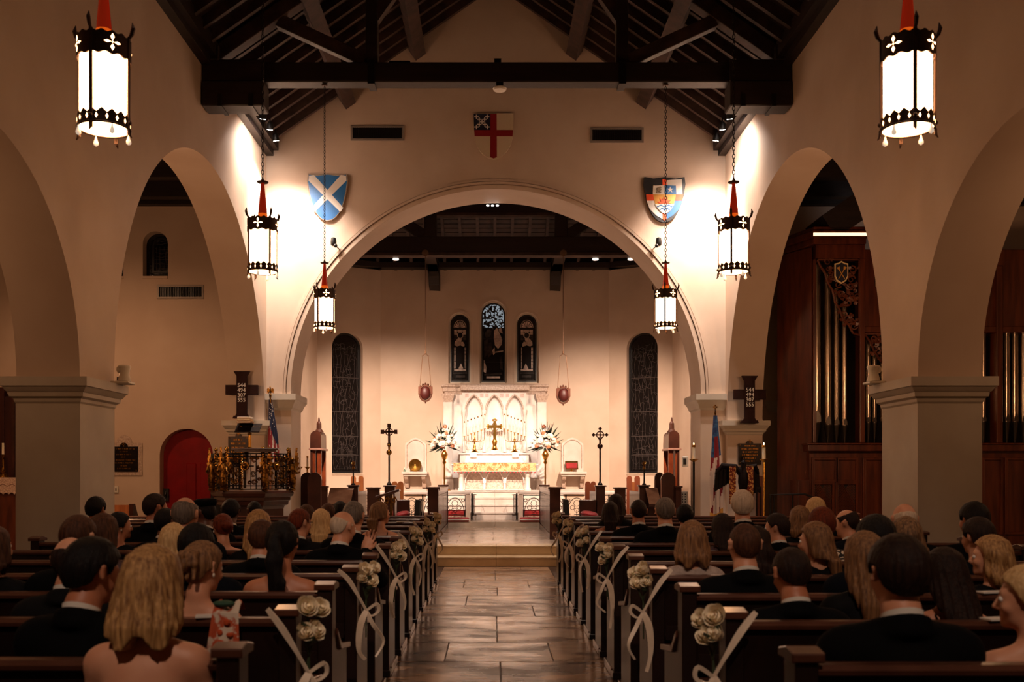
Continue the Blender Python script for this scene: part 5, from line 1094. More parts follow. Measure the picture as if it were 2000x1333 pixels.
for k in range(6):
    if k == 2: continue
    A_ = Vector((*hexv(PR,k),0)); B_ = Vector((*hexv(PR,(k+1) % 6),0)); u_ = (B_-A_).normalized(); L_ = (B_-A_).length
    def g(f, z): p = A_+u_*(L_*f); return (p.x,p.y,z)
    b = MB()
    for z in (ZB+0.03,ZB+0.09,ZTp-0.06,ZTp-0.01): b.tube([g(0.03,z),g(0.97,z)],0.009,5)
    for f in (0.06,0.2,0.34,0.66,0.80,0.94): b.tube([g(f,ZB+0.02),g(f,ZTp-0.01)],0.008,4)
    gr = b.build('iron_grille', IRON, t)
    b = MB(); w = 0.5
    b.tube([g(0.5,ZB+0.05),g(0.5,ZTp-0.09)],0.022,6,flat=0.5); b.tube([g(0.26,ZB+0.42),g(0.74,ZB+0.42)],0.022,6,flat=0.5); b.build('iron_cross', BRONZE, gr)
    b = MB()
    for fx, z, r in ((0.25,0.15,0.05),(0.75,0.15,0.05),(0.3,0.28,0.055),(0.72,0.28,0.055),(0.15,0.36,0.04),(0.85,0.36,0.04),(0.25,0.52,0.05),(0.75,0.52,0.05),(0.12,0.2,0.03),(0.88,0.2,0.03),(0.62,0.14,0.035),(0.38,0.14,0.035)):
        b.tube([g(fx+(r*(1-q/22)*math.cos(q*0.75))/L_, ZB+z+r*(1-q/22)*math.sin(q*0.75)) for q in range(17)],0.008,4)
    b.build('gilt_scrolls', GILT, gr)
    b = MB(); c_ = Vector(g(0.5,ZB+0.42)); n_ = Vector((u_.y,-u_.x,0)); b.tube([c_-n_*0.02,c_+n_*0.03],[0.075,0.07],16); b.ell(tuple(c_+n_*0.03),(0.045,0.045,0.045),10,6); b.build('gilt_roundel', GILT, gr)
    b = MB(); rq = random.Random(k)
    for q in range(9): f = rq.uniform(0.1,0.9); zz = ZB+rq.uniform(0.1,0.58); p = Vector(g(f,zz))+n_*0.015; b.ell(tuple(p),(0.022,0.022,0.022),7,5)
    for q in range(5): p = Vector(g(0.15+q*0.175,ZTp-0.09))+n_*0.01; b.ell(tuple(p),(0.03,0.02,0.028),7,5)
    b.build('gilt_flowers', GILT, gr, kind='stuff')
for k, w in ((5,'left'),(0,'right'),(4,'far left'),(1,'far right')):               # gilded angels at the corners
    x_, y_ = hexv(PR+0.075,k); sgn = -1 if x_ < PX else 1; b = MB(); z = ZB
    b.lathe([(0.05,0.0),(0.06,0.03),(0.04,0.05),(0.055,0.08),(0.07,0.2),(0.055,0.3),(0.06,0.36),(0.065,0.42),(0.03,0.47),(0.02,0.485)],(x_,y_,z),10); b.ell((x_,y_-0.01,z+0.525),(0.036,0.04,0.045),9,7)
    b.tube([(x_-0.05,y_,z+0.42),(x_-0.075,y_-0.05,z+0.33),(x_-0.03,y_-0.09,z+0.36)],[0.024,0.02,0.014],6); b.tube([(x_+0.05,y_,z+0.42),(x_+0.075,y_-0.05,z+0.33),(x_+0.12,y_-0.10,z+0.30)],[0.024,0.02,0.014],6); an = b.build('gilt_angel', GILT, t, smooth=60)
    for q in (-1,1):
        b = MB()
        for f in range(6): b.beam((x_+q*0.03,y_+0.04,z+0.40-0.02*f),(x_+q*(0.06+0.012*f),y_+0.07,z+0.74-0.085*f),0.032,0.008,(0,1,0))
        b.build('wing', GILT, an)
b = MB(); xr0, xr1 = U(453,16.6), U(545,16.6); b.box(xr0,xr1,PY-0.62,PY-0.40,ZTp+0.045,ZTp+0.075); b.box(xr0+0.04,xr1-0.04,PY-0.60,PY-0.42,ZTp+0.01,ZTp+0.045); b.build('top_rim', WOOD, t, bevel=0.006)
b = MB(); zd = V(846,16.9); x_ = U(492,16.9); b.lathe([(0.05,ZTp+0.08),(0.03,ZTp+0.1),(0.025,zd-0.05),(0.04,zd-0.02),(0.02,zd)],(x_,PY-0.4,0),10); b.build('desk_stem', BRASS, t)
b = MB(); x0, x1 = U(466,16.9), U(514,16.9); b.beam(((x0+x1)/2,PY-0.52,zd),((x0+x1)/2,PY-0.30,zd+0.15),x1-x0,0.02); b.build('book_desk', BRONZE, t, bevel=0.004)
b = MB()
for q in range(6): xx = x0+0.06+q*0.062; b.tube([(xx+0.03*math.cos(w*0.8),PY-0.50+0.09+0.035*math.sin(w*0.8)*1,zd+0.078+0.03*math.sin(w*0.8)) for w in range(8)],0.006,4)
b.build('pierced_scrolls', GILT, t, kind='stuff')
for i, (dz, w, col_, lb) in enumerate(((0.0,0.24,rgb(150,104,66),'brown book lying at the bottom of the pulpit desk pile'),(0.035,0.22,rgb(196,156,104),'tan book lying second from the top of the pulpit desk pile'),(0.07,0.22,rgb(236,226,208),'open pale book lying on top of the pulpit desk pile'))):
    t2 = thing('book', lb, 'book', (U(484,16.9),PY-0.42,zd+0.155+dz)); xb_ = U(484,16.9); b = MB(); b.box(xb_-w/2,xb_+w/2,PY-0.52,PY-0.30,zd+0.155+dz,zd+0.187+dz); b.build('cover', mat('book_cover', col_, 0.6), t2, bevel=0.003)
    b = MB(); b.box(xb_-w/2+0.006,xb_+w/2-0.006,PY-0.524,PY-0.30,zd+0.160+dz,zd+0.182+dz); b.build('pages', WAX, t2)

# ------------------------------------------------------------ flags
def drape_flag(name, label, px, Yd, py0, py1, w0, w1, kind, ptop, x_off):
    x = U(px,Yd); t = thing(name, label, 'flag', (x,Yd,PF)); z0, z1 = V(py0,Yd), V(py1,Yd)
    b = MB(); b.lathe([(0.16,0),(0.15,0.04),(0.03,0.07),(0.016,0.1),(0.014,V(ptop,Yd)-PF)],(x,Yd,PF),10,1.0,0.8); b.build('pole', WOOD if kind else TANWOOD, t)
    b = MB(); zf = V(ptop,Yd)
    if kind == 0:
        b.ell((x,Yd,zf+0.06),(0.022,0.02,0.045),8,6); b.ell((x,Yd-0.01,zf+0.12),(0.014,0.018,0.016),7,5)
        for q in (-1,1): b.prism([(x,zf+0.05),(x+q*0.03,zf+0.11),(x+q*0.06,zf+0.09),(x+q*0.06,zf+0.0),(x+q*0.045,zf+0.03),(x+q*0.03,zf)], (0,Yd-0.006,0),(1,0,0),(0,0,1),(0,0.012,0))
        b.lathe([(0.012,-0.1),(0.02,-0.05),(0.025,-0.02),(0.01,0.02)],(x,Yd,zf),8)
    else:
        for k in range(4): a = k*PI/2; b.ell((x+0.025*math.cos(a),Yd,zf+0.04+0.025*math.sin(a)),(0.018,0.01,0.018),8,5)
        b.lathe([(0.012,-0.12),(0.02,-0.06),(0.01,-0.03),(0.008,0.02)],(x,Yd,zf),8)
    b.build('finial', GILT, t)
    nu, nv = 56, 40
    def fn(u, v):
        w = w0+(w1-w0)*min(1,v*1.6); a = u*2*PI; rr = w/2*(0.75+0.25*math.cos(7*a+v*2)); xx = x+x_off*v + rr*math.cos(a); yy = Yd+0.5*rr*math.sin(a)
        zz = z0+(z1-z0)*v + (0.10*v*math.sin(a*1.0+0.5)); return (xx,yy,zz)
    vs = [fn(i/nu, j/(nv-1)) for j in range(nv) for i in range(nu)]
    parts = {}
    for j in range(nv-1):
        for i in range(nu):
            v = j/(nv-1); u = i/nu; c = vs[j*nu+i]; s_ = u*1.0
            if kind == 0:
                if v < 0.50+0.22*math.cos(u*2*PI): m = 'starry_canton'
                else: m = 'red_stripes' if int((u*14+v*3)) % 2 else 'white_stripes'
            else:
                if v < 0.19: m = 'blue_canton'
                elif v < 0.40: m = 'red_cross' if 0.15 < (u+0.1*v) % 0.5 < 0.42 else 'blue_canton'
                elif (u*4+v*2) % 1.0 < 0.28: m = 'red_cross'
                else: m = 'white_field'
                if v > 0.93: m = 'gold_fringe'
            parts.setdefault(m, []).append((j*nu+i, j*nu+(i+1) % nu, (j+1)*nu+(i+1) % nu, (j+1)*nu+i))
    ms = {'starry_canton': mat('flag_navy', rgb(24,30,62), 0.7), 'red_stripes': mat('flag_red', rgb(142,30,38), 0.7), 'white_stripes': mat('flag_white', rgb(222,206,196), 0.7),
          'blue_canton': mat('flag_blue', rgb(52,104,150), 0.7, col2=rgb(30,50,100), nscale=20), 'red_cross': mat('flag_crimson', rgb(132,22,34), 0.7), 'white_field': mat('flag_ivory', rgb(226,206,194), 0.7), 'gold_fringe': mat('flag_fringe', rgb(212,158,74), 0.6)}
    for m, fs in parts.items():
        b = MB(); used = sorted({i for f in fs for i in f}); mp = {i:k for k, i in enumerate(used)}; b.add([vs[i] for i in used], [tuple(mp[i] for i in f) for f in fs]); b.build(m, ms[m], t, smooth=80)
    if kind == 0:
        b = MB(); rq = random.Random(5)
        for k in range(30):
            v = 0.06+0.40*k/30; a = -PI/2+rq.uniform(-0.8,1.0); w = w0+(w1-w0)*min(1,v*1.6); rr = w/2*(0.75+0.25*math.cos(7*a+v*2))+0.006
            cx, cy, cz2 = x+x_off*v+rr*math.cos(a), Yd+0.5*rr*math.sin(a)-0.004, z0+(z1-z0)*v
            b.prism([((0.013 if q % 2 == 0 else 0.005)*math.sin(PI*q/5)+cx, (0.013 if q % 2 == 0 else 0.005)*math.cos(PI*q/5)+cz2) for q in range(10)], (0,cy,0),(1,0,0),(0,0,1),(0,0.003,0))
        b.build('stars', SHW, t, kind='stuff')
        b = MB(); b.tube([(x,Yd-0.03,z0+0.05),(x+0.02,Yd-0.05,z0-0.02),(x+0.015,Yd-0.05,z0-0.06)],0.014,5); b.build('gold_cord', GILT, t)
    return t
drape_flag('national_flag', 'furled starred and striped flag with an eagle finial behind the pulpit', 528, 17.80, 781, 905, 0.06, 0.19, 0, 770, 0.08)
drape_flag('church_flag', 'furled blue, red and white flag with a gold fringe before the right chancel pillar', 1397, 17.4, 812, 1004, 0.07, 0.24, 1, 800, 0.02)

# ------------------------------------------------------------ eagle lectern
EY = 16.98; ex = U(1452,EY); EAG = mat('eagle_wood', rgb(24,12,10), 0.6, col2=rgb(14,8,7), nscale=14, bump=0.3, bscale=40, spec=0.15)
t = thing('eagle_lectern', 'dark carved eagle lectern with spread wings and gold patterned bands at right', 'lectern', (ex,EY,PF))
b = MB(); b.lathe([(0.30,0.0),(0.30,0.06),(0.22,0.09),(0.10,0.14),(0.06,0.25),(0.06,0.7),(0.09,0.74),(0.06,0.78),(0.10,0.85)],(ex,EY+0.05,PF),16); b.build('pedestal', WOOD, t, smooth=40)
b = MB(); zb, zt_ = V(965,EY), V(900,EY); b.lathe([(0.02,0.0),(0.075,0.08),(0.095,0.2),(0.085,0.34),(0.06,0.42),(0.045,0.46),(0.048,0.51),(0.035,0.55),(0.01,0.575)],(ex,EY,zb),14,sy=0.9); b.tube([(ex,EY-0.03,zt_-0.04),(ex-0.05,EY-0.06,zt_-0.035),(ex-0.065,EY-0.06,zt_-0.06)],[0.02,0.015,0.003],6); b.build('eagle_body', EAG, t, smooth=60)
for s, pr in ((-1,1398),(1,1482)):
    b = MB(); n = 7 if s < 0 else 4; xe = U(pr,EY); za = V(910,EY)
    x1_ = U(1424,EY) if s < 0 else U(1466,EY); xo_ = xe
    for f in range(n):
        k = f/(n-1); xa_ = x1_+(xo_-x1_)*k*0.85; zl = V(946+(16*k if s < 0 else 24-6*k),EY); zt2 = za-0.05*k*k
        wv = abs(xo_-x1_)/n*0.85
        b.prism([(xa_-wv,zt2),(xa_+wv,zt2),(xa_+wv*0.9+s*0.03*k,zl+0.04),(xa_+s*0.05*k,zl),(xa_-wv*0.9+s*0.03*k,zl+0.03)], (0,EY+0.02+0.012*(f % 2),0),(1,0,0),(0,0,1),(0,0.03,0))
    b.tube([(ex+s*0.05,EY,za-0.14),(ex+s*0.14,EY+0.0,za-0.02),((x1_+xo_)/2,EY,za+0.0),(xo_,EY+0.02,za-0.14)],[0.05,0.05,0.045,0.02],8); b.build('wing', EAG, t)
for p0, p1, pb in ((1423,1436,985),(1456,1470,972)):
    b = MB(); b.box(U(p0,EY),U(p1,EY),EY-0.05,EY-0.035,V(pb,EY),V(911,EY)); b.box(U(p0,EY),U(p1,EY),EY-0.05,EY+0.25,V(911,EY)-0.008,V(911,EY)+0.004); bd = b.build('brocade_band', mat('lectern_brocade', rgb(226,178,104), 0.6, col2=rgb(112,40,24), nscale=22, lo=0.46, hi=0.52), t)
    b = MB(); xm = (U(p0,EY)+U(p1,EY))/2
    for k in range(5): zc2 = V(918+k*12,EY); b.tube([(xm+0.035*math.cos(q*PI/4),EY-0.053,zc2+0.045*math.sin(q*PI/4)) for q in range(8)],0.005,4,closed=True); b.ell((xm,EY-0.053,zc2),(0.014,0.006,0.014),7,5)
    b.build('woven_motif', REDP, bd)
b = MB(); b.beam((ex,EY+0.06,V(922,EY)),(ex,EY+0.30,V(914,EY)),0.42,0.03); b.build('book_rest', EAG, t)
t = thing('lectern_chair', 'rounded dark red wooden chair back behind the eagle lectern', 'chair', (U(1487,17.5),17.5,PF)); a, c = U(1477,17.5), U(1494,17.5)
b = MB(); b.prism(round_top(a,c,PF,V(930,17.5)), (0,17.5,0),(1,0,0),(0,0,1),(0,0.06,0)); b.build('back_panel', REDWOOD, t, smooth=30); b = MB(); b.box(a,c,17.2,17.5,PF+0.4,PF+0.45); b.box(a+0.02,c-0.02,17.25,17.45,PF,PF+0.4); b.build('seat', REDWOOD, t)
t = thing('microphone_stand', 'slim dark pair of stand tubes in front of the lectern chair', 'stand', (U(1482,16.9),16.75,PF)); b = MB()
for p in (1478,1486): b.tube([(U(p,16.75),16.75,PF if p else 0),(U(p,16.75),16.75,V(951,16.75))],0.012,7)
b.box(U(1478,16.75),U(1486,16.75),16.745,16.755,V(955,16.75),V(952,16.75)); b.build('tubes', IRON, t); b = MB(); b.box(U(1473,16.75),U(1491,16.75),16.65,16.85,0.331 if False else 0.166,PF+0.0); b.build('base_block', IRON, t)
t = thing('handrail', 'black iron handrail in front of the organ passage at right', 'handrail', (U(1548,16.6),16.2,0)); b = MB()
pts = [(U(1505,16.2),16.2,0.0),(U(1505,16.2),16.2,V(967,16.2)),(U(1572,16.2),16.2,V(966,16.2)),(U(1588,16.2),16.2,V(972,16.2)),(U(1600,16.2),16.2,V(985,16.2))]; b.tube(pts,0.017,6); b.build('rail', IRON, t)
for p in (1512,1548,1590): b = MB(); b.tube([(U(p,16.2),16.2,0),(U(p,16.2),16.2,V(968,16.2) if p < 1580 else V(974,16.2))],0.014,6); b.build('upright', IRON, t)

# ------------------------------------------------------------ pipe organ in the right transept
OY = 16.9
def ox(p): return U(p,OY)
def oz(p): return V(p,OY)
t = thing('pipe_organ', 'mahogany pipe organ with silver pipes and carved tracery in the right transept', 'organ', (7.9,17.8,0))
zi0, zi1 = oz(882), oz(866)
b = MB(); b.box(ox(1583),10.9,OY+0.06,18.7,0,zi0); b.build('lower_case', REDWOOD, t)
b = MB(); b.box(ox(1577),10.9,OY-0.06,OY+0.25,zi0,zi1); b.box(ox(1574),10.9,OY-0.09,OY+0.25,zi1-0.03,zi1); b.build('impost', REDWOOD, t, bevel=0.008)
b = MB(); b.box(ox(1560),ox(1582),OY+0.02,OY+0.5,0,oz(938)); b.build('side_cupboard', REDWOOD, t, bevel=0.008)
def panel(p0, p1, y0, y1, lattice=False, nm='panel'):
    x0, x1, z0, z1 = ox(p0), ox(p1), oz(y1), oz(y0)
    b = MB(); m = 0.045; b.prism([[(x0-m,z0-m),(x1+m,z0-m),(x1+m,z1+m),(x0-m,z1+m)],[(x0,z0),(x1,z0),(x1,z1),(x0,z1)]], (0,OY+0.06,0),(1,0,0),(0,0,1),(0,-0.04,0)); fr = b.build('panel_frame', REDWOOD, t, bevel=0.006)
    b = MB(); b.box(x0,x1,OY+0.045,OY+0.058,z0,z1); b.build(nm, BLACKP if lattice else REDWOOD, fr)
    if lattice:
        b = MB(); n = 11
        for k in range(-n, n):
            for q in (-1,1):
                xs = x0+(x1-x0)*k/n; pts = []
                for st in range(40):
                    xx = xs+(0 if q > 0 else (x1-x0))+q*(z1-z0)*st/39*0.6; zz = z0+(z1-z0)*st/39
                    if x0 < xx < x1: pts.append((xx,OY+0.035+0.005*q,zz))
                if len(pts) > 1: b.beam(pts[0],pts[-1],0.012,0.006,(0,1,0))
        b.build('lattice', REDWOOD, fr, kind='stuff')
panel(1592,1632,899,938); panel(1639,1672,899,938); panel(1592,1626,947,1040,True,'dark_backing'); panel(1638,1672,947,1040,True,'dark_backing'); panel(1692,1722,899,1040)
for k in range(8): panel(1740+k*46,1772+k*46,899,1040)
# tower case
b = MB(); x0, x1 = ox(1583), ox(1690)
b.prism([(ox(1546),17.75),(ox(1590),OY+0.12),(ox(1590),OY+0.30),(ox(1562),17.75)], (0,0,0),(1,0,0),(0,1,0),(0,0,oz(480))); b.build('angled_side', REDWOOD, t)
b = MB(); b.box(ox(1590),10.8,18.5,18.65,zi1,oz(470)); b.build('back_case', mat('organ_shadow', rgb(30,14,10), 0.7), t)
b = MB(); b.box(ox(1679),ox(1689),OY-0.02,OY+0.22,zi1,oz(505)); b.build('corner_post', REDWOOD, t, bevel=0.008)
b = MB(); b.box(ox(1591),ox(1597),OY+0.06,OY+0.16,zi1,oz(505)); b.build('corner_post', REDWOOD, t, bevel=0.008)
b = MB(); b.box(ox(1593),ox(1690),OY,OY+0.3,oz(505),oz(478)); b.build('frieze', REDWOOD, t, bevel=0.006)
b = MB(); cr = [(ox(1540),17.8),(ox(1583),OY-0.12),(ox(1694),OY-0.12),(ox(1694),17.9)]
b.prism([(p[0],p[1]) for p in cr], (0,0,oz(466)),(1,0,0),(0,1,0),(0,0,0.11)); cr2 = [(ox(1548),17.8),(ox(1588),OY-0.05),(ox(1690),OY-0.05),(ox(1690),17.9)]; b.prism(cr2, (0,0,oz(478)),(1,0,0),(0,1,0),(0,0,oz(466)-oz(478))); b.prism(cr2, (0,0,oz(466)+0.11),(1,0,0),(0,1,0),(0,0,0.08)); b.build('crown', REDWOOD, t, bevel=0.008)
b = MB(); b.box(ox(1584),ox(1692),OY-0.135,OY-0.121,oz(464),oz(458.5)); b.build('lit_strip', mat('strip_light', rgb(255,240,214), 0.5, emit=(1,0.78,0.48), estr=1.6), t)
b = MB(); b.beam((ox(1618),17.3,oz(444)),(ox(1725),17.3,oz(372)),0.9,0.45); b.build('swell_box_roof', BEAMW, t)
PIPE = mat('pipe_metal', rgb(186,170,152), 0.24, 1.0, col2=rgb(150,134,118), nscale=6, stretch=(1,1,0.3)); PIPED = mat('pipe_foot', rgb(96,88,82), 0.35, 0.9)
def pipe(xc, yc, r, zf0, zm, ztop):
    p = MB(); p.lathe([(r,zm),(r,ztop)],(xc,yc,0),14); o = p.build('pipe', PIPE, t, smooth=40)
    p = MB(); p.lathe([(r*0.28,zf0),(r*0.98,zm-0.03),(r*1.05,zm-0.02),(r*1.05,zm),(r*0.9,zm)],(xc,yc,0),14); p.build('pipe_foot', PIPED, o, smooth=40)
    p = MB(); q = r*0.72; p.prism([(xc-q,zm+0.005),(xc+q,zm+0.005),(xc+q*0.85,zm+r*1.3),(xc,zm+r*2.6),(xc-q*0.85,zm+r*1.3)], (0,yc-r*0.98,0),(1,0,0),(0,0,1),(0,-0.006-r*0.06,0)); p.build('mouth', PIPED, o)
zf0 = zi1+0.001
for px, w, ym, yt, dy in ((1584,7,826,610,0.52),(1592,9,824,570,0.40),(1602,19,824,513,0.22),(1624,14,829,530,0.2),(1641.5,11.5,829,560,0.2),(1657.5,11,830,590,0.2)):
    pipe(ox(px), OY+dy, w*0.00869/2, zf0, oz(ym), oz(yt))
for px, w, yt in ((1691.5,8.5,650),(1706,9.5,660),(1718.5,9,680)): pipe(ox(px)+0.12*0, OY+0.25, w*0.00869/2, zf0, oz(824), oz(yt))
for k in range(14): pipe(ox(1735)+k*0.125, OY+0.25, 0.045, zf0, oz(822)-0.03*(k % 3), oz(640)+0.2*math.sin(k*0.5))
for px, w in ((1924,11),(1935,10),(1966,12),(1981,12),(1997,13),(2014,13),(2031,12)): pipe(ox(px), OY+0.25, w*0.00869/2, zf0, oz(822), oz(560))
b = MB(); b.box(ox(1946),ox(1958),OY-0.02,OY+0.22,zi1,oz(520)); b.build('corner_post', REDWOOD, t, bevel=0.008)
b = MB(); b.box(ox(1690),10.7,OY+0.05,OY+0.5,oz(643),oz(486)); b.box(ox(1686),10.7,OY,OY+0.5,oz(650),oz(638)); b.build('upper_case', REDWOOD, t, bevel=0.008)
for p in (1712,1720,1728): b = MB(); b.lathe([(0.02,oz(560)),(0.02,oz(500))],(ox(p),OY+0.04,0),8); b.build('upper_pipe', PIPE, t)
# carved openwork
def carving(edge, poly, seed, x1p, y0p, nscroll):
    b = MB(); pts = [(ox(p),OY+0.02,oz(q)) for p, q in edge]; b.tube(pts,0.03,6,flat=0.6)
    b.box(ox(poly[0]),ox(x1p),OY,OY+0.03,oz(y0p+3),oz(y0p)); b.box(ox(x1p-3),ox(x1p),OY,OY+0.03,oz(edge[-1][1]),oz(y0p)); rq = random.Random(seed); n = 0; tries = 0
    while n < nscroll and tries < 400:
        tries += 1; p = rq.uniform(edge[0][0]+4,x1p-4); q = rq.uniform(y0p+5,edge[-1][1]-12); f = [e for e in edge if e[0] <= p][-1]
        nx = edge[min(len(edge)-1, edge.index(f)+1)]; lim = f[1]+(nx[1]-f[1])*((p-f[0])/max(1e-3,nx[0]-f[0]))
        if q > lim-7: continue
        r = rq.uniform(0.04,0.075); a0 = rq.uniform(0,6.28); dr = rq.choice((-1,1)); n += 1
        b.tube([(ox(p)+r*(1-k/16)*math.cos(a0+dr*k*0.62),OY+0.015,oz(q)+r*(1-k/16)*math.sin(a0+dr*k*0.62)) for k in range(13)],[0.016-0.0007*k for k in range(13)],5)
        for w in range(2): a = rq.uniform(0,6.28); b.add([(ox(p)+r*math.cos(a),OY+0.01,oz(q)+r*math.sin(a)),(ox(p)+(r+0.05)*math.cos(a+0.3),OY+0.0,oz(q)+(r+0.05)*math.sin(a+0.3)),(ox(p)+(r+0.075)*math.cos(a),OY+0.01,oz(q)+(r+0.075)*math.sin(a)),(ox(p)+(r+0.05)*math.cos(a-0.3),OY+0.02,oz(q)+(r+0.05)*math.sin(a-0.3))],[(0,1,2,3)])
    return b.build('carved_tracery', mat('carved_wood', rgb(112,56,30), 0.4, col2=rgb(84,38,20), nscale=8), t)
carving([(1597,508),(1603,520),(1612,533),(1617,552),(1626,566),(1632,590),(1641,606),(1648,626),(1658,634),(1667,651),(1680,655)], (1597,505), 4, 1680, 506, 34)
carving([(1689,652),(1700,668),(1710,690),(1722,706),(1740,716)], (1689,650), 6, 1740, 651, 14)
b = MB(); sx0 = ox(1641.5); sz0 = oz(534)
shp = [(-0.0,0.20),(0.06,0.165),(0.115,0.155),(0.115,-0.06),(0.08,-0.14),(0.0,-0.19),(-0.08,-0.14),(-0.115,-0.06),(-0.115,0.155),(-0.06,0.165)]
b.prism([(sx0+a,sz0+c) for a, c in shp], (0,OY-0.02,0),(1,0,0),(0,0,1),(0,-0.03,0)); em = b.build('shield_emblem', mat('emblem_gold', rgb(240,214,160), 0.5), t)
b = MB(); b.prism([(sx0+a*0.84,sz0+c*0.86) for a, c in shp], (0,OY-0.05,0),(1,0,0),(0,0,1),(0,-0.004,0)); b.build('shield_field', SHN, em)
b = MB()
for q in (-1,1): b.tube([(sx0-q*0.055,OY-0.058,sz0-0.11),(sx0+q*0.045,OY-0.058,sz0+0.055)],0.007,5); b.tube([(sx0+q*0.04,OY-0.058,sz0+0.045),(sx0+q*0.06,OY-0.058,sz0+0.09)],[0.01,0.03],8)
b.build('crossed_trumpets', SHG, em)

# ------------------------------------------------------------ left transept: side altar, tall cabinet, bench
SY = 17.9
t = thing('side_altar', 'dark panelled wooden side altar at the left edge behind the pier', 'altar', (-9.3,SY,0)); xr_ = -8.2
b = MB(); b.box(-10.6,xr_,SY,SY+0.7,0,V(938,SY)); b.build('altar_body', REDWOOD, t, bevel=0.01)
b = MB(); b.box(-10.7,xr_+0.1,SY-0.04,SY+0.75,V(938,SY),V(934,SY)); b.build('altar_top', REDWOOD, t)
b = MB(); b.box(-10.6,U(8,18.5),18.5,18.62,V(938,SY),V(757,18.5)); b.box(U(8,18.5),U(17,18.5),18.52,18.62,V(938,SY),V(775,18.5)); b.box(U(17,18.5),xr_,18.5,18.62,V(938,SY),V(752,18.5)); b.build('reredos_panel', mat('dark_red_panel', rgb(64,22,14), 0.4, col2=rgb(46,14,10), nscale=3, stretch=(4,4,0.5)), t)
for k in range(4): b = MB(); x = U(-12,18.5)+k*0.35; b.box(x,x+0.05,18.46,18.5,V(938,SY),V(770,18.5)); b.build('stile', WOOD, t)
t = thing('lace_cloth', 'white lace altar cloth hanging over the side altar at left edge', 'altar cloth', (-9.4,SY-0.05,V(966,SY)))
LACE = mat('lace', rgb(226,200,180), 0.8, col2=rgb(176,140,122), nscale=40)
b = MB(); pts = [(-10.6,V(942,SY)),(-10.6,V(964,SY))]; n = 24
for k in range(n): xx = -10.6+(xr_+0.02+10.6)*(k+0.5)/n; pts += [(xx-0.03,V(963,SY)),(xx,V(966.5,SY)),(xx+0.03,V(963,SY))]
pts += [(xr_+0.02,V(963,SY)),(xr_+0.02,V(942,SY))]
b.prism(pts, (0,SY-0.05,0),(1,0,0),(0,0,1),(0,0.008,0)); b.box(-10.6,xr_+0.02,SY-0.05,SY+0.4,V(934,SY)+0.001,V(934,SY)+0.007); b.box(-10.6,xr_+0.02,SY-0.052,SY-0.042,V(943,SY),V(934,SY)+0.004); b.build('cloth', LACE, t)
b = MB(); zz = [(-10.6+0.08*k, V(950 if k % 2 else 946,SY)) for k in range(30)]; b.tube([(a,SY-0.053,c) for a, c in zz],0.006,4); b.build('zigzag_stitching', mat('lace_thread', rgb(150,112,96), 0.8), t)
t = thing('altar_candlestick', 'gilt candlestick with a tall pale candle on the side altar at left edge', 'candlestick', (U(6,18.2),18.2,V(934,SY)+0.008)); x = U(6,18.2); zb = V(934,SY)+0.008; b = MB(); b.lathe([(0.10,0.0),(0.09,0.04),(0.04,0.08),(0.05,0.12),(0.025,0.16),(0.02,0.36),(0.04,0.40),(0.02,0.42)],(x,18.2,zb),12); b.build('stem', GILT, t, smooth=40); b = MB(); b.lathe([(0.022,0.42),(0.02,V(866,18.2)-zb)],(x,18.2,zb),10); b.build('candle', WAX, t)
t = thing('black_cabinet', 'tall black upright speaker cabinet right of the red door', 'cabinet', (U(421,18.2),18.2,0)); a, c = U(411.5,18.2), U(430,18.2); b = MB(); b.box(a,c,18.2,18.6,0.03,V(886,18.2)); b.build('body', BLACKP, t, bevel=0.008)
b = MB(); b.box(a+0.02,c-0.02,18.19,18.2,0.2,V(890,18.2)); b.build('grille', IRON, t); b = MB(); b.box(a-0.02,c+0.02,18.15,18.65,0,0.03); b.build('base', BLACKP, t)
t = thing('transept_bench', 'wooden bench with a sloping end standing below the memorial plaque', 'bench', (U(240,15.5),15.6,0)); Yb = 15.4; a, c = U(222,Yb)-0.9, U(252,Yb)
b = MB(); b.box(a,c,Yb,Yb+0.05,0.45,V(987,Yb)); b.build('backrest', TANWOOD, t); b = MB(); b.prism([(Yb,0),(Yb+0.5,0),(Yb+0.5,0.5),(Yb+0.1,V(985,Yb)),(Yb,V(985,Yb))], (c,0,0),(0,1,0),(0,0,1),(0.06,0,0)); b.build('bench_end', WOOD, t); b = MB(); b.box(a,c,Yb+0.05,Yb+0.45,0.40,0.45); b.build('seat', TANWOOD, t)
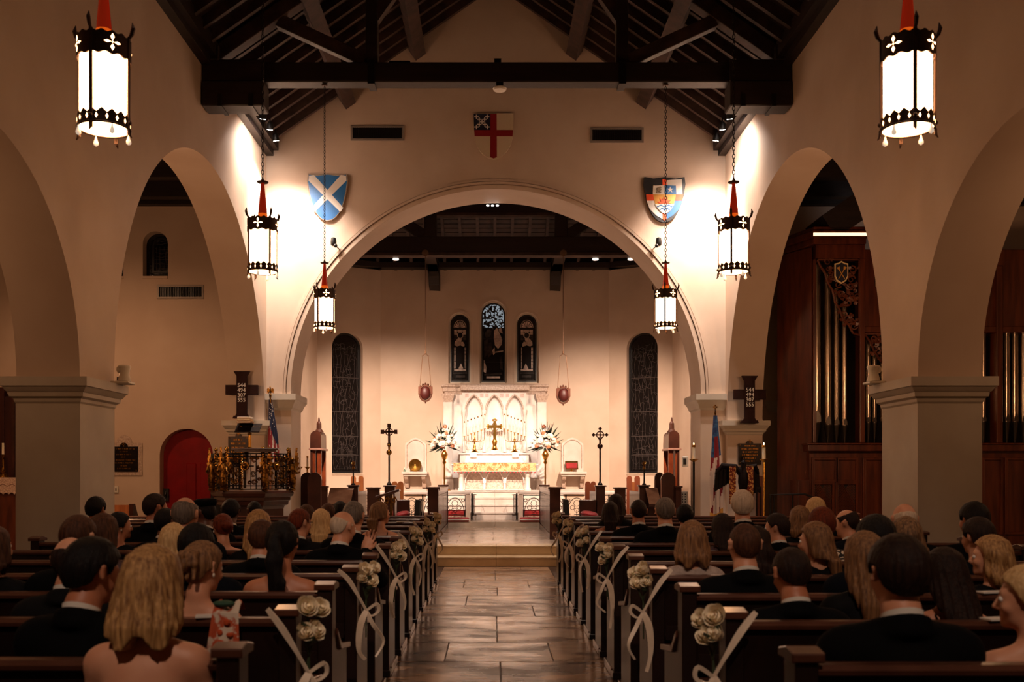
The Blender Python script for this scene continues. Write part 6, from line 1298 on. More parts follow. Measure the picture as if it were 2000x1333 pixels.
# ------------------------------------------------------------ pews
PEWW = mat('pew_wood', rgb(34,16,11), 0.34, col2=rgb(23,11,8), nscale=3, bump=0.05, bscale=60, coat=0.15)
PEWT = mat('pew_rail_wood', rgb(88,52,38), 0.28, col2=rgb(70,38,26), nscale=5, coat=0.3)
X0 = 0.85
def make_pew(s, Lx, label, grp):
    """origin at the aisle end on the floor; the back faces the camera at y = 0, the seat runs towards +y"""
    t = thing('church_pew', label, 'pew', (0,0,0), grp); X = lambda a: s*a
    def bx(b, xa, xb, y0, y1, z0, z1):
        p, q = sorted((X(xa),X(xb))); b.box(p,q,y0,y1,z0,z1); return b
    for e, (a, c) in enumerate(((0.0,0.072),(Lx-0.072,Lx))):
        b = MB(); bx(b,a,c,-0.045,0.075,0,0.972); bx(b,a-0.012,c+0.012,-0.058,0.05,0,0.05); b.build('end_post', PEWW, t, bevel=0.005)
        b = MB(); p, q = sorted((X(a-0.014),X(c+0.014))); b.prism([(-0.062,0.972),(0.092,0.972),(0.092,0.996),(0.015,1.012),(-0.062,1.0)], (p,0,0),(0,1,0),(0,0,1),(q-p,0,0)); b.build('post_cap', PEWT, t, bevel=0.004)
        b = MB(); p, q = sorted((X(a+0.008),X(c-0.012))); b.prism([(0.075,0.0),(0.50,0.0),(0.50,0.60),(0.20,0.64),(0.10,0.72),(0.075,0.74)], (p,0,0),(0,1,0),(0,0,1),(q-p,0,0)); b.build('end_panel', PEWW, t, bevel=0.004)
        b = MB(); p, q = sorted((X(a-0.01),X(c+0.004))); b.prism([(0.53,0.595),(0.53,0.625),(0.22,0.668),(0.12,0.742),(0.078,0.768),(0.078,0.735),(0.11,0.708),(0.20,0.638)], (p,0,0),(0,1,0),(0,0,1),(q-p,0,0)); b.build('arm_cap', PEWT, t, bevel=0.004)
        b = MB(); bx(b,a-0.012,c+0.01,0.06,0.53,0,0.06); b.build('plinth', PEWT, t, bevel=0.004)
    b = MB(); p, q = sorted((X(0.07),X(Lx-0.07))); b.prism([(0.03,0.40),(0.06,0.40),(0.022,0.93),(-0.008,0.93)], (p,0,0),(0,1,0),(0,0,1),(q-p,0,0)); b.build('backrest', PEWW, t)
    b = MB(); b.prism([(-0.035,0.93),(0.04,0.93),(0.045,0.945),(0.03,0.96),(-0.025,0.96),(-0.04,0.945)], (p,0,0),(0,1,0),(0,0,1),(q-p,0,0)); b.build('top_rail', PEWT, t)
    b = MB(); bx(b,0.07,Lx-0.07,0.05,0.48,0.40,0.44); b.build('seat', PEWW, t, bevel=0.006)
    b = MB(); bx(b,0.07,Lx-0.07,-0.10,0.02,0.60,0.615); bx(b,0.07,Lx-0.07,-0.10,-0.088,0.615,0.68); b.build('book_rack', PEWW, t)
    b = MB(); bx(b,0.3,Lx-0.3,-0.24,-0.10,0.10,0.14); b.build('kneeler', REDF, t, bevel=0.012)
    return t
ROWS = [3.05+0.895*k for k in range(12)] + [13.8]
ORD = ['first (nearest the camera)','second','third','fourth','fifth','sixth','seventh','eighth','ninth','tenth','eleventh','twelfth','front']
for s, sd in ((-1,'left'),(1,'right')):
    protos = {}
    for k, Y in enumerate(ROWS):
        Lx = 3.14 if Y < 10.7 else (4.45 if s < 0 else 4.15)
        lb = 'dark wooden pew %s of the aisle, %s row%s' % (sd, ORD[k], ' facing the chancel steps' if k == 12 else (' counted away from the camera' if k else ''))
        gr = 'pews %s of the aisle' % sd
        if Lx not in protos: o = protos[Lx] = make_pew(s, Lx, lb, gr)
        else: o = copy_tree(protos[Lx], None, lb)
        o.location = (s*X0, Y+(0.08 if s < 0 else 0), 0)

# ------------------------------------------------------------ white rose bouquets with ribbons on alternate pew ends
ROSE = mat('rose_ivory', rgb(246,234,210), 0.6, col2=rgb(232,214,182), nscale=30, sss=0.15); RIB = mat('ribbon_satin', rgb(226,206,184), 0.35, col2=rgb(206,184,160), nscale=10, sheen=0.4)
STEM = mat('rose_stem', rgb(44,56,34), 0.6)
def rose(c, r, axis, rnd):
    b = MB(); ax = Vector(axis).normalized(); u = ax.orthogonal().normalized(); v = ax.cross(u); c = Vector(c)
    def ring_petal(a0, wd, r0, r1, h0, h1, curl):
        def fn(i, j):
            a = a0+wd*(i-0.5); rr = r0+(r1-r0)*j + curl*j*j*(1-abs(i-0.5)); h = h0+(h1-h0)*j*(1-0.25*(2*i-1)**2); p = c+u*(rr*math.cos(a))+v*(rr*math.sin(a))+ax*h; return tuple(p)
        b.grid(fn,5,4)
    b.ell(tuple(c-ax*r*0.15), (r*0.55,)*3, 10, 7)
    for n, r0, r1, h0, h1, cu in ((4,0.10,0.24,-0.1,0.72,0.0),(5,0.3,0.46,-0.3,0.68,0.02),(6,0.45,0.70,-0.5,0.55,0.08),(6,0.5,0.90,-0.6,0.34,0.12)):
        off = rnd.uniform(0,6.28)
        for k in range(n): ring_petal(off+2*PI*k/n, 2*PI/n*1.25, r*r0, r*r1*rnd.uniform(0.92,1.06), r*h0, r*h1*rnd.uniform(0.9,1.1), r*cu)
    return b
def make_bouquet(s, seed, label):
    rnd = random.Random(seed); t = thing('rose_bouquet', label, 'flowers', (0,0,0), 'rose bouquets on the pew ends')
    d = -s                                                   # towards the aisle
    cs = [(d*0.055,-0.06,0.985,0.046),(d*0.098,-0.015,0.972,0.043),(d*0.045,-0.082,0.912,0.040),(d*0.092,-0.05,0.900,0.046)]
    for (x,y,z,r) in cs:
        x += rnd.uniform(-0.012,0.012); z += rnd.uniform(-0.02,0.02)
        rose((x,y,z), r, (d*0.7+rnd.uniform(-0.3,0.3),-0.8+rnd.uniform(-0.3,0.3),0.55), rnd).build('rose', ROSE, t, smooth=70)
        b = MB(); b.tube([(x,y,z-0.03),(d*0.055,-0.03,0.80),(d*0.04+rnd.uniform(-0.02,0.02),-0.03,0.60+rnd.uniform(-0.05,0.05))],0.0045,5); b.build('stem', STEM, t)
    for k in range(3):
        a = rnd.uniform(-1,1); b = MB(); p = Vector((d*0.06,-0.05,0.84+0.03*k)); q = p+Vector((d*0.06*a-0.01,-0.05,0.05)); b.add([p,(p+q)/2+Vector((0.02,0,0.0)),q,(p+q)/2+Vector((-0.02,0,0.01)),(p+q)/2+Vector((0,-0.012,0.0))],[(0,1,4),(1,2,4),(2,3,4),(3,0,4)]); b.build('leaf', STEM, t)
    def ribbon(pts, w):
        P0 = [Vector(pts[0])]+[Vector(a) for a in pts]+[Vector(pts[-1])]; cr = []
        for i in range(len(pts)-1):
            for k in range(5):
                u = k/5; a, b_, c, e = P0[i:i+4]; cr.append(0.5*(2*b_+(c-a)*u+(2*a-5*b_+4*c-e)*u*u+(3*b_-a-3*c+e)*u*u*u))
        pts = cr+[Vector(pts[-1])]; b = MB(); n = len(pts); vs = []
        for i, p in enumerate(pts):
            p = Vector(p); tg = (Vector(pts[min(i+1,n-1)])-Vector(pts[max(i-1,0)])).normalized(); sd_ = tg.cross(Vector((0.3,1,0.1))).normalized(); ww = w*(0.5+0.5*math.sin(PI*min(1,i/(n-1)*1.15+0.12)))
            nn = tg.cross(sd_).normalized()*0.0025
            vs += [p+sd_*ww+nn, p-sd_*ww+nn, p-sd_*ww-nn, p+sd_*ww-nn]
        fs = []
        for i in range(n-1):
            a = i*4; c = a+4
            for q in range(4): fs.append((a+q,a+(q+1) % 4,c+(q+1) % 4,c+q))
        fs += [(3,2,1,0),(n*4-4,n*4-3,n*4-2,n*4-1)]; b.add(vs,fs); b.build('ribbon', RIB, t, smooth=60)
    j = lambda v: rnd.uniform(-v,v)
    K = (d*0.06,-0.06,0.74)
    ribbon([(s*0.10,-0.07,0.985+j(0.02)),(s*0.04,-0.085,0.92),(d*0.01,-0.085,0.84),K],0.014)            # band coming down from the post
    ribbon([K,(d*0.10,-0.07,0.66),(d*(0.13+j(0.03)),-0.06+j(0.04),0.56),(d*(0.09+j(0.03)),-0.06,0.46+j(0.04))],0.012)
    ribbon([K,(d*0.03,-0.09,0.66),(d*0.02,-0.085,0.52),(d*(0.04+j(0.02)),-0.075,0.42+j(0.05))],0.020)
    ribbon([K,(d*0.12,-0.07,0.78),(d*0.13,-0.06,0.74),(d*0.09,-0.06,0.71),K],0.009)
    return t
for s, sd in ((-1,'left'),(1,'right')):
    pr = []
    for n, k in enumerate((1,3,5,7,9,11)):
        lb = 'white rose bouquet with ribbon on a %s pew end, %s' % (sd, ('largest and nearest','second from the camera','third from the camera','third from the chancel','second from the chancel','smallest, nearest the chancel')[n])
        o = make_bouquet(s, 40+n+10*(s > 0), lb)
        o.location = (s*(X0-0.005), ROWS[k]-0.06+(0.08 if s < 0 else 0), 0.02)
# leaflets and hymn books left on the pews
def leaflet(px, py, Y, label, w=0.15, rz=0.2, thick=0.006):
    x, z = U(px,Y), V(py,Y); t = thing('service_leaflet', label, 'leaflet', (x,Y,0.964)); b = MB(); b.beam((x-w/2,Y-0.015,0.965+thick/2),(x+w/2,Y+0.015+0.02*rz,0.965+thick/2),0.07,thick); b.build('paper', SHW, t)
leaflet(787,1024,ROWS[10]+0.08,'folded white service leaflet lying on a pew rail near the left bouquets')
leaflet(1945,1042,ROWS[2],'white service leaflet lying on the pew rail by the wavy blonde woman',0.18)
leaflet(1960,1248,ROWS[1],'white service leaflet on the near right pew rail at the picture edge',0.16)
leaflet(418,1236,ROWS[1]+0.08,'white service leaflet on the near left pew rail beside bare shoulders',0.14)
# flowered shawl over a pew back on the left
t = thing('flowered_shawl', 'orange, white and green flowered shawl hanging over a left pew back', 'shawl', (U(445,4.0),4.0,0.75)); YS = ROWS[1]+0.08
xs0, xs1 = U(421,YS), U(472,YS)
FLM = mat('shawl_print', rgb(206,186,166), 0.8, col2=rgb(176,72,34), nscale=18, lo=0.48, hi=0.54); FLG = mat('shawl_green', rgb(40,72,52), 0.8)
def shawl(zt_, zb_, y0, xa, xb, off):
    b = MB(); b.grid(lambda u, v: (xa+(xb-xa)*u-(0.02*v if u < 0.5 else -0.01*v), y0-off-0.012*math.sin(u*14+v*3)*v-0.02*v, zt_+(zb_-zt_)*v), 16, 12); return b
b = shawl(0.985,0.80,YS-0.05,xs0,xs1,0.0); b.grid(lambda u, v: (xs0+(xs1-xs0)*u, YS-0.05+0.11*v, 0.985+0.05*math.sin(v*PI)*(0.6+0.4*math.sin(u*9))), 16, 6); b.build('cloth', FLM, t, smooth=70)
b = MB(); b.ell((U(440,YS),YS-0.02,1.02),(0.045,0.035,0.014),10,6); b.build('green_fold', FLG, t)
b = MB(); rq = random.Random(3)
for k in range(6): p = (rq.uniform(xs0+0.02,xs1-0.02),YS-0.068,rq.uniform(0.84,0.97)); b.ell(p,(rq.uniform(0.008,0.018),0.005,rq.uniform(0.008,0.016)),9,5)
b.build('printed_flowers', mat('shawl_orange', rgb(186,72,28), 0.8), t, kind='stuff')
# ------------------------------------------------------------ people: smooth-union bodies meshed with surface nets
class Field:
    def __init__(s, lo, hi, h):
        s.lo = np.array(lo, float); s.h = h; s.n = [int(math.ceil((hi[i]-lo[i])/h))+1 for i in range(3)]
        s.ax = [s.lo[i]+h*np.arange(s.n[i]) for i in range(3)]
        s.F = np.full(s.n, 0.5, np.float32); s.L = np.zeros(s.n, np.int8); s.R = None; s.piv = None; s.inf = 0.0
    def _sub(s, lo, hi):
        sl = []
        for i in range(3):
            a = max(0, int((lo[i]-s.lo[i])/s.h)-1); b = min(s.n[i], int((hi[i]-s.lo[i])/s.h)+2); sl.append(slice(a, max(a+1,b)))
        x, y, z = np.meshgrid(s.ax[0][sl[0]], s.ax[1][sl[1]], s.ax[2][sl[2]], indexing='ij', sparse=True)
        return tuple(sl), x, y, z
    def _loc(s, x, y, z):
        if s.R is None: return x, y, z
        x, y, z = np.broadcast_arrays(x, y, z); a, b, c = x-s.piv[0], y-s.piv[1], z-s.piv[2]; R = s.R      # world -> head frame (R^T p)
        return (R[0][0]*a+R[1][0]*b+R[2][0]*c+s.piv[0], R[0][1]*a+R[1][1]*b+R[2][1]*c+s.piv[1], R[0][2]*a+R[1][2]*b+R[2][2]*c+s.piv[2])
    def put(s, sl, d, k, lab, op):
        A = s.F[sl]
        if op == 'u':
            hh = np.maximum(k-np.abs(A-d), 0)/k if k > 0 else 0
            s.L[sl] = np.where(d < A, lab, s.L[sl]); s.F[sl] = np.minimum(A, d) - hh*hh*k*0.25
        elif op == 's':
            d = -d; hh = np.maximum(k-np.abs(A-d), 0)/k if k > 0 else 0; s.F[sl] = np.maximum(A, d) + hh*hh*k*0.25
        else: s.F[sl] = np.maximum(A, d)
    def bounds(s, lo, hi):
        if s.R is None: return lo, hi
        c = (np.array(lo)+np.array(hi))/2; r = np.linalg.norm(np.array(hi)-np.array(lo))/2; p = np.array(s.piv); c = p + np.array(s.R) @ (c-p); return c-r, c+r
    def ell(s, c, r, k=0.02, lab=0, op='u'):
        if not isinstance(r, (tuple, list)): r = (r,r,r)
        r = tuple(q+s.inf for q in r); m = k+0.03
        lo, hi = s.bounds([c[i]-r[i]-m for i in range(3)], [c[i]+r[i]+m for i in range(3)])
        sl, x, y, z = s._sub(lo, hi); x, y, z = s._loc(x, y, z)
        a, b, e = (x-c[0])/r[0], (y-c[1])/r[1], (z-c[2])/r[2]; k0 = np.sqrt(a*a+b*b+e*e); k1 = np.sqrt((a/r[0])**2+(b/r[1])**2+(e/r[2])**2)+1e-6
        s.put(sl, k0*(k0-1)/k1, k, lab, op)
    def cap(s, p, q, r1, r2=None, k=0.02, lab=0, op='u', ys=1.0):
        r2 = r1 if r2 is None else r2; r1 += s.inf; r2 += s.inf; m = max(r1,r2)+k+0.03
        lo, hi = s.bounds([min(p[i],q[i])-m for i in range(3)], [max(p[i],q[i])+m for i in range(3)])
        sl, x, y, z = s._sub(lo, hi); x, y, z = s._loc(x, y, z)
        d = [q[i]-p[i] for i in range(3)]; L2 = sum(v*v for v in d)+1e-9
        t = np.clip(((x-p[0])*d[0]+(y-p[1])*d[1]+(z-p[2])*d[2])/L2, 0, 1)
        s.put(sl, np.sqrt((x-p[0]-t*d[0])**2+((y-p[1]-t*d[1])*ys)**2+(z-p[2]-t*d[2])**2)-(r1+(r2-r1)*t), k, lab, op)
    def mesh(s):
        F = s.F; h = s.h; neg = F < 0; n = F.shape
        cs = [neg[i:n[0]-1+i, j:n[1]-1+j, k:n[2]-1+k] for i in (0,1) for j in (0,1) for k in (0,1)]
        sm = np.zeros(cs[0].shape, np.int8)
        for c in cs: sm += c
        act = (sm > 0) & (sm < 8); idx = np.argwhere(act); N = len(idx)
        vid = np.full(act.shape, -1, np.int32); vid[act] = np.arange(N)
        acc = np.zeros((N,3)); cnt = np.zeros(N); ii, jj, kk = idx.T
        for ax in range(3):
            for a in (0,1):
                for b in (0,1):
                    o = [0,0,0]; o[(ax+1)%3] = a; o[(ax+2)%3] = b; e = list(o); e[ax] = 1
                    f0 = F[ii+o[0],jj+o[1],kk+o[2]]; f1 = F[ii+e[0],jj+e[1],kk+e[2]]; m = (f0 < 0) != (f1 < 0)
                    t = np.where(m, f0/np.where(m, f0-f1, 1), 0); p = np.zeros((N,3)); p[:] = o; p[:,ax] += t
                    acc[m] += p[m]; cnt[m] += 1
        V_ = s.lo + h*(idx + acc/cnt[:,None]); Q = []
        for ax in range(3):
            a, b = (ax+1)%3, (ax+2)%3
            s0 = [slice(None)]*3; s1 = [slice(None)]*3; s0[ax] = slice(0,-1); s1[ax] = slice(1,None)
            for t_ in (s0,s1): t_[a] = slice(1,-1); t_[b] = slice(1,-1)
            A = neg[tuple(s0)]; B = neg[tuple(s1)]
            for cond, fl in ((A & ~B, False), (~A & B, True)):
                w = np.argwhere(cond)
                if not len(w): continue
                w[:,a] += 1; w[:,b] += 1; q = []
                for da, db in ((-1,-1),(0,-1),(0,0),(-1,0)):
                    c = w.copy(); c[:,a] += da; c[:,b] += db; q.append(vid[c[:,0],c[:,1],c[:,2]])
                q = np.stack(q,1); Q.append(q[:,::-1] if fl else q)
        Q = np.concatenate(Q) if Q else np.zeros((0,4),int); Q = Q[(Q >= 0).all(1)]
        lab = s.L[np.minimum(ii+1,n[0]-1), np.minimum(jj+1,n[1]-1), np.minimum(kk+1,n[2]-1)] if N else np.zeros(0)
        return V_, Q, lab
def np_mesh(name, V_, Q, mats):
    me = bpy.data.meshes.new(name); me.vertices.add(len(V_)); me.vertices.foreach_set('co', np.ascontiguousarray(V_, np.float32).ravel())
    me.loops.add(Q.size); me.loops.foreach_set('vertex_index', np.ascontiguousarray(Q, np.int32).ravel())
    me.polygons.add(len(Q)); me.polygons.foreach_set('loop_start', np.arange(0,Q.size,4,dtype=np.int32)); me.polygons.foreach_set('use_smooth', np.ones(len(Q),bool))
    for m in mats: me.materials.append(m)
    me.update(calc_edges=True); me.validate(); return me
def sub_mesh(V_, Q):
    u = np.unique(Q); mp = np.zeros(len(V_), np.int64); mp[u] = np.arange(len(u)); return V_[u], mp[Q]

# one hand with four unequal bent fingers and a thumb (palm down, fingers towards +y)
def make_hand():
    f = Field((-0.09,-0.04,-0.06),(0.07,0.20,0.05),0.0068)
    f.ell((0,0.045,0),(0.041,0.052,0.016),0.01); f.cap((0,-0.03,0.004),(0,0.02,0.0),0.025,0.028,0.02)
    for x, L_ in ((-0.031,0.070),(-0.010,0.080),(0.012,0.074),(0.032,0.056)):
        a = (x,0.082,0.002); b = (x*1.12,0.082+L_*0.45,0.004); c = (x*1.15,0.082+L_*0.78,-0.012); e = (x*1.12,0.082+L_*0.98,-0.030)
        f.cap((x*0.9,0.04,0),a,0.010,0.0095,0.006); f.cap(a,b,0.0095,0.0088,0.003); f.cap(b,c,0.0088,0.008,0.003); f.cap(c,e,0.008,0.0068,0.003)
    f.cap((-0.026,0.015,-0.004),(-0.052,0.045,-0.010),0.015,0.0115,0.012); f.cap((-0.052,0.045,-0.010),(-0.058,0.082,-0.018),0.0115,0.0085,0.003)
    V_, Q, _ = f.mesh(); return V_, Q
HAND = make_hand()
HP = (0.0,0.0,0.665)                                          # neck pivot
def rotm(yaw, pitch, roll=0.0): return np.array((Matrix.Rotation(math.radians(-yaw),3,'Z') @ Matrix.Rotation(math.radians(-pitch),3,'X') @ Matrix.Rotation(math.radians(roll),3,'Y')))
def arm_pts(g, pose):
    sh = 0.200 if g == 'm' else 0.160; out = []
    for s in (-1,1):
        S = (s*sh,0.0,0.515); E = (s*(sh+0.055),0.04,0.25); Wr = (s*0.115,0.27,0.185); Hd = Matrix.Translation(Vector(Wr)+Vector((0,0.015,0.0))) @ Matrix.Rotation(s*0.35,4,'Z') @ Matrix.Rotation(-0.10,4,'X')
        if pose == 'cheek' and s > 0: E = (0.27,0.15,0.37); Wr = (0.165,0.10,0.60); Hd = Matrix.Translation(Vector(Wr)) @ Matrix.Rotation(0.35,4,'Y') @ Matrix.Rotation(1.35,4,'X') @ Matrix.Rotation(PI,4,'Y')
        out.append((s,S,E,Wr,Hd))
    return out
def torso(f, g, k=0.05, lab=0):
    m = g == 'm'; w = 1.0 if m else 0.88
    f.ell((0,0.0,0.10),(0.175 if m else 0.185,0.125,0.12),k,lab); f.ell((0,0.01,0.27),(0.155*w,0.11,0.16),k,lab)
    f.ell((0,0.0,0.43),(0.178*w,0.118 if m else 0.105,0.145),k,lab)
    ws = 0.160 if m else 0.128
    f.cap((-ws,-0.01,0.525),(ws,-0.01,0.525),0.062 if m else 0.052,None,k,lab)
    for s in (-1,1): f.cap((s*0.150*w,-0.012,0.545),(s*0.045,-0.018,0.590),0.042 if m else 0.033,0.034 if m else 0.030,0.05,lab)
    if not m:
        for s in (-1,1): f.ell((s*0.075,0.085,0.40),(0.062,0.055,0.062),0.03,lab)
def arms(f, g, pose, k=0.03, lab=0, upto=1.0):
    ru = 0.052 if g == 'm' else 0.042
    for s, S, E, Wr, Hd in arm_pts(g, pose):
        f.ell(S,(ru+0.008,ru+0.006,ru+0.010),0.04,lab); f.cap(S,tuple(S[i]+(E[i]-S[i])*min(1,upto*2) for i in range(3)),ru,ru*0.82,k,lab)
        if upto > 0.5: f.cap(E,tuple(E[i]+(Wr[i]-E[i])*(upto*2-1) for i in range(3)),ru*0.84,ru*0.55,k,lab)
def legs(f, g, k=0.03, lab=0):
    w = 1.0 if g == 'm' else 0.94
    for s in (-1,1):
        f.cap((s*0.088,0.04,0.09),(s*0.115,0.44,0.085),0.086*w,0.060*w,k,lab); f.cap((s*0.115,0.45,0.075),(s*0.115,0.47,-0.33),0.058*w,0.040*w,k,lab)
def head(f, g, R, k=0.02):
    f.R, f.piv = R, HP; a = 1.0 if g == 'm' else 0.95
    f.ell((0,-0.005,0.798),(0.077*a,0.096*a,0.098),k); f.ell((0,0.040,0.765),(0.062*a,0.060,0.086),k); f.ell((0,0.045,0.712),(0.052*a,0.050,0.045),k)
    f.cap((-0.030,0.082,0.803),(0.030,0.082,0.803),0.014,None,0.015)
    for s in (-1,1): f.ell((s*0.031,0.106,0.785),(0.016,0.012,0.011),0.010,0,'s'); f.ell((s*0.040,0.075,0.750),(0.022,0.022,0.020),0.02); f.cap((s*0.083*a,-0.014,0.802),(s*0.087*a,-0.004,0.760),0.017,0.011,0.006); f.ell((s*0.100*a,-0.004,0.785),(0.008,0.011,0.018),0.004,0,'s')
    f.cap((0,0.098,0.790),(0,0.118,0.756),0.008,0.012,0.010); f.cap((-0.010,0.108,0.750),(0.010,0.108,0.750),0.009,None,0.008)
    f.cap((-0.016,0.097,0.7235),(0.016,0.097,0.7235),0.0075,None,0.006); f.cap((-0.013,0.096,0.710),(0.013,0.096,0.710),0.008,None,0.006); f.ell((0,0.088,0.690),(0.022,0.018,0.018),0.015)
    f.R = None
BODIES = {}
def body_mesh(g, yaw, pitch, roll, pose, h, skin, build):
    key = (g,yaw,pitch,roll,pose,h,build)
    if key not in BODIES:
        f = Field((-0.36,-0.20,-0.46),(0.36,0.66,0.95),h)
        f.inf = -0.012 if build else -0.003; torso(f,g); arms(f,g,pose); legs(f,g); f.inf = 0.0
        for s in (-1,1): f.cap((s*0.115,0.46,-0.37),(s*0.12,0.60,-0.40),0.042,0.032,0.03)
        R = rotm(yaw,pitch,roll); nt_ = tuple(np.array(HP)+R @ (np.array((0,0.005,0.72))-np.array(HP)))
        f.cap((0,-0.012,0.60),(0,-0.012,0.66),0.057 if g == 'm' else 0.049,0.058 if g == 'm' else 0.047,0.04); f.cap((0,-0.012,0.655),nt_,0.058 if g == 'm' else 0.047,0.056 if g == 'm' else 0.046,0.03)
        head(f,g,R); V_, Q, _ = f.mesh(); Vs, Qs, o = [V_], [Q], len(V_)
        for s, S, E, Wr, Hd in arm_pts(g,pose):
            hv = HAND[0].copy(); hv[:,0] *= s; hv *= (1.0 if g == 'm' else 0.9); M_ = np.array(Hd); hv = hv @ M_[:3,:3].T + M_[:3,3]; hq = HAND[1] if s > 0 else HAND[1][:,::-1]
            Vs.append(hv); Qs.append(hq+o); o += len(hv)
        BODIES[key] = (np.concatenate(Vs), np.concatenate(Qs))
    V_, Q = BODIES[key]; return np_mesh('body', V_, Q, [skin])
CLOTH = {}
def cloth_parts(g, outfit, pose, h, lift):
    key = (g,outfit,pose,h,lift)
    if key in CLOTH: return CLOTH[key]
    f = Field((-0.38,-0.22,-0.46),(0.38,0.66,0.72),h); res = {}
    if outfit == 'suit':
        f.inf = 0.016; torso(f,g,0.05,1); arms(f,g,pose,0.03,1,0.97); f.inf = 0.010; legs(f,g,0.03,2); f.inf = 0.0
        for k in range(16):                                   # jacket collar standing round the neck
            a = 2*PI*k/16; b_ = 2*PI*(k+1)/16; p = lambda q: (0.077*math.cos(q), -0.018-0.074*math.sin(q), 0.612+0.030*math.sin(q)); f.cap(p(a),p(b_),0.017,None,0.015,1); p2 = lambda q: (0.080*math.cos(q), -0.018-0.078*math.sin(q), 0.590+0.016*math.sin(q)); f.cap(p2(a),p2(b_),0.022,None,0.02,1)
        f.ell((0,-0.015,0.70),(0.062,0.062,0.10),0.005,1,'s'); f.cap((0,0.13,0.58),(0,0.16,0.36),0.05,0.012,0.01,1,'s')
        for s in (-1,1): f.cap((s*0.115,0.44,-0.385),(s*0.122,0.615,-0.405),0.046,0.036,0.02,3)
        names = {1:'jacket',2:'trousers',3:'shoes'}
    else:
        f.inf = 0.011; torso(f,g,0.05,1)
        if outfit in ('sleeved','knit'): arms(f,g,pose,0.03,1,0.95)
        elif outfit == 'short': arms(f,g,pose,0.03,1,0.22)
        f.inf = 0.0
        f.cap((0,0.02,0.10),(0,0.43,0.095),0.190,0.150,0.05,1); f.cap((0,0.47,0.06),(0,0.50,-0.20),0.150,0.165,0.06,1)
        if outfit in ('strapless','straps','backless'):
            zc = {'strapless':0.44,'straps':0.45,'backless':0.40}[outfit]+lift
            x, y, z = np.meshgrid(*f.ax, indexing='ij', sparse=True); top = zc + 0.035*np.clip((y+0.02)/0.1,-0.6,1) + 0.012*np.cos(x*30)
            f.F = np.maximum(f.F, z-top).astype(np.float32)
        else: f.ell((0,0.01,0.655),(0.090,0.105,0.065),0.01,1,'s')
        for s in (-1,1): f.cap((s*0.115,0.47,-0.36),(s*0.12,0.60,-0.405),0.040,0.032,0.02,3)
        names = {1:'knit_top' if outfit == 'knit' else 'dress',3:'shoes'}
    V_, Q, lab = f.mesh(); fl = lab[Q[:,0]]
    for l, nm in names.items():
        q = Q[fl == l] if l != 1 else Q[(fl == 1) | (fl == 0)]
        if len(q): res[nm] = sub_mesh(V_, q)
    CLOTH[key] = res; return res
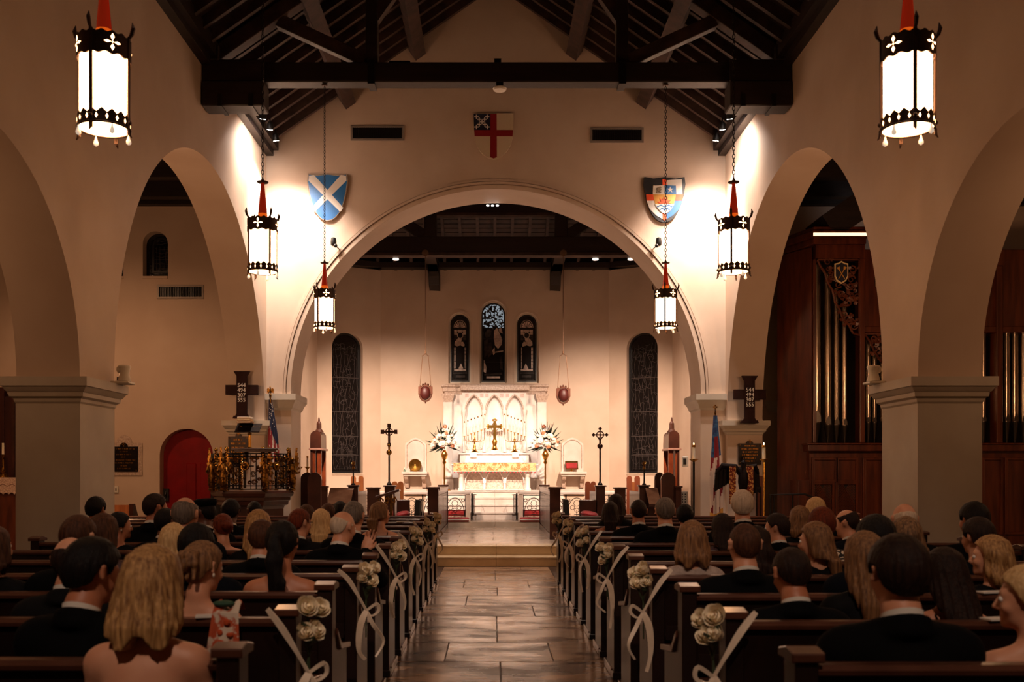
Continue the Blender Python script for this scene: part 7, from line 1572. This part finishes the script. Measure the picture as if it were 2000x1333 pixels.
def hair_mesh(style, R, h, seed, length, g):
    rq = random.Random(seed); ph = [rq.uniform(0,6.28) for _ in range(6)]; a_ = 1.0 if g == 'm' else 0.97
    zb = 0.20 if length > 0.30 else 0.40
    f = Field((-0.19,-0.27,zb),(0.19,0.17,0.965),h); f.R, f.piv = R, HP
    x, y, z = np.meshgrid(*f.ax, indexing='ij'); hx, hy, hz = f._loc(x, y, z); hz = hz-0.798
    th = np.arctan2(hx, -(hy+0.01)); zz = z
    def strands(amp, n): return amp*(np.sin(th*n+ph[0]+2.2*np.sin(zz*9+ph[1]))+0.7*np.sin(th*n*1.9+ph[2]+2*np.sin(zz*13+ph[3]))+0.5*np.sin(th*n*0.6+zz*11+ph[4]))
    thick = {'short':0.013,'crop':0.007,'full':0.022,'balding':0.011,'fringe':0.008,'cap':0.016}.get(style,0.016)
    def capd(t_):
        r = (0.077*a_+t_, 0.096*a_+t_, 0.098+t_); A, B, C = hx/r[0], (hy+0.005)/r[1], hz/r[2]; k0 = np.sqrt(A*A+B*B+C*C); k1 = np.sqrt((A/r[0])**2+(B/r[1])**2+(C/r[2])**2)+1e-6; return k0*(k0-1)/k1
    man = g == 'm'
    zl = np.interp(hy, [-0.13,-0.07,-0.042,-0.030,0.016,0.022,0.034,0.06,0.085,0.12], [-0.088,-0.092,-0.06,0.008,0.008,-0.025,0.010,0.045,0.060,0.075] if man else [-0.100,-0.105,-0.07,-0.030,-0.030,-0.02,0.010,0.045,0.060,0.075])
    d = np.maximum(capd(thick)+strands(0.0016,26), zl-hz)
    if style in ('balding','fringe'):
        crown = 0.052 if style == 'balding' else 0.020; d = np.maximum(d, np.where(hy > -0.02, hz-crown-0.25*np.clip(-hy,-0.02,0.1), hz-crown-0.35*np.clip(-hy-0.02,0,0.1)))
    f.F = np.minimum(f.F, d).astype(np.float32)
    Ry = np.array(R); 
    def column(zs, rx, ry, yc, xc=None, yfront=0.03, wav=0.0, amp=0.003, n=22, keep=None):
        cx = np.interp(zz, zs, xc) if xc is not None else 0.0
        if wav: cx = cx + wav*np.sin(zz*42+ph[5]+th*2)
        lx = hx*1.0; X_ = (lx-cx)/np.interp(zz,zs,rx); Y_ = (hy-np.interp(zz,zs,yc))/np.interp(zz,zs,ry)
        d = (np.sqrt(X_*X_+Y_*Y_)-1)*np.minimum(np.interp(zz,zs,rx),np.interp(zz,zs,ry))+strands(amp,n)*np.clip((0.86-zz)*8,0.2,1)
        d = np.maximum(d, np.maximum(zz-zs[-1], zs[0]+0.025*np.sin(th*5+ph[1])-zz)); d = np.maximum(d, hy-yfront); f.put((slice(None),)*3, d, 0.02, 0, 'u')
    e = 0.90-length
    if style == 'bob': column([e,e+0.05,0.70,0.80,0.87],[0.110,0.122,0.116,0.098,0.075],[0.070,0.092,0.104,0.110,0.085],[-0.045,-0.035,-0.018,-0.008,-0.008],None,0.045,0,0.0042,17)
    elif style == 'long': column([e,e+0.12,0.62,0.70,0.80,0.87],[0.060,0.085,0.105,0.106,0.094,0.072],[0.030,0.045,0.070,0.095,0.105,0.085],[-0.105,-0.10,-0.065,-0.030,-0.010,-0.008],None,0.035,0,0.0036,19)
    elif style == 'wavy': column([e,e+0.12,0.62,0.70,0.80,0.87],[0.075,0.098,0.115,0.112,0.096,0.072],[0.045,0.060,0.078,0.098,0.105,0.085],[-0.09,-0.085,-0.055,-0.030,-0.010,-0.008],None,0.04,0.012,0.006,13)
    elif style == 'pony': f.ell((0,-0.115,0.815),(0.028,0.028,0.028),0.02); column([e,e+0.10,0.70,0.79,0.83],[0.014,0.045,0.050,0.036,0.020],[0.012,0.030,0.036,0.032,0.020],[-0.115,-0.125,-0.135,-0.135,-0.125],[0.015,0.012,0.0,0.0,0.0],0.2,0.006,0.003,9)
    elif style == 'bun': f.ell((0,-0.125,0.775),(0.048,0.040,0.044),0.012); f.cap((-0.03,-0.15,0.78),(0.03,-0.152,0.765),0.014,None,0.006); f.cap((-0.02,-0.15,0.755),(0.025,-0.145,0.795),0.012,None,0.006)
    elif style == 'updo':
        for k in range(9):
            a = k*0.72; r = 0.045*(1-k/14); f.cap((0.02+r*math.cos(a),-0.115-0.004*k,0.79+r*math.sin(a)),(0.02+r*math.cos(a+0.7),-0.119-0.004*k,0.79+r*math.sin(a+0.7)),0.023,0.019,0.006)
        for k in range(4): f.cap((0.05-0.03*k,-0.10,0.835),(0.075-0.045*k,-0.115,0.72),0.017,0.010,0.008)
    f.R = None
    V_, Q, _ = f.mesh(); return V_, Q

def hairmat(name, a, b, r=0.55): return mat(name, a, r, col2=b, nscale=7, stretch=(13,13,0.8), bump=0.5, bscale=22, bstretch=(11,11,0.35), lo=0.30, hi=0.70, spec=0.18 if sum(a) < 0.3 else 0.4)
HM = {'black': hairmat('hair_black', rgb(24,17,16), rgb(12,9,9)), 'dark': hairmat('hair_dark_brown', rgb(48,29,21), rgb(26,15,12)), 'brown': hairmat('hair_brown', rgb(92,56,36), rgb(50,28,19)),
      'auburn': hairmat('hair_auburn', rgb(126,52,26), rgb(72,28,15)), 'blonde': hairmat('hair_blonde', rgb(206,158,100), rgb(120,78,42)), 'light': hairmat('hair_light_blonde', rgb(232,196,140), rgb(190,144,92)),
      'dirty': hairmat('hair_dark_blonde', rgb(158,112,70), rgb(84,52,32)), 'grey': hairmat('hair_grey', rgb(128,112,100), rgb(72,60,52)), 'white': hairmat('hair_white', rgb(226,206,182), rgb(190,166,142)),
      'streak': hairmat('hair_streaked', rgb(164,120,78), rgb(44,26,19))}
SKIN = {'f': mat('skin_fair', rgb(222,164,132), 0.5, col2=rgb(206,142,110), nscale=5, sss=0.12), 't': mat('skin_tan', rgb(196,130,96), 0.5, col2=rgb(178,110,78), nscale=5, sss=0.12), 'b': mat('skin_brown', rgb(112,66,46), 0.45, col2=rgb(92,52,36), nscale=5, sss=0.08)}
CM = {'black': mat('suit_black', rgb(9,9,10), 0.85, bump=0.1, bscale=180, spec=0.08), 'navy': mat('suit_navy', rgb(12,14,22), 0.85, bump=0.1, bscale=180, spec=0.08), 'char': mat('suit_charcoal', rgb(22,21,22), 0.85, bump=0.1, bscale=180, spec=0.08),
      'dress': mat('dress_black', rgb(10,9,10), 0.7, spec=0.1), 'grey': mat('knit_grey', rgb(176,156,146), 0.85, col2=rgb(160,140,130), nscale=40, bump=0.3, bscale=90), 'orange': mat('dress_orange', rgb(206,110,52), 0.6), 'plum': mat('dress_plum', rgb(60,26,30), 0.6)}
SPOTM = mat('blouse_spotted', rgb(232,216,196), 0.7); nt = SPOTM.node_tree; vn = nt.nodes.new('ShaderNodeTexVoronoi'); vn.inputs['Scale'].default_value = 26; vn.feature = 'DISTANCE_TO_EDGE'
tcn = nt.nodes.new('ShaderNodeTexCoord'); nt.links.new(tcn.outputs['Object'], vn.inputs['Vector']); rp = nt.nodes.new('ShaderNodeValToRGB'); rp.color_ramp.interpolation = 'CONSTANT'
rp.color_ramp.elements[0].color = (0.012,0.010,0.010,1); rp.color_ramp.elements[1].position = 0.16; rp.color_ramp.elements[1].color = (*rgb(232,212,186),1); nt.links.new(vn.outputs[0], rp.inputs[0]); nt.links.new(rp.outputs[0], nt.nodes['Principled BSDF'].inputs['Base Color'])
CM['spot'] = SPOTM; SHOE = mat('shoe_black', rgb(16,15,15), 0.3); SHIRT = mat('shirt_white', rgb(232,224,212), 0.7); EYEM = mat('eye', rgb(236,230,224), 0.2); PEARL = mat('earring', rgb(236,224,206), 0.25)
def person(g, px, pyt, Y, yaw, pitch, style, hc, skin, outfit, oc, label, length=0.0, roll=0, pose='lap', body_yaw=0.0, lift=0.0, extra=(), shift=0.0):
    near = Y < 5.2; h = 0.0115 if near else 0.0165; hh = 0.0075 if near else 0.011
    X = U(px,Y); zt_ = V(pyt,Y); top = 0.905 if style in ('fringe','none') else 0.915
    R = rotm(yaw,pitch,roll); s = min(1.10,max(0.86,(zt_-0.452)/top))
    t = thing('person', label, 'person', (X+shift,Y,max(0.452, zt_-top*s)), 'wedding guests seated in the pews'); t.scale = (s,s,s); t.rotation_euler = (0,0,math.radians(-body_yaw))
    def add(nm, me): o = bpy.data.objects.new(nm, me); COL.objects.link(o); o.parent = t; return o
    bo = add('body', body_mesh(g,yaw-body_yaw,pitch,roll,pose,h,SKIN[skin],1 if outfit == 'suit' else 0)); R = rotm(yaw-body_yaw,pitch,roll)
    for nm, (V_, Q) in cloth_parts(g,outfit,pose,h,lift).items(): add(nm, np_mesh(nm, V_, Q, [SHOE if nm == 'shoes' else CM[oc]]))
    if style != 'none':
        V_, Q = hair_mesh(style,R,hh,hash((px,pyt)) % 1000,length,g); add('hair', np_mesh('hair', V_, Q, [HM[hc]]))
    def hp(p): return tuple(np.array(HP)+R @ (np.array(p)-np.array(HP)))
    def mk(nm, b, m):
        me = bpy.data.meshes.new(nm); me.from_pydata(b.v,[],b.f); me.materials.append(m); me.polygons.foreach_set('use_smooth',[True]*len(me.polygons)); return add(nm, me)
    for q in (-1,1): b = MB(); b.ell(hp((q*0.031,0.090,0.785)),0.0125,8,6); mk('eye', b, EYEM)
    if outfit == 'suit':
        b = MB(); n = 20
        b.grid(lambda u, v: (0.066*math.cos(2*PI*u)*(1-0.04*v), -0.018-0.064*math.sin(2*PI*u)*(1-0.04*v), 0.604+0.046*v+0.030*math.sin(2*PI*u)), n, 3, True)
        b.grid(lambda u, v: (0.071*math.cos(2*PI*u)*(1-0.04*v), -0.018-0.069*math.sin(2*PI*u)*(1-0.04*v), 0.604+0.046*v+0.030*math.sin(2*PI*u)), n, 3, True)
        b.grid(lambda u, v: ((0.063+0.0053*v)*math.cos(2*PI*u), -0.018-(0.0612+0.0053*v)*math.sin(2*PI*u), 0.650+0.030*math.sin(2*PI*u)), n, 2, True); mk('shirt_collar', b, SHIRT)
    if outfit == 'straps':
        for q in (-1,1): b = MB(); b.tube([(q*0.075,-0.118,0.45+lift),(q*0.085,-0.085,0.555),(q*0.085,-0.03,0.594),(q*0.08,0.05,0.56),(q*0.075,0.10,0.47+lift)],0.0055,5); mk('shoulder_strap', b, CM[oc])
    if 'earring' in extra:
        for q in (-1,1): b = MB(); b.ell(hp((q*0.086,-0.002,0.748)),(0.006,0.006,0.011),7,5); mk('earring', b, PEARL)
    if 'glasses' in extra:
        b = MB()
        for q in (-1,1):
            b.tube([hp((q*0.034+0.02*math.cos(w*PI/5),0.112,0.785+0.016*math.sin(w*PI/5))) for w in range(10)],0.0018,4,closed=True); b.tube([hp((q*0.055,0.110,0.79)),hp((q*0.086,0.0,0.795))],0.0018,4)
        mk('glasses', b, IRON)
    if 'cap' in extra:
        b = MB(); b.lathe([(0.088,0.0),(0.100,0.03),(0.098,0.055),(0.06,0.068),(0.0,0.07)],(0,0,0),20,1.0,1.15); b.v = [hp((p[0],p[1]-0.005,p[2]+0.845)) for p in b.v]; mk('hat', b, CM['black'])
    return t
P_ = person
# ---- left block, nearest rows first
P_('m',165,1048,3.55,34,14,'full','black','t','suit','black','man in black suit leaning towards the near blonde woman at lower left',body_yaw=10)
P_('f',290,1060,3.12,8,10,'bob','blonde','f','strapless','dress','woman with blonde bob and bare shoulders at lower left foreground',0.30)
P_('m',137,1047,4.35,5,4,'fringe','dark','f','suit','char','balding man mostly hidden behind the near dark-haired man at lower left')
P_('f',388,1054,4.22,30,10,'updo','dirty','f','strapless','dress','woman with twisted dark blonde updo beside the flowered shawl',extra=('earring',))
P_('f',550,1015,5.12,5,6,'pony','black','t','strapless','dress','woman with long black ponytail and bare shoulders, left block',0.42,lift=-0.03)
P_('m',380,1022,5.12,10,10,'full','black','t','suit','navy','dark-haired guest in navy just behind the twisted blonde updo')
P_('m',153,1003,5.12,12,2,'short','brown','f','suit','black','man with combed brown hair and white collar near the left pier')
P_('f',-14,1024,5.12,20,0,'bob','brown','f','sleeved','dress','brown-haired guest cut off by the left picture edge',0.26)
P_('m',510,1013,6.01,0,6,'short','brown','f','suit','black','man in black suit with white collar beside the black ponytail')
P_('f',338,1020,6.01,-8,8,'bob','light','f','sleeved','dress','pale blonde woman peeking out left of the navy-clad guest',0.27)
P_('f',200,1001,6.01,10,4,'long','brown','f','sleeved','plum','woman with brown hair just right of the combed brown-haired man',0.38)
P_('m',676,997,6.91,38,12,'fringe','white','f','suit','black','bald white-haired man resting his cheek on his hand',pose='cheek',body_yaw=6,shift=-0.04)
P_('m',361,967,6.91,4,4,'balding','grey','f','suit','navy','tall man with thinning grey hair in front of the red door')
P_('f',504,994,6.91,-10,6,'long','blonde','f','sleeved','dress','blonde long-haired woman behind the man with the white collar',0.42)
P_('f',437,1003,7.8,-30,14,'bun','auburn','f','backless','dress','woman with auburn hair in a low bun and bare back',extra=('earring',))
P_('m',583,992,7.8,35,6,'short','auburn','f','suit','char','man with reddish hair and glasses turned right, left block',extra=('glasses',))
P_('f',231,999,7.8,55,4,'bun','black','t','sleeved','dress','dark-haired woman in profile with a pearl earring by the left pier',extra=('earring',))
P_('m',322,991,7.8,20,6,'short','black','b','suit','black','small dark-haired guest before the tall thinning-haired man')
P_('m',690,977,7.8,8,6,'short','grey','f','suit','black','grey-brown-haired man in black just right of the bald man')
P_('m',300,962,8.7,42,6,'short','dark','t','suit','black','man in black suit turned right, left of the red door')
P_('m',402,974,8.7,-62,4,'crop','black','b','suit','black','man in a black cap in profile in front of the red door',extra=('cap',))
P_('f',627,993,8.7,0,4,'long','light','f','sleeved','dress','woman with long straight light blonde hair, left block',0.36)
P_('f',742,979,9.6,48,0,'long','dirty','f','straps','dress','woman with thin black straps near the aisle, left block',0.30)
P_('m',450,975,9.6,0,8,'full','black','b','suit','black','black-haired guest in front of the pulpit base')
P_('m',185,970,9.6,10,10,'full','black','t','suit','black','black-haired man against the left pier')
P_('m',598,984,9.6,0,6,'short','brown','f','suit','char','brown-haired man behind the reddish-haired man')
P_('m',497,977,10.5,-35,4,'crop','black','b','suit','navy','guest turned left below the pulpit base',)
P_('f',640,986,10.5,0,4,'bun','brown','f','sleeved','dress','brown-haired woman just right of the long light blonde hair')
P_('f',664,980,11.4,0,4,'bob','black','t','sleeved','dress','black-haired guest far back behind the grey-haired man, left block',0.26)
# ---- right block
P_('m',1757,1043,3.25,-6,4,'full','dark','f','suit','black','broad man in black suit with thick dark hair at lower right foreground')
P_('f',2016,1100,3.28,-60,6,'bun','light','f','strapless','dress','blonde woman in profile with bare shoulder cut off by right picture edge')
P_('m',1552,1066,4.145,-8,16,'short','dark','t','suit','black','man with close dark hair looking down, white collar, near right')
P_('f',1690,1035,4.45,-6,4,'long','dirty','f','sleeved','dress','woman with long brownish blonde hair left of the broad near man',0.46)
P_('f',1852,1074,4.2,-14,12,'long','dark','t','straps','dress','woman with long dark hair right of the broad near man',0.46)
P_('f',1940,1046,5.04,-62,4,'wavy','blonde','f','sleeved','dress','woman in profile with wavy blonde hair at the right',0.44)
P_('m',1455,1018,5.04,-4,2,'crop','brown','f','suit','black','man with faded brown haircut and white collar in the right block')
P_('m',1712,1005,5.04,-10,4,'full','black','t','suit','navy','black-haired man in front of the right pier, left of the streaked hair')
P_('f',1352,1015,5.935,8,4,'bob','dirty','f','knit','grey','woman with straight blonde hair in a pale grey knit top',0.28)
P_('f',1478,1030,5.935,6,6,'wavy','dark','t','strapless','orange','woman with dark curls and bare shoulders behind the faded haircut',0.36)
P_('f',1598,1017,5.935,-58,8,'long','dirty','f','sleeved','dress','woman with long hair in left profile before the spotted blouse',0.36)
P_('f',1771,1007,5.935,-4,6,'bob','streak','f','sleeved','dress','woman with streaked brown and blonde hair by the right pier',0.25)
P_('m',1912,1010,5.935,-18,4,'full','dark','f','suit','navy','dark-haired man in navy at the right under the organ panels')
P_('m',1903,980,6.83,-8,2,'full','black','t','suit','black','tall black-haired man beside the right edge of the right pier')
P_('f',1606,990,6.83,-4,4,'full','auburn','f','short','spot','woman with short ginger hair in a black and white spotted blouse')
P_('m',1767,982,6.83,6,4,'fringe','white','f','suit','black','bald man with white hair in front of the right pier')
P_('f',1412,1002,7.725,-10,6,'long','dark','t','sleeved','plum','woman with long dark brown hair, fourth from the aisle, right block',0.40)
P_('m',1520,1003,7.725,-58,6,'full','dark','f','suit','black','dark-haired guest in left profile wearing black, right block')
P_('m',1660,992,7.725,-50,12,'balding','dark','f','suit','navy','balding dark-haired man in left profile with white collar')
P_('f',1192,979,10.41,6,4,'long','dark','t','straps','orange','woman with long brown hair and crossed straps nearest the aisle, right block',0.34)
P_('m',1299,970,8.62,0,2,'short','grey','f','suit','black','man with short grey hair and a white collar, right block')
P_('m',1450,957,8.62,12,2,'full','white','f','suit','black','tall white-haired man in front of the eagle lectern')
P_('f',1563,987,8.62,-4,4,'bob','dirty','f','sleeved','dress','woman with straight dark blonde hair before the organ panels',0.28)
P_('m',1247,974,9.515,0,2,'crop','dark','t','suit','black','man with close-cut dark hair second from the aisle, right block')
P_('f',1338,985,9.515,8,6,'full','black','t','sleeved','dress','woman with short black hair just right of the grey-haired man')
P_('f',1594,970,9.515,0,6,'bob','light','f','sleeved','dress','woman with bright pale blonde hair in front of the organ lattice',0.26)
P_('f',1203,964,11.3,0,2,'long','dark','t','sleeved','dress','dark-haired woman farthest forward near the aisle, right block',0.36)
